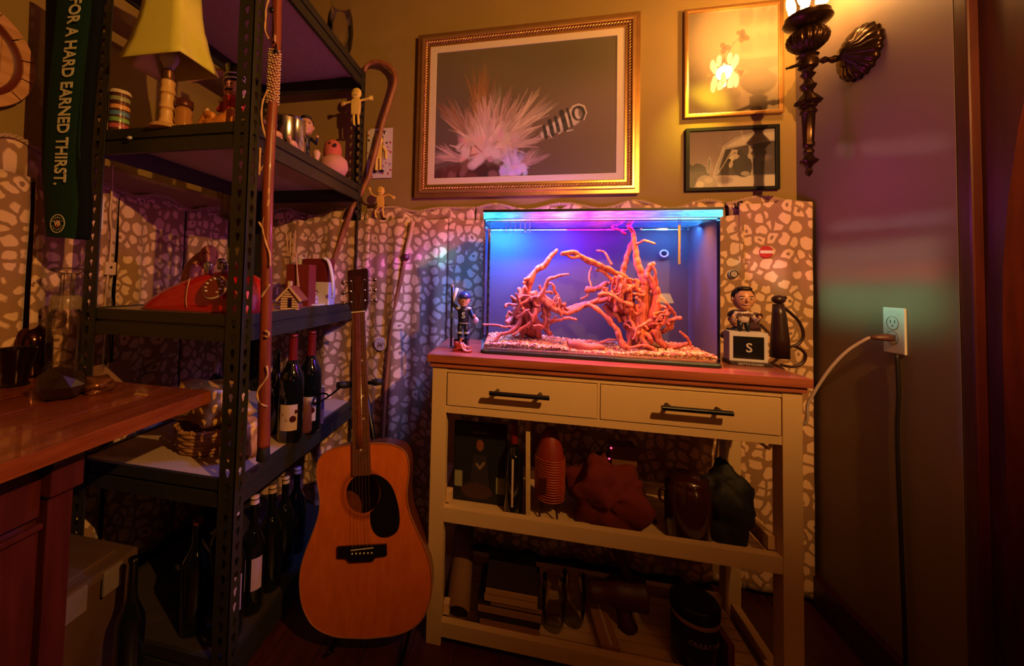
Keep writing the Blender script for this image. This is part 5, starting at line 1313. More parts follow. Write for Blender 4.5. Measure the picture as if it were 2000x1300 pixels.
# knotted stick against the cloth right of the shelving
kp = [(806, 432), (802, 455), (796, 480), (790, 510), (783, 545), (775, 580), (768, 620), (762, 665), (757, 720), (752, 780), (748, 850), (745, 930)]
kpts = smooth_path([PY(x, y, 1.565) for x, y in kp], 4)
ks = thing('knotted_stick', 'slim pale-topped stick with a dark knot leaning against the leopard cloth', 'stick', kpts[-1])
B().tube(kpts[:12], [.010]*12, 10).done('pale_top', mat('pale_stick', (.50, .30, .15), .6), ks, smooth=True)
B().ell(kpts[11], (.017, .014, .019)).done('knot', m_dwood, ks, smooth=True)
B().tube(kpts[11:], [.0085]*len(kpts[11:]), 10).done('shaft', m_cane, ks, smooth=True)

# ---------------------------------------------------------------- top shelf
p = PY(678, 108, 1.50); p.z = SH[0]; p.x = -.775
gv = B().lathe([(.022, 0), (.030, .004), (.034, .02), (.050, .07), (.056, .13), (.052, .19), (.040, .24), (.044, .26)], c=p, n=32, caps=False)
gv.done('glass_vase', glass_mat('vase_glass', (.93, .92, .88), 1.3, .03), smooth=True, loc=p, label='clear glass vase catching highlights on the top shelf corner', cat='vase')
p = V((-.760, 1.16, SH[0]))
B().lathe([(.020, 0), (.030, .008), (.034, .03), (.026, .04), (.024, .04)], c=p, n=24).done('white_bowl', m_whitep, smooth=True, auto=True, loc=p, label='small white bowl barely in view on the top shelf edge', cat='bowl')

# ---------------------------------------------------------------- third shelf
s3 = SH[2]
o = PZ(285, 606, s3); 
tel = thing('rotary_telephone', 'large glossy red rotary telephone with a round finger dial on the third shelf', 'telephone', PZ(405, 614, s3))
T0 = PZ(282, 606, s3); 
def tp(x, y, Y): q = PY(x, y, Y); q.z = max(q.z, s3); return q
b = B()
prof = [(278, 600), (300, 575), (335, 556), (372, 541), (400, 532), (432, 528), (462, 532), (484, 548), (494, 572), (498, 606)]
rgs = []
for Yq, sc2, dz in ((.925, .86, -.030), (.935, .95, -.010), (.965, 1.0, 0), (1.02, 1.0, .004), (1.06, .95, -.006), (1.075, .84, -.03)):
    rg = []
    for x, y in prof:
        q = PY(405+(x-405)*sc2, y, .96); q.y = Yq; q.z = max(s3+.001, q.z+dz); rg.append(b.b.verts.new(q))
    rg2 = [b.b.verts.new((v.co.x, v.co.y, s3+.001)) for v in rg[::-1]]
    rgs.append(rg+rg2)
n = len(rgs[0])
for r0, r1 in zip(rgs, rgs[1:]):
    for i in range(n): b.b.faces.new((r0[i], r0[(i+1) % n], r1[(i+1) % n], r1[i]))
b.b.faces.new(rgs[0]); b.b.faces.new(rgs[-1][::-1])
bmesh.ops.remove_doubles(b.b, verts=b.b.verts, dist=.0004)
body = b.done('body', m_redpl, tel, smooth=True, sub=1)
dc = PY(422, 562, .918); Md = frame_M(dc, V((1, .12, 0)), V((-.05, .45, 1)))
dial = B().lathe([(.034, .002), (.0345, .006), (.030, .0075), (.0, .0075)], n=32, M=Md).done('dial_plate', mat('dial_cream', (.55, .38, .26), .35), tel, smooth=True, auto=True)
B().lathe([(.0305, .0078), (.0305, .0105), (.012, .0115), (.0, .0115)], n=32, M=Md).done('finger_wheel', mat('wheel_dark_red', (.16, .02, .015), .2, coat=.5), dial, smooth=True, auto=True)
for i in range(10):
    a = math.radians(-50+i*30); q = Md @ V((.0225*math.cos(a), .0225*math.sin(a), .0108)); B().ell(q, (.0048, .003, .0048), Md.to_3x3(), u=12, v=6).done('finger_hole', m_whitep if i % 2 else MATS['dial_cream'], dial, smooth=True)
B().tube([PY(x, y, .922) for x, y in ((371, 543), (366, 560), (363, 585), (365, 600))], .0013, 6).done('edge_trim', mat('pale_edge', (.66, .4, .3), .4), tel, smooth=True)
for x, yy_ in ((407, .95), (440, .95), (432, 1.02), (466, 1.02)):
    q = PY(x, 524 if yy_ < 1 else 516, yy_); B().lathe([(.010, -.016), (.011, .002), (.013, .008), (.010, .016), (.0, .019)], c=q, n=14).done('cradle_prong', mat('smoked_glass_knob', (.45, .40, .42), .08, .8), tel, smooth=True)
# crouching carved ape
p = PY(392, 548, 1.14); p.z = s3; 
m_st = mat('carved_clay', (.46, .17, .10), .7, bump=.8, scale=70)
H = .205; mk = thing('carved_ape', 'brown carved crouching ape figurine behind the red telephone', 'figurine', p)
def ml(name, parent, segs_, **k):
    b = B()
    for pts, r in segs_: b.tube(smooth_path([p+V(q)*H for q in pts], 4), [rr*H for rr in np.interp(np.linspace(0, 1, 4*(len(pts)-1)+1), np.linspace(0, 1, len(r)), r)], 14)
    return b.done(name, m_st, parent, smooth=True)
ml('torso', mk, [([(-.18, .1, .05), (-.22, .1, .3), (-.12, .08, .58), (.05, .04, .74), (.12, .0, .70)], [.16, .21, .22, .18, .12])])
hd = B().ell(p+V((.17, -.03, .84))*H, (.13*H, .14*H, .16*H)); hd.ell(p+V((.22, -.12, .77))*H, (.09*H, .09*H, .08*H)); hd.ell(p+V((.19, -.14, .88))*H, (.10*H, .04*H, .03*H)); hd = hd.done('head', m_st, mk, smooth=True)
for s in (-1, 1): B().ell(p+V((.17+s*.13, .0, .84))*H, (.02*H, .03*H, .05*H)).done('ear', m_st, hd, smooth=True)
for s in (-1, 1): ml('arm', mk, [([(.0, -.02+s*.12, .66), (.02, -.10+s*.12, .42), (.20, -.18+s*.06, .30), (.26, -.20+s*.02, .42)], [.10, .085, .07, .06])])
for s in (-1, 1): ml('leg', mk, [([(-.16, s*.12, .14), (.08, -.12+s*.12, .32), (.10, -.10+s*.12, .06), (.20, -.16+s*.12, .03)], [.13, .10, .08, .06])])
q = PY(462, 500, 1.42); q.z = s3
B().box(q+V((-.045, -.004, 0)), q+V((.035, .004, .118))).done('white_card', m_whitep, loc=q, bevel=.001, label='plain pale card standing upright behind the shelf post', cat='card')
# pink glass bowl by the post
p = V((-.760, .955, s3))
B().lathe([(.024, .001), (.030, .004), (.036, .02), (.032, .045), (.024, .062), (.030, .076)], c=p, n=30).done('pink_glass', mat('pink_frosted_glass', (.75, .12, .18), .15, coat=.6, var=.4, scale=25), smooth=True, loc=p, label='pink frosted glass vessel between telephone and walking stick', cat='vase')
# birdhouse
p = PZ(563, 605, s3); p.y += .022
bh = thing('birdhouse', 'miniature log birdhouse with brown roof and striped front on the third shelf', 'birdhouse', p)
rzb = math.radians(10); Mr = Matrix.Translation(p) @ Matrix.Rotation(rzb, 4, 'Z')
m_ll = mat('pale_slat', (.72, .52, .36), .6); m_rf = mat('brown_roof', (.26, .07, .03), .6)
w2, hb = .0205, .033
b = B().prism([(-w2, 0), (w2, 0), (w2, hb), (0, hb+.024), (-w2, hb)], (0, -.016, 0), (1, 0, 0), (0, 0, 1), (0, .034, 0)); 
for v in b.b.verts: v.co = Mr @ v.co
wl = b.done('walls', mat('log_gap', (.22, .05, .03), .7), bh)
for i in range(8):
    z = .003+i*.0062; ww = w2+.002 if z < hb else max(.002, (hb+.024-z)/.024*w2)
    for x0, x1 in (((-ww, -.006), (.006, ww)) if 1 <= i <= 4 else ((-ww, ww),)):
        b = B().box((x0, -.0195, z-.0022), (x1, -.0155, z+.0022)); 
        for v in b.b.verts: v.co = Mr @ v.co
        b.done('log', m_ll, wl)
b = B().box((-.006, -.0168, .005), (.006, -.0158, .029)); [setattr(v, 'co', Mr @ v.co) for v in b.b.verts]; b.done('doorway', m_blackg, wl)
for s in (-1, 1):
    b = B().prism([(0, hb+.028), (0, hb+.0245), (s*(w2+.010), hb-.011), (s*(w2+.012), hb-.008)], (0, -.024, 0), (1, 0, 0), (0, 0, 1), (0, .050, 0)); [setattr(v, 'co', Mr @ v.co) for v in b.b.verts]; b.done('roof_panel', m_rf, bh)
    b = B().prism([(0, hb+.0285), (0, hb+.0225), (s*(w2+.010), hb-.0125), (s*(w2+.0135), hb-.008)], (0, -.0265, 0), (1, 0, 0), (0, 0, 1), (0, .002, 0)); [setattr(v, 'co', Mr @ v.co) for v in b.b.verts]; b.done('bargeboard', m_ll, bh)
b = B().box((-.014, .000, hb+.008), (-.006, .010, hb+.040)); [setattr(v, 'co', Mr @ v.co) for v in b.b.verts]; b.done('chimney', m_ll, bh)
bh.scale = (1.25,)*3
# gift bag with reeds, white box, photo album
p = PZ(590, 590, s3); p.y = 1.30; p.x = PY(588, 590, 1.30).x
gbg = thing('gift_bag', 'dark red paper bag with upright reed sticks behind the birdhouse', 'bag', V((p.x, 1.30, s3)))
w_ = hg(p, 50)/2; hh_ = .150
B().prism([(-w_, 0), (w_, 0), (w_*.96, hh_), (-w_*.96, hh_)], (p.x, 1.27, s3), (1, 0, 0), (0, 0, 1), (0, .05, 0)).done('bag_body', mat('dark_red_paper', (.20, .02, .012), .6), gbg, bevel=.002)
for i, (x0, y0, x1, y1) in enumerate([(563, 500, 559, 451), (566, 500, 568, 453), (575, 500, 577, 450), (572, 505, 574, 462), (581, 560, 579, 495), (584, 560, 577, 492)]): 
    B().cyl(PY(x0, y0, 1.262), PY(x1, y1, 1.262), .0022, .0018, 6).done('reed', mat('reed', (.62, .36, .22), .7), gbg)
p = V((PY(622, 500, 1.36).x, 1.36, s3)); w_ = hg(p, 58)/2
bx = thing('gift_box', 'white box with dark red upper half and white arched handle on third shelf', 'box', p)
B().box(p+V((-w_, -.02, 0)), p+V((w_, .03, .088))).done('carton', mat('white_carton', (.66, .60, .60), .6), bx, bevel=.001)
B().box(p+V((-w_*.96, -.018, .0885)), p+V((w_*.96, .028, .175))).done('red_case', mat('dark_red_case', (.15, .012, .010), .5), bx, bevel=.002)
B().tube(smooth_path([p+V((w_*.6, -.022, .178)), p+V((w_*1.0, -.026, .165)), p+V((w_*1.28, -.028, .12)), p+V((w_*1.42, -.028, .07)), p+V((w_*1.45, -.028, .03))], 5), .0065, 8, squash=.4).done('ribbon_handle', m_whitep, bx, smooth=True)
B().box(p+V((-w_*1.35, -.012, .05)), p+V((-w_*1.05, .02, .178))).done('white_spine', m_whitep, bx, bevel=.001)
# small figures on a round plate
p = PZ(640, 592, s3); p.x = min(p.x, -.80); p = V((-.775, 1.34, s3))
pl = B().lathe([(.040, 0), (.054, .002), (.060, .008), (.054, .006), (.0, .004)], c=p, n=32); pl.done('plate', m_whitep, smooth=True, loc=p, label='round white plate under the cluster of little figurines', cat='plate')
m_pur = mat('lavender_bisque', (.50, .38, .58), .4); m_pk = mat('dusty_pink_bisque', (.62, .36, .40), .4)
for i, (dx, dy, hh2, lab, mm) in enumerate([(-.024, -.018, .055, 'seated lavender figurine at the front of the white plate', m_pur), (.000, .004, .070, 'tall pink-faced figurine in middle of the white plate', m_pk), (.026, -.012, .048, 'small kneeling lavender figurine at right of the white plate', m_pur), (-.030, .020, .050, 'little dark-haired figurine at the back left of the plate', m_pk), (.022, .026, .078, 'tallest pale-headed figurine at the back of the plate', m_pk)]):
    q = p+V((dx, dy, .0085)); t = thing('figurine', lab, 'figurine', q, group=None)
    B().lathe([(hh2*.26, 0), (hh2*.28, hh2*.05), (hh2*.18, hh2*.35), (hh2*.20, hh2*.55), (hh2*.08, hh2*.66)], c=q, n=16, flute=(5, .08)).done('robe', mm, t, smooth=True)
    h_ = B().ell(q+V((0, -.001, hh2*.82)), (hh2*.15, hh2*.16, hh2*.18)).done('head', m_skin, t, smooth=True)
    B().ell(q+V((0, hh2*.05, hh2*.88)), (hh2*.17, hh2*.16, hh2*.16)).done('hair', m_hair if i % 2 else m_dwood, t, smooth=True)
    for s in (-1, 1): B().tube([q+V((s*hh2*.16, 0, hh2*.58)), q+V((s*hh2*.28, -hh2*.08, hh2*.42)), q+V((s*hh2*.10, -hh2*.24, hh2*.40))], hh2*.05, 8).done('arm', mm, t, smooth=True)

# ---------------------------------------------------------------- fourth shelf
s4 = SH[3]
m_wine = glass_mat('wine_glass_dark', (.02, .02, .02), 1, .05); m_wine = mat('dark_bottle_glass', (.004, .005, .005), .06, coat=1)
m_foil = mat('red_foil', (.22, .012, .012), .35, .3)
m_label = mat('cream_label', (.58, .42, .34), .7)
def bottle(label, base, h, r, foil=m_foil, fz=.76, lab=True, lz=(.12, .36), la=(-1.9, -.5), group=None, cap=True, decor=True, name='wine_bottle', labm=None):
    t = thing(name, label, 'bottle', base, 0, group)
    B().lathe([(r*.3, .004), (r*.92, 0), (r, h*.02), (r, h*.56), (r*.93, h*.62), (r*.55, h*.70), (r*.36, h*.76), (r*.33, h*.97), (r*.36, h*.975), (r*.36, h), (0, h)], c=base, n=28, caps=False).done('glass_body', m_wine, t, smooth=True)
    if cap: B().lathe([(r*.39, h*fz), (r*.36, h*(fz+.03)), (r*.36, h*.985), (r*.375, h*1.002), (0, h*1.004)], c=base, n=20, caps=False).done('foil', foil, t, smooth=True)
    if lab:
        b = B(); N2 = 14
        z0, z1 = lz[0]*h, lz[1]*h
        vs = [[b.b.verts.new(base+V(((r+.0006)*math.cos(a), (r+.0006)*math.sin(a), z))) for z in (z0, z1)] for a in [la[0]+(la[1]-la[0])*i/N2 for i in range(N2+1)]]
        for i in range(N2): b.b.faces.new((vs[i][0], vs[i+1][0], vs[i+1][1], vs[i][1]))
        lb = b.done('label', labm or m_label, t, smooth=True)
        if decor:
            a = la[0]*.25+la[1]*.75
            for k, (aa, zz, rr) in enumerate(((a, .45, .20), (a+.25, .72, .12), (a-.5, .4, .10), (a-.75, .62, .08))):
                c_ = base+V(((r+.001)*math.cos(aa), (r+.001)*math.sin(aa), z0+(z1-z0)*zz)); Mx = frame_M(c_, (-math.sin(aa), math.cos(aa), 0), (0, 0, 1))
                B().lathe([(r*rr*1.3, 0), (r*rr*1.3, .0006)], n=9 if k else 16, M=Mx, flute=(3, .25) if k else None).done('emblem', m_dwood if k < 2 else mat('pale_scroll', (.40, .26, .24), .7), lb)
    return t
p1 = PZ(560, 862, s4); p1.y += .020; bottle('nearer dark wine bottle with red foil and cream label on fourth shelf', V((p1.x-.002, p1.y, s4)), hg(p1, 203), .0395)
p2 = V((p1.x+.012, p1.y+.090, s4)); bottle('second dark wine bottle standing just behind the first, with starred label', p2, hg(p1, 203), .0395)
p3 = V((p1.x-.090, p1.y+.045, s4)); bottle('unlabelled dark bottle deep in the shade beside the two wine bottles', p3, .27, .036, lab=False, cap=False)
# tilted printed box and brown jug
p = PZ(640, 772, s4); p = V((-.760, 1.36, s4))
Mb = Matrix.Translation(p) @ Matrix.Rotation(math.radians(-58), 4, 'Z')
bxx = thing('printed_box', 'purple box with white printed patches and pale lid behind the wine bottles', 'box', p)
def bM(b): [setattr(v, 'co', Mb @ v.co) for v in b.b.verts]; return b
bM(B().prism([(-.085, 0), (.075, 0), (.075, .130), (-.085, .095)], (0, -.02, 0), (1, 0, 0), (0, 0, 1), (0, .055, 0))).done('carton', mat('purple_carton', (.10, .06, .16), .4), bxx, bevel=.001)
bM(B().prism([(-.087, .0955), (.077, .1305), (.077, .134), (-.087, .099)], (0, -.022, 0), (1, 0, 0), (0, 0, 1), (0, .059, 0))).done('lid', mat('pale_lid', (.55, .50, .28), .6), bxx)
rnd = random.Random(12)
for i in range(16):
    x, z = -.075+.14*rnd.random(), .008+.09*rnd.random(); ww, hh2 = .005+.012*rnd.random(), .003+.006*rnd.random()
    bM(B().box((x-ww, -.0208, z-hh2), (min(x+ww, .074), -.0200, z+hh2))).done('printed_patch', mat('patch_%d' % (i % 3), [(.75, .72, .85), (.30, .45, .70), (.50, .38, .62)][i % 3], .3), bxx)
p = V((PY(606, 700, 1.22).x-.02, 1.235, s4))
B().lathe([(.030, 0), (.034, .01), (.034, .10), (.022, .125), (.014, .14), (.013, .165), (.016, .168)], c=p, n=24).done('brown_jug', mat('brown_stoneware', (.14, .04, .02), .4), smooth=True, loc=p, label='brown stoneware jug squeezed behind the second wine bottle', cat='jug')
# bag of chips in a basket
p = PZ(395, 893, s4); p = V((p.x-.040, p.y+.075, s4))
bk = thing('wicker_basket', 'low round basket under a crumpled yellow bag on the fourth shelf', 'basket', p)
m_wick = mat('wicker', (.40, .19, .06), .7, var=.4, scale=60)
b = B()
for k in range(7):
    z = .006+k*.008; r = .062+.010*k/6; ph = k*.5
    b.tube([p+V(((r+.002*math.sin(a*9+ph*6))*math.cos(a), (r+.002*math.sin(a*9+ph*6))*math.sin(a), z)) for a in [i*math.pi/30 for i in range(60)]], .0042, 6, closed=True)
b.done('weave', m_wick, bk, smooth=True, kind='stuff')
for i in range(18):
    a = i*math.pi/9; B().tube([p+V((.060*math.cos(a), .060*math.sin(a), .002)), p+V((.073*math.cos(a), .073*math.sin(a), .060))], .003, 6).done('stake', m_wick, bk, smooth=True)
B().lathe([(.0, .003), (.060, .003), (.062, .006), (0, .006)], c=p, n=24, caps=False).done('bottom', m_wick, bk)
bk.scale = (1.3,)*3
def crumple(name, c, r, m, seed, label, cat, amp=.35, sub=3, flat=None, parent=None):
    b = B(); vs = b.ico((0, 0, 0), 1, sub=sub); c = V(c)
    for v in vs:
        d = v.co.normalized(); k = 1+amp*noise.noise(d*1.6+V((seed, 0, 0)))+amp*.55*abs(noise.noise(d*4+V((0, seed, 0))))-amp*.35*abs(noise.noise(d*8+V((0, 0, seed))))
        v.co = c+V((d.x*r[0], d.y*r[1], d.z*r[2]))*k
        if flat is not None: v.co.z = max(v.co.z, flat)
    o_ = b.done(name, m, parent, smooth=True, loc=None if parent else V((c.x, c.y, flat if flat is not None else c.z)))
    if not parent: tag(o_, label, cat)
    return o_
m_ybag = mat('crumpled_yellow_foil', (.60, .32, .05), .4, .1, var=.12, scale=40, bump=.3)
crumple('crumpled_bag', p+V((-.010, 0, .128)), (.125, .085, .066), m_ybag, 2, 'crumpled shiny yellow snack bag resting in the basket', 'bag', .55, 4, flat=s4+.082)
q = V((-.775, 1.02, s4)); crumple('paper_bag', q+V((0, 0, .050)), (.040, .040, .058), mat('kraft_gold', (.48, .22, .06), .4, .1, var=.3, scale=20, bump=.4), 6, 'golden kraft paper bag seen between post and walking stick', 'bag', .4, 4, flat=s4)
for i, (x, c_) in enumerate([(182, (.50, .34, .14)), (190, (.42, .28, .10)), (206, (.35, .18, .08))]):
    q = PY(x, 735, 1.0); q.z = s4; 
    B().box(q+V((-.006, -.08, 0)), q+V((.004, .08, hg(q, [62, 78, 92][i])+.09))).done('book', mat('thin_book_%d' % i, c_, .6), loc=q, bevel=.001, label=['shortest thin cream book standing at the left end of fourth shelf', 'thin tan book standing between two others on the fourth shelf', 'tallest brown thin book leaning at the left end of fourth shelf'][i], cat='book')
q = PZ(419, 800, s4); q = V((PY(419, 800, 1.3).x, 1.3, s4)); bottle('small dark bottle with pale collar in the shade at back of the fourth shelf', q, .20, .026, foil=m_label, lab=False)

# ---------------------------------------------------------------- bottles on the lowest shelf
s5 = SH[4]
capc = [(.62, .42, .42), (.60, .40, .40), (.50, .30, .18), (.48, .32, .16), (.16, .14, .40), (.10, .02, .02)]
caps = [(494, 1010, 0), (519, 985, 1), (540, 962, 2), (558, 943, 3), (581, 924, 4), (500, 985, 5), (470, 1030, 5)]
for i, (x, y, c) in enumerate(caps):
    for k in range(1):
        dz = .30; q = PZ(x, y, s5+dz); 
        q.x = min(q.x, SX1-.060); d = ray(x, y)
        yy = [.96, 1.045, 1.13, 1.215, 1.30, 1.05, .95][i]; q = PY(x, y, yy); bx_ = V((max(min(q.x, SX1-.060), -1.13) if i < 5 else -.865, yy, s5))
        bottle(['front-most dark bottle with a pale cap on the lowest shelf', 'second dark bottle from the front with a pale cap', 'third dark bottle from the front with a tan cap', 'fourth dark bottle from front with a tan cap near the guitar', 'fifth dark bottle with a blue cap behind the guitar', 'dark bottle with dull cap in the second row of the lowest shelf', 'dark bottle at the inner front of the lowest shelf'][i], bx_, q.z-s5+.02 if i < 5 else .30, .034, fz=.94, foil=mat('cap_%d' % c, capc[c], .4), lab=i in (0, 1), lz=(.22, .50), la=(-1.0, -.1), decor=False, labm=mat('lilac_label', (.48, .32, .52), .7))
# ================================================================ BARREL HEAD, SLEEVE
m_oak = wood_mat('oak_stave', (.46, .20, .08), (.62, .31, .14), .55, axis='Y', bump=.25)
m_red2 = mat('barrel_band', (.12, .012, .006), .5)
BX = LX+.002
bc = PX(-62, 92, LX+.03); 
e1 = PX(61, 100, LX+.03); R1 = (V((0, e1.y, e1.z))-V((0, bc.y, bc.z))).length
bar = thing('barrel_head', 'round oak barrel head hanging on the left wall at the frame edge', 'barrel head', bc)
MB_ = Matrix.Translation((BX, bc.y, bc.z)) @ Matrix.Rotation(math.pi/2, 4, 'Y')
NS = 14
for k in range(NS):
    a0, a1 = 2*math.pi*k/NS+.02, 2*math.pi*(k+1)/NS-.004; b = B(); n = 5
    g = []
    for i in range(n+1):
        a = a0+(a1-a0)*i/n
        g.append([b.b.verts.new(MB_ @ V((r*math.cos(a), r*math.sin(a), z))) for r, z in ((R1*.80, 0), (R1*.80, .028), (R1*.985, .030), (R1, .026), (R1, 0))])
    for i in range(n):
        for j in range(4): b.b.faces.new((g[i][j], g[i+1][j], g[i+1][j+1], g[i][j+1]))
    b.b.faces.new(g[0]); b.b.faces.new(g[-1][::-1]); b.done('stave', m_oak, bar, bevel=.0012)
B().lathe([(R1*.70, .003), (R1*.70, .010), (R1*.74, .012), (R1*.795, .022), (R1*.795, .0)], n=48, M=MB_, caps=False).done('dark_groove', m_red2, bar, smooth=True, auto=True)
RH = R1*.70
for k in range(7):
    w = 2*RH/7; y0 = -RH+k*w+.0006; y1 = y0+w-.0012; pl = []
    for i in range(7): y = y0+(y1-y0)*i/6; pl.append((math.sqrt(max(0, RH*RH-y*y)), y))
    for i in range(6, -1, -1): y = y0+(y1-y0)*i/6; pl.append((-math.sqrt(max(0, RH*RH-y*y))-.0001, y))
    B().prism([(MB_.to_3x3() @ V((x, y, 0))).yz[:] for x, y in pl], (BX+.004, bc.y, bc.z), (0, 1, 0), (0, 0, 1), (.009, 0, 0)).done('head_board', m_oak, bar)

m_gsl = mat('dark_green_neoprene', (.008, .030, .016), .85, spec=.15, var=.1, bump=.2, scale=200)
m_bsl = mat('black_neoprene', (.004, .005, .006), .9, spec=.12)
m_cream_t = mat('cream_lettering', (.62, .62, .42), .7, var=0)
YS = .80
sl = thing('neoprene_sleeve', 'long green and black sleeve reading FOR A HARD EARNED THIRST hanging before the shelving', 'sleeve', PY(135, 470, YS))
lft = [(96, -30), (95, 60), (93, 150), (90, 240), (88, 320), (92, 380), (94, 430), (99, 462)]
rgt = [(201, -30), (195, 60), (187, 140), (179, 220), (173, 290), (172, 350), (175, 400), (173, 440), (168, 468)]
def edge(pts, t):
    f = t*(len(pts)-1); i = min(int(f), len(pts)-2); u = f-i; return (pts[i][0]*(1-u)+pts[i+1][0]*u, pts[i][1]*(1-u)+pts[i+1][1]*u)
rngs = []; b = B(); bb = B()
def sleeve_ring(t, bm):
    l = PY(*edge(lft, t), YS+.0); r = PY(*edge(rgt, t), YS+.0); c = (l+r)/2; h = (r-l)/2; rg = []
    for k in range(28):
        a = 2*math.pi*k/28; rg.append(bm.verts.new(c+h*math.cos(a)+V((0, .026*math.sin(a), .0))))
    return rg
NR = 26; A = [sleeve_ring(i/NR, b.b) for i in range(NR+1)]
# colour split: green face strip and black flanks as separate parts
gfun = [(118, -30), (136, 0), (131, 60), (122, 120), (115, 180), (113, 250), (110, 320), (104, 372), (94, 400)]
for i in range(NR):
    for k in range(28):
        b.b.faces.new((A[i][k], A[i][(k+1) % 28], A[i+1][(k+1) % 28], A[i+1][k]))
me_mats = b
o_ = b.done('sleeve_body', m_bsl, sl, smooth=True, solid=.003)
# green front laid over the black body
b = B(); G = []
def fr_pt(t, u):
    l = PY(*edge(lft, t), YS); r = PY(*edge(rgt, t), YS); c = (l+r)/2; h = (r-l)/2; x = max(-1, min(1, 2*u-1)); return c+h*x+V((0, -.026*math.sqrt(max(0, 1-x*x))-.0018, 0))
gl_ = [.40, .38, .34, .28, .25, .24, .20, .10, .0, 0, 0]; gr_ = [.93, .93, .92, .92, .93, .94, .96, 1, 1, 1, 1]
for i in range(NR+1):
    t = i/NR; l = np.interp(t, np.linspace(0, 1, len(gl_)), gl_); r = np.interp(t, np.linspace(0, 1, len(gr_)), gr_)
    G.append([b.b.verts.new(fr_pt(t, l+(r-l)*j/10)) for j in range(11)])
for i in range(NR):
    for j in range(10): b.b.faces.new((G[i][j], G[i+1][j], G[i+1][j+1], G[i][j+1]))
b.done('green_front', m_gsl, sl, smooth=True)
p0 = PY(172, 12, YS); p1 = PY(141, 366, YS); dv = (p1-p0); Lp = dv.length; mid = (p0+p1)/2+V((0, -.0305, 0))
TM = frame_M(mid, dv, V((1, 0, 0)))
if TM.to_3x3().col[2].y > 0: TM = frame_M(mid, dv, V((1, 0, 0))); 
cu_w = text('lettering', 'FOR A HARD EARNED THIRST.', .054, TM, m_cream_t, sl, ext=.0006, sx=1, bold=.0011)
xs = [v.co.dot(dv.normalized()) for v in cu_w.data.vertices]; k = Lp/(max(xs)-min(xs)); cm = sum((v.co for v in cu_w.data.vertices), V())/len(cu_w.data.vertices); dn = dv.normalized()
ctr_ = V(mid)-OFF[cu_w]
for v in cu_w.data.vertices:
    r = v.co-ctr_; s_ = r.dot(dn); v.co = ctr_+dn*(s_*k)+(r-dn*s_)
# follow the bend of the sleeve: top slopes right, bottom hangs straight
for v in cu_w.data.vertices:
    s_ = (v.co-ctr_).dot(dn)/Lp; v.co.x += -.012*(.25-s_*s_)*2
# round badge
bc_ = fr_pt(.885, .55)+V((0, -.0012, 0)); MBd = frame_M(bc_, (1, 0, 0), (0, 0, 1)); rb = .024
bd = B().lathe([(rb*.90, .0), (rb, .0), (rb, .0008), (rb*.90, .0008)], n=36, M=MBd, caps=False).done('badge_ring', m_cream_t, sl)
B().lathe([(rb*.42, 0), (rb*.42, .0006)], n=24, M=MBd).done('badge_centre', mat('badge_red', (.40, .03, .03), .6), sl)
text('badge_letters', 'VB', rb*.72, MBd @ Matrix.Translation((0, 0, .001)), m_cream_t, sl, bold=.0003)
for i in range(16):
    a = 2*math.pi*i/16; 
    if i in (0, 8): continue
    text('badge_lettering', 'VICTORIABITTER  '[(-i+12) % 14] if True else '', rb*.22, MBd @ Matrix.Rotation(a-math.pi/2, 4, 'Z') @ Matrix.Translation((0, rb*.66, .0008)), m_cream_t, sl)
# cord and switch hanging on the left cloth
XC = LX+.098
def qx(x, y): return PX(x, y, XC)
hc_ = thing('hanging_cord', 'pale hanging cord with a small switch box in front of the left cloth', 'cord', qx(205, 605))
B().tube(smooth_path([qx(220, 300), qx(219, 340), qx(218, 380), qx(215, 420), qx(218, 455), qx(216, 490), qx(213, 520), qx(208, 560), qx(203, 605)], 5), .0032, 8).done('cable', mat('cream_cable', (.60, .40, .22), .5), hc_, smooth=True)
q = qx(213, 524); B().box(q+V((-.006, -.017, -.021)), q+V((.008, .017, .021))).done('switch_box', mat('cream_switch', (.62, .42, .24), .4), hc_, bevel=.003)
B().ell(q+V((.009, .0, .004)), (.002, .004, .004)).done('switch_hole', m_blackg, hc_)
q = qx(198, 405); B().box(q+V((-.004, -.006, -.07)), q+V((.003, .006, .03))).done('white_strap', m_whitep, loc=q+V((0, 0, -.07)), label='short pale strap hanging just right of the left shelving post', cat='strap')

# ================================================================ COUNTER WITH CABINET
m_ctr = wood_mat('red_brown_counter', (.16, .030, .007), (.28, .065, .014), .22, axis='Y', coat=.5, scale=5, bump=.05)
CZ = -.294; CXR, CYB = -.764, .862
ctr_o = thing('bar_counter', 'glossy red-brown wooden bar counter with panelled cabinet at lower left', 'counter', (-1.09, .45, FLOOR))
for i in range(5):
    x1 = CXR-i*.128; x0 = max(LX+.055, x1-.128+.0006)
    B().box((x0, -.35, CZ-.030), (x1-.0006, CYB, CZ)).done('plank', m_ctr, ctr_o, bevel=.0015)
m_cab = wood_mat('dark_red_cabinet', (.05, .006, .003), (.08, .011, .005), .35, axis='Z')
cx1 = -.840
B().box((LX+.055, .10, FLOOR), (cx1-.02, .605, CZ-.031)).done('carcass', m_cab, ctr_o)
B().box((cx1-.055, .565, FLOOR), (cx1+.006, .606, CZ-.031)).done('corner_post', m_cab, ctr_o, bevel=.002)
B().box((cx1-.060, .560, CZ-.115), (cx1+.018, .615, CZ-.055)).done('bracket', m_cab, ctr_o, bevel=.003)
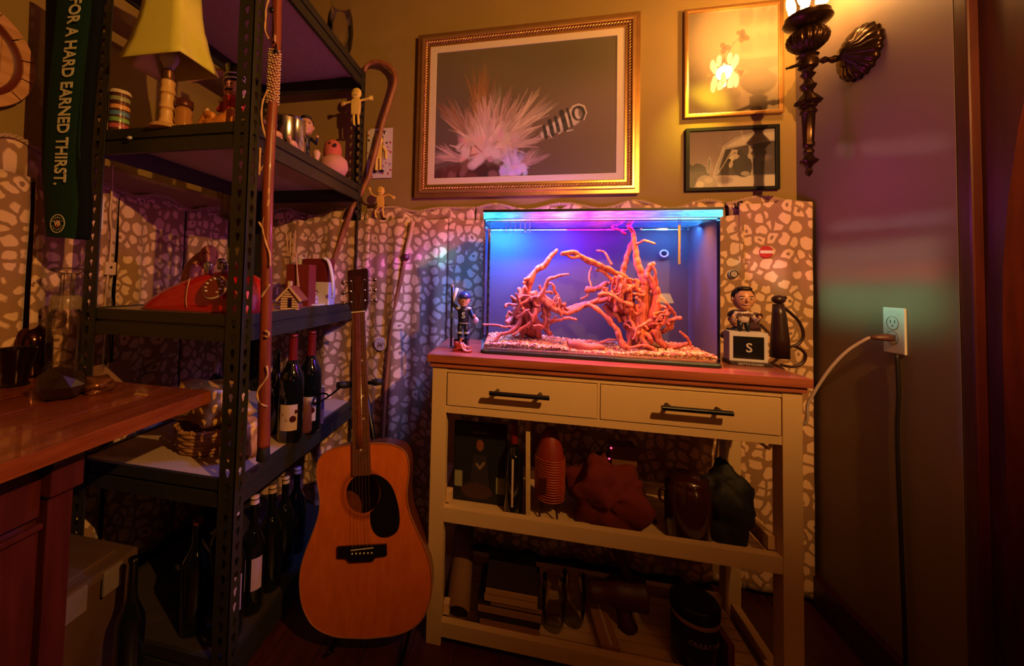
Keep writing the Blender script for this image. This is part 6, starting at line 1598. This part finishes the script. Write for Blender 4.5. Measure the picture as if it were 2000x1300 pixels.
for y0, y1 in ((.20, .560),):
    B().box((cx1-.020, y0, CZ-.150), (cx1-.004, y1, CZ-.040)).done('drawer_front', m_cab, ctr_o, bevel=.003)
    dd = B().box((cx1-.020, y0, FLOOR+.06), (cx1-.004, y1, CZ-.165)).done('cabinet_door', m_cab, ctr_o, bevel=.002)
    B().box((cx1-.004, y0+.05, FLOOR+.12), (cx1+.002, y1-.05, CZ-.215)).done('raised_panel', m_cab, dd, bevel=.004)
    B().box((cx1-.004, y0, CZ-.170), (cx1+.006, y1, CZ-.160)).done('door_moulding', m_cab, dd, bevel=.002)
# things on the counter
def on(x, y, dz=0): p = PZ(x, y, CZ); return p
gm = glass_mat('clear_bottle_glass', (.98, .965, .93), .9, .03)
p = on(95, 745); p.y += .03
fl_ = thing('glass_decanter', 'tall clear glass decanter with stepped neck on the bar counter', 'decanter', p)
H = hg(p, 215)
B().lathe([(.0, .004), (H*.125, 0), (H*.135, H*.02), (H*.135, H*.12), (H*.115, H*.14), (H*.125, H*.18), (H*.125, H*.56), (H*.10, H*.62), (H*.09, H*.64)], c=p, n=32, caps=False).done('body', gm, fl_, smooth=True)
B().lathe([(H*.105, H*.63), (H*.11, H*.66), (H*.11, H*.73), (H*.09, H*.76)], c=p, n=28, caps=False).done('collar', glass_mat('frosted_collar', (.8, .75, .65), 1.2, .25, .25, (.6, .45, .3)), fl_, smooth=True)
B().lathe([(H*.055, H*.74), (H*.05, H*.90), (H*.08, H*.96), (H*.14, H*.99), (H*.10, H*1.01)], c=p, n=28, caps=False).done('neck', gm, fl_, smooth=True)
B().lathe([(H*.03, H*.62), (H*.028, H*.96)], c=p, n=16, caps=False).done('inner_tube', gm, fl_, smooth=True)
p2_ = on(140, 752); p2_ = V((-1.26, p.y+.07, CZ)); 
g2 = thing('glass_cloche', 'large thin clear glass vessel behind the decanter on the counter', 'vase', p2_)
B().lathe([(.065, 0), (.07, .01), (.072, .10), (.070, .20), (.052, .26), (.03, .275)], c=p2_, n=36, caps=False).done('glass', glass_mat('thin_glass', (.985, .975, .96), .35, .02), g2, smooth=True)
p = on(95, 782); p.y += .02
dt = thing('rock_lump', 'dark faceted rock lump on the bar counter in front of the decanter', 'rock', p)
b = B(); vs = b.ico((0, 0, 0), 1, sub=2)
for v in vs:
    d = v.co.normalized(); k = 1+.35*noise.noise(d*2.2+V((3, 0, 0))); v.co = p+V((d.x*.052, d.y*.040, max(0, d.z*.040*k+.030)))*1.0*k
for v in vs: v.co.z = max(v.co.z, CZ)
b.done('stone', mat('dark_rock', (.018, .006, .004), .35, var=.5, scale=30), dt)
crumple('crumpled_wrapper', on(160, 770)+V((.01, .02, .018)), (.042, .034, .022), mat('shiny_brown_wrapper', (.20, .07, .03), .18, .4, bump=.5, scale=30), 14, 'small shiny brown crumpled wrapper beside the dark rock', 'wrapper', .7, 3, flat=CZ)
p = on(28, 752); p.y += .0
cp_ = thing('dark_goblet', 'dark metal goblet with light rim at the left edge of the counter', 'goblet', p); H = hg(p, 72)
B().lathe([(H*.30, 0), (H*.31, H*.03), (H*.26, H*.10), (H*.28, H*.30), (H*.38, H*.75), (H*.42, H), (H*.36, H*.98), (H*.30, H*.5), (0, H*.4)], c=p, n=28).done('cup', mat('dark_pewter', (.03, .012, .010), .2, .8), cp_, smooth=True, auto=True)
p = V((-1.13, p.y+.055, CZ)); p = on(5, 742); p.y += .06
B_ = thing('dark_shaker', 'dark glossy shaker with small knob behind the goblet at the left edge', 'shaker', p); H = hg(p, 125)
B().lathe([(H*.24, 0), (H*.25, H*.05), (H*.24, H*.55), (H*.19, H*.70), (H*.10, H*.76), (H*.06, H*.82), (H*.09, H*.90), (H*.06, H), (0, H*1.01)], c=p, n=28).done('body', mat('dark_chrome', (.08, .03, .02), .12, .9), B_, smooth=True)
q = on(275, 770); B().box(q+V((-.018, -.004, 0)), q+V((.018, .004, .0008))).done('yellow_scrap', mat('scrap', (.45, .25, .06), .6), loc=q, label='short yellow strip lying flat on the bar counter', cat='scrap')

# clear storage tote and dark bottle on the floor, beyond the cabinet
tx0, tx1, ty0, ty1, tz1 = -1.355, -.975, .62, .868, -.70
tp_ = thing('storage_tote', 'cloudy plastic storage tote with latched lid on the floor by the cabinet', 'tote', ((tx0+tx1)/2, (ty0+ty1)/2, FLOOR))
m_tote = mat('cloudy_plastic', (.10, .05, .025), .25, coat=.3)
B().prism([(tx0+.02, FLOOR+.001), (tx1-.02, FLOOR+.001), (tx1, -.735), (tx0, -.735)], (0, .625, 0), (1, 0, 0), (0, 0, 1), (0, .235, 0)).done('tub', m_tote, tp_, bevel=.006)
ld = B().box((tx0-.004, .620, -.735), (tx1+.006, .868, -.715)).done('lid', mat('tote_lid', (.11, .06, .04), .3, coat=.3), tp_, bevel=.004)
B().box((tx0+.03, .65, -.715), (tx1-.03, .84, -.708)).done('raised_rim', MATS['tote_lid'], ld, bevel=.003)
for y in (.72, .80): B().box((tx1+.0062, y-.022, -.775), (tx1+.013, y+.022, -.718)).done('latch', mat('grey_latch', (.18, .13, .12), .35), tp_, bevel=.002)
p = V((-.905, .80, FLOOR)); bottle('tall slim dark bottle standing on floor beside the storage tote', p, .365, .030, lab=False, cap=False)

# ================================================================ ON THE TABLE TOP
m_teal = mat('pale_teal_trim', (.45, .55, .58), .4)
p = PZ(900, 690, TT); p = V((PY(898, 680, 1.245).x, 1.245, TT))
H = hg(p, 108)
oct_z = .022
# pedestal for the hockey player: a small stepped block
pd = B().box(p+V((-.022, .012, 0)), p+V((.022, .062, .030))).done('black_block', m_blackg, loc=p, bevel=.002, label='small black block under the hockey bobblehead on the table', cat='block')
hp_ = p+V((.004, .036, .0302))
fg, H_, z0, sh_, hcc, rr = figure('hockey player bobblehead in dark jersey raising a stick left of the tank', hp_, hg(p, 101), math.radians(8), skin=m_skin, hair=m_blackg, top=m_navy, legs=m_navy, head=.30, hat=mat('navy_helmet', (.02, .03, .12), .25), arms=((-.22, .95, -.05), (.20, .38, -.12)))
for s in (-1, 1): B().lathe([(H_*.055, H_*.10), (H_*.058, H_*.13), (H_*.052, H_*.15)], c=(s*H_*.068, 0, 0), n=12, caps=False).done('sock_band', m_teal, fg, local=True, smooth=True)
B().lathe([(H_*.115, H_*.305), (H_*.118, H_*.32)], c=(0, 0, 0), n=18, caps=False).done('hem_stripe', m_teal, fg, local=True)
for s in (-1, 1): B().ell((s*H_*.10, -.002, sh_-H_*.02), (H_*.06, H_*.06, H_*.035)).done('shoulder_yoke', m_teal, fg, local=True, smooth=True)
text('emblem', 'S', H_*.16, frame_M((0, -H_*.092, H_*.46), (1, 0, 0), (0, 0, 1)), m_teal, fg, local=True, bold=.0006, ext=.0015)
B().tube([(-H_*.225, -.004, H_*.66), (-H_*.20, -.006, H_*.80), (-H_*.13, -.006, H_*1.0)], [H_*.018, H_*.035, H_*.03], 10).done('raised_glove', m_whitep, fg, local=True, smooth=True)
B().ell((H_*.24, -H_*.12, H_*.38), (H_*.06, H_*.05, H_*.065)).done('white_glove', m_whitep, fg, local=True, smooth=True)
st2 = B().tube([(-H_*.24, .0, H_*.74), (-H_*.235, .004, -.028)], .0035, 8).done('hockey_stick', m_blackg, fg, local=True, smooth=True)
# red dragon-like creature at its feet
q = V((PY(903, 688, 1.215).x, 1.212, TT)); m_rd = mat('dark_red_resin', (.30, .03, .03), .25, coat=.4); m_pkt = mat('pink_tentacle', (.65, .22, .20), .35)
oc = thing('red_octopus', 'small dark red octopus ornament with pale pink tentacles at the table corner', 'ornament', q)
b = B().ell(q+V((-.010, 0, .016)), (.017, .013, .014)); b.ell(q+V((-.018, -.006, .024)), (.008, .007, .008)); b.done('body', m_rd, oc, smooth=True)
B().box(q+V((-.030, -.014, 0)), q+V((.030, .012, .0035))).done('base', m_rd, oc, bevel=.001)
for i, pts in enumerate([[(.0, 0, .026), (.008, -.006, .016), (.012, -.010, .006), (.024, -.012, .005), (.030, -.010, .010)], [(-.002, -.006, .022), (.004, -.012, .010), (.014, -.016, .005), (.026, -.014, .006)], [(.004, .004, .020), (.016, .002, .014), (.028, 0, .015), (.032, -.002, .022)], [(-.012, -.010, .012), (-.020, -.014, .006), (-.028, -.012, .008)], [(-.006, -.002, .030), (-.004, -.004, .038), (.004, -.006, .040)]]):
    P = smooth_path([q+V(t) for t in pts], 4); B().tube(P, [.0042*(1-.65*j/len(P)) for j in range(len(P))], 8).done('tentacle', m_pkt if i != 3 else m_rd, oc, smooth=True)
# right side: two bobbleheads, boxed sign, name plate, hand tool
p = V((PY(1422, 640, 1.40).x+.004, 1.40, TT)); 
figure('dark-capped bobblehead half hidden behind the right edge of the tank', V((.652, 1.395, TT)), .160, math.radians(-14), skin=m_skin, hair=m_hair, top=m_navy, legs=m_navy, head=.33, hat=m_navy)
bxp = V((PY(1456, 700, 1.30).x, 1.30, TT))
bw = hg(bxp, 62)/2; bh_ = hg(bxp, 56)
cb = thing('emblem_box', 'small white-edged box with curved S emblem on a black panel beside the tank', 'box', bxp)
Mc = Matrix.Translation(bxp) @ Matrix.Rotation(math.radians(-6), 4, 'Z')
def cM(b): [setattr(v, 'co', Mc @ v.co) for v in b.b.verts]; return b
cM(B().box((-bw, -.020, .010), (bw, .026, bh_+.010))).done('carton', mat('grey_white_box', (.55, .52, .58), .5), cb, bevel=.001)
cM(B().box((-bw*.80, -.0212, .018), (bw*.80, -.0200, bh_-.002))).done('black_panel', m_blackg, cb)
text('emblem', 'S', .036, Mc @ frame_M((.001, -.0216, .010+bh_*.46), (1, 0, 0), (0, 0, 1)), mat('emblem_grey', (.50, .46, .50), .5), cb, bold=.0004)
cM(B().box((-.006, -.0218, .010+bh_*.44), (.006, -.0214, .010+bh_*.47))).done('emblem_bar', m_blackg, cb)
cM(B().box((-bw*1.05, -.034, 0), (bw*1.15, .030, .0095))).done('name_plate', mat('plate_dark', (.03, .015, .02), .4), cb, bevel=.001)
t_ = text('plate_lettering', 'SEATTLE KRAKEN', .0075, Mc @ frame_M((0.0, -.0346, .0048), (1, 0, 0), (0, 0, 1)), mat('plate_text', (.40, .35, .38), .5), cb, bold=.0002)
fgp = Mc @ V((-.004, .002, bh_+.0102))
fg2, H_, z0, sh_, hcc, rr = figure('smiling dark-haired bobblehead in white jersey on top of the emblem box', fgp, hg(bxp, 92)*1.0, math.radians(-8), skin=m_skin, hair=m_hair, top=mat('cream_jersey', (.62, .50, .50), .5), legs=m_navy, head=.50, arms=((-.22, .26, -.10), (.22, .26, -.10)))
text('jersey_lettering', 'KRAKEN', H_*.075, frame_M((0, -H_*.092, H_*.36), (1, 0, 0), (0, 0, 1)), m_dwood, fg2, local=True, bold=.0003, ext=.001)
# black long-handled tool / pump with looping hose
p = V((PY(1520, 690, 1.47).x, 1.452, TT)); 
hm = thing('hand_pump', 'tall dark hand pump with looping black hose at the right end of table', 'pump', p); m_dk = mat('dark_brown_plastic', (.03, .010, .008), .35)
Hh = hg(p, 122)
def pp(x, y, Y=1.455): return PY(x, y, Y)
B().tube([p+V((-.006, 0, 0)), p+V((-.005, 0, Hh*.3)), p+V((-.007, 0, Hh*.7)), p+V((-.010, 0, Hh*.86))], [.026, .024, .018, .014], 18).done('barrel', m_dk, hm, smooth=True)
B().ell(p+V((-.008, 0, Hh*.93)), (.019, .016, .014)).done('top_knob', m_dk, hm, smooth=True)
B().tube([p+V((-.008, 0, Hh*.90)), p+V((.012, 0, Hh*.97))], .006, 8).done('lever', m_dk, hm, smooth=True)
B().tube(smooth_path([pp(1530, 600), pp(1545, 612), pp(1562, 630), pp(1569, 655), pp(1558, 672), pp(1535, 678), pp(1510, 680)], 5), .0045, 8).done('hose', m_dk, hm, smooth=True)
B().tube(smooth_path([pp(1530, 680), pp(1552, 676), pp(1572, 690), pp(1568, 708), pp(1548, 716), pp(1525, 712)], 5), .0045, 8).done('hose', m_dk, hm, smooth=True)
# little black figure on the ledge over the tank corner
q = PY(1446, 422, 1.60); q.z = .2525
figure('tiny dark horned figure standing on the ledge above the tank right corner', q, .060, 0, skin=m_blackg, hair=m_blackg, top=m_blackg, legs=m_dwood, head=.36, arms=((-.30, .70, -.05), (.30, .62, -.05)), name='toy_figure', cat='toy')
# pin badges on the cloth
def badge(x, y, r, m1, lab, deco=None, Y=1.571):
    c = PY(x, y, Y); M_ = frame_M(c, (1, 0, 0), (0, 0, 1)); t = thing('pin_badge', lab, 'badge', c)
    B().lathe([(r, -.006), (r, .0), (r*.9, .0025), (0, .003)], n=28, M=M_, caps=False).done('face', m1, t, smooth=True, auto=True)
    if deco: deco(t, M_, r)
    return t
def d1(t, M_, r):
    for i in range(6): B().tube([M_ @ V((-r*.45+i*r*.17, -r*.1+(i % 2)*r*.35, .0034)), M_ @ V((-r*.2+i*r*.13, -r*.45+(i % 3)*r*.2, .0034))], .0012, 5).done('drawn_stroke', m_blackg, t)
badge(743, 672, .0285, mat('badge_cream', (.50, .36, .36), .35), 'round cream pin badge with dark drawing on cloth beside the guitar neck', d1)
def d2(t, M_, r): B().box((-r*.95, -r*.22, .0026), (r*.95, r*.25, .0036), M=M_).done('white_band', m_whitep, t)
badge(1497, 492, .0215, mat('badge_red2', (.45, .03, .03), .3), 'red pin badge with a white band on the cloth right of the tank', d2)
def d3(t, M_, r): B().tube([M_ @ V((r*.8*math.cos(a), r*.8*math.sin(a), .003)) for a in [i*math.pi/8 for i in range(16)]], .0016, 6, closed=True).done('dark_ring', m_blackg, t)
badge(1433, 535, .0150, mat('badge_pale', (.45, .35, .32), .3), 'small ring-marked pin badge on the cloth just right of the tank', d3)
# two white stones / paper scrap stuck on the shelf beam
q = PY(253, 269, .868); B().ell(q, (.0085, .004, .0050)).done('pale_sticker', m_whitep, smooth=True, loc=q, label='small pale oval magnet on the second shelf front beam', cat='magnet')

# ================================================================ IN THE CONSOLE TABLE
# upper open shelf
p = V((-.125, 1.26, S1))
rec = thing('dark_print_box', 'black boxed print of a suited figure leaning at the left in the upper opening', 'box', p)
B().box((-.205, 1.255, S1), (-.040, 1.265, S1+.245)).done('panel', m_black, rec, bevel=.001)
cv = Canvas(60, 80, (.006, .006, .008)); cv.ell(.5, .28, .07, .07, (.18, .05, .02)); cv.poly([(.38, .40), (.62, .40), (.70, .85), (.30, .85)], (.02, .015, .02)); cv.line([(.44, .52), (.5, .57), (.58, .50)], .018, .018, (.22, .14, .10)); cv.poly([(.02, .62), (.17, .62), (.17, .82), (.02, .82)], (.24, .22, .14)); cv.poly([(.82, .66), (.98, .66), (.98, .86), (.82, .86)], (.24, .25, .10)); cv.line([(.35, .12), (.62, .12)], .008, .008, (.2, .18, .18)); cv.ell(.45, .86, .3, .10, (.05, .02, .015))
cv.plane('print', Matrix.Translation((-.1225, 1.2542, S1+.1225)) @ MPX, .160, .240, rec, .5)
bottle('wine bottle with red foil neck beside the boxed print in upper opening', V((-.018, 1.235, S1)), .268, .028, lab=True, lz=(.10, .62), la=(-1.75, -1.55), decor=False)
p = V((.010, 1.29, S1)); B().prism([(0, 0), (.013, 0), (.008, .285), (-.005, .285)], (.020, 1.20, S1), (1, 0, 0), (0, 0, 1), (0, .16, 0)).done('white_board', mat('worn_white_board', (.50, .34, .15), .7, var=.3), loc=(.02, 1.30, S1), label='thin worn white board standing on edge in the upper opening', cat='board')
# red basket-work lantern on legs
p = V((.088, 1.24, S1)); m_lan = mat('red_cane_lantern', (.20, .014, .006), .5, var=.2)
ln = thing('cane_lantern', 'tall red bound-cane lantern on thin legs in the upper opening', 'lantern', p)
b = B().lathe([(.024, .05), (.040, .058), (.042, .10), (.042, .16), (.036, .20), (.024, .235), (.014, .255)], c=p, n=26); b.done('body', m_lan, ln, smooth=True)
for i in range(17):
    z = .058+i*.0072; r = .0425
    B().tube([p+V((r*math.cos(a), r*math.sin(a), z)) for a in [k*math.pi/12 for k in range(24)]], .0016, 5, closed=True).done('ring_band', mat('orange_cane', (.34, .06, .02), .4), ln, smooth=True)
for k in range(4):
    a = k*math.pi/2+.6; B().cyl(p+V((.030*math.cos(a), .030*math.sin(a), .055)), p+V((.036*math.cos(a), .036*math.sin(a), 0)), .003, n=6).done('leg', m_dwood, ln)
B().box(p+V((-.036, -.0440, .085)), p+V((-.012, -.0400, .125))).done('hatch', m_dwood, ln)
crumple('red_crumpled_cloth', V((.240, 1.25, S1+.080)), (.100, .062, .090), mat('red_cloth', (.11, .004, .003), .9, bump=.3), 21, 'crumpled red cloth heaped in the middle of the upper opening', 'cloth', .6, 4, flat=S1)
p = V((.345, 1.33, S1))
sb = thing('wooden_box', 'small tan wooden block with glowing red glints on a grey case', 'box', p+V((-.045, -.02, .15)))
B().box(p+V((-.075, -.045, .150)), p+V((-.005, .01, .205))).done('block', mat('tan_block', (.16, .06, .02), .6), sb, bevel=.002)
for dx, dz in ((-.095, .165), (-.083, .168), (-.078, .20)): B().ell(p+V((dx, -.047, dz)), (.0030, .002, .0026)).done('red_glint', mat('red_glow', (.6, .02, .04), .3, emit=(1, .05, .15), es=4), sb, smooth=True)  # small beads with a glow of their own, set as glints
cs = thing('grey_case', 'slanted dark grey case standing behind the red cloth', 'case', p+V((-.02, 0, 0)))
B().prism([(-.10, 0), (.05, 0), (-.01, .149), (-.11, .149)], p+V((0, -.055, 0)), (1, 0, 0), (0, 0, 1), (0, .10, 0)).done('shell', mat('dark_grey_case', (.022, .007, .005), .5), cs, bevel=.004)
p = V((.455, 1.23, S1))
jr = thing('ceramic_crock', 'dark brown glazed crock with a highlight in the upper opening right side', 'crock', p)
B().lathe([(.045, 0), (.055, .01), (.058, .09), (.056, .145), (.048, .155), (.050, .165), (.0, .165)], c=p, n=30).done('body', mat('brown_glaze', (.035, .007, .005), .2, coat=.4), jr, smooth=True)
for s in (-1, 1): B().tube(smooth_path([p+V((s*.056, 0, .125)), p+V((s*.070, 0, .12)), p+V((s*.070, 0, .095)), p+V((s*.057, 0, .09))], 4), .004, 8).done('handle', MATS['brown_glaze'], jr, smooth=True)
crumple('black_bag', V((.555, 1.25, S1+.095)), (.064, .055, .095), m_pad, 31, 'slumped black fabric bag at the right of the upper opening', 'bag', .35, 4, flat=S1)
# lower open shelf
p = V((-.170, 1.27, S2)); m_card = mat('kraft_tube', (.20, .09, .035), .8, bump=.2, scale=120)
tb_ = thing('poster_tube', 'rolled cardboard tube with a dark open end in the lower opening', 'tube', p)
P0 = V((-.172, 1.185, S2+.034)); P1 = V((-.190, 1.44, S2+.120))
B().tube([P0, P1], [.033, .033], 30, caps=False).done('tube_wall', m_card, tb_, smooth=True, solid=.004)
B().tube([P0+(P1-P0)*.04, P0+(P1-P0)*.08], [.030, .030], 20).done('dark_inside', m_blackg, tb_)
bks = [(-.110, .060, .012, (.34, .17, .06), 'bottom-most thin book of the stack in the lower opening', 0), (-.112, .062, .014, (.40, .22, .10), 'second book from the bottom of the stack in the lower opening', .004), (-.106, .060, .018, (.30, .13, .045), 'third book from bottom with a curled tan cover in the lower stack', -.002), (-.116, .064, .020, (.03, .012, .01), 'black book in the middle of the lower stack', .003), (-.112, .066, .018, (.36, .18, .09), 'wide brown book fifth from the bottom of the stack', -.003), (-.075, .068, .012, (.34, .18, .10), 'narrower grey-brown book third from the top of the stack', .004), (-.094, .055, .021, (.52, .28, .10), 'thick tan book second from the top of the stack', 0), (-.090, .055, .016, (.50, .27, .11), 'topmost tan book of the stack in the lower opening', -.002)]
z = S2+.0005
for x0, x1, h, c, lb, dy in bks:
    m = mat('book_%02d' % int(c[0]*100), tuple(q*.8 for q in c), .6); t = thing('book', lb, 'book', ((x0+x1)/2, 1.29, z), group=None)
    B().box((x0, 1.175+dy, z), (x1, 1.345+dy, z+.0022)).done('cover', m, t); B().box((x0, 1.175+dy, z+h-.0022), (x1, 1.345+dy, z+h)).done('cover', mat('shaded_cover', (.022, .008, .005), .7), t)  # top covers darkened: the shade of the opening is in their colour
    B().box((x0, 1.173+dy, z), (x1, 1.1765+dy, z+h)).done('spine', m, t, bevel=.0012)
    B().box((x0+.003, 1.1768+dy, z+.0023), (x1-.003, 1.342+dy, z+h-.0023)).done('pages', mat('old_pages', (.45, .30, .16), .9), t)
    z += h+.0004
gls = glass_mat('dark_room_glass', (.9, .85, .8), 1.2, .04)
for i, (x, y) in enumerate([(.105, 1.25), (.165, 1.28)]):
    B().lathe([(.022, .0), (.028, .004), (.034, .05), (.036, .10), (.030, .13), (.033, .14)], c=(x, y, S2), n=26, caps=False).done('glass_jar', gls, smooth=True, loc=(x, y, S2), label=['clear glass jar right of the stack of books', 'second clear glass jar, farther from the books'][i], cat='jar')
p = V((.300, 1.30, S2)); dp = thing('drill', 'dark reddish bulky power tool shape behind the narrow box in lower opening', 'tool', p)
B().tube(smooth_path([p+V((-.09, 0, .085)), p+V((-.02, 0, .095)), p+V((.05, 0, .10)), p+V((.075, 0, .10))], 4), [.030]*4+[.042]*4+[.045]*3+[.030, .02], 16).done('motor_body', mat('maroon_plastic', (.06, .006, .004), .5), dp, smooth=True)
B().tube([p+V((.0, 0, .09)), p+V((.015, 0, .02)), p+V((.02, 0, .001))], [.022, .022, .030], 12).done('handle', MATS['maroon_plastic'], dp, smooth=True)
B().tube([p+V((.03, 0, .12)), p+V((.0, 0, .20)), p+V((-.02, .01, .25))], [.014, .016, .018], 12).done('upper_grip', MATS['maroon_plastic'], dp, smooth=True)
q = thing('narrow_box', 'narrow tan box lying lengthwise at the front of the lower opening', 'box', (.30, 1.24, S2))
B().prism([(.225, 1.185), (.275, 1.185), (.262, 1.36), (.212, 1.36)], (0, 0, S2), (1, 0, 0), (0, 1, 0), (0, 0, .030)).done('carton', mat('tan_carton', (.36, .16, .05), .6), q, bevel=.001)
B().prism([(.250, 1.19), (.256, 1.19), (.244, 1.35), (.238, 1.35)], (0, 0, S2+.0302), (1, 0, 0), (0, 1, 0), (0, 0, .0006)).done('printed_stripe', MATS['cream_label'], q)
# supplement tub
p = V((.470, 1.225, S2)); tu = thing('supplement_tub', 'large black tub reading CREATINE at the right of the lower opening', 'tub', p)
B().lathe([(.050, 0), (.056, .004), (.057, .012), (.057, .125), (.050, .140)], c=p, n=36).done('body', mat('black_tub', (.006, .005, .006), .3), tu, smooth=True, auto=True)
B().lathe([(.056, .140), (.058, .142), (.058, .165), (.054, .170), (.0, .170)], c=p, n=36, flute=(36, .012)).done('lid', m_black, tu, smooth=True, auto=True)
B().lathe([(.0575, .128), (.0578, .134), (.0560, .138)], c=p, n=36, caps=False).done('silver_band', mat('silver_band', (.40, .24, .22), .3, .5), tu, smooth=True)
B().lathe([(.0573, .010), (.0578, .014), (.0573, .018)], c=p, n=36, caps=False).done('gold_band', mat('gold_band', (.35, .20, .04), .3, .5), tu, smooth=True)
for i, ch in enumerate('CREATINE'):
    a = math.radians(-118+i*10.5); c_ = p+V((.0576*math.cos(a), .0576*math.sin(a), .090)); text('letter', ch, .016, frame_M(c_, (-math.sin(a), math.cos(a), 0), (0, 0, 1)), mat('tub_text', (.22, .14, .14), .5), tu, bold=.0003)
b = B().prism([(.530, 1.18), (.545, 1.18), (.525, 1.42), (.505, 1.42)], (0, 0, S2), (1, 0, 0), (0, 1, 0), (0, 0, .10)); b.done('maroon_folder', mat('maroon_board', (.12, .02, .03), .6), loc=(.52, 1.3, S2), label='maroon folder standing on edge right of the black tub', cat='folder')
# floor lamp behind the viewer, seen mirrored in the tank glass
p = V((1.075, -.48, FLOOR)); fl2 = thing('floor_lamp', 'small-shaded brass floor lamp, seen as the warm reflection in the tank glass', 'lamp', p)
B().lathe([(.10, 0), (.10, .012), (.012, .02), (.008, .03), (.008, .93), (.004, .96)], c=p, n=24).done('pole', m_gold2, fl2, smooth=True, auto=True)
B().lathe([(.070, .935), (.040, .995)], c=p, n=24, caps=False).done('lamp_shade', mat('lit_shade', (.8, .5, .2), .7, emit=(1, .48, .10), es=16), fl2, smooth=True)
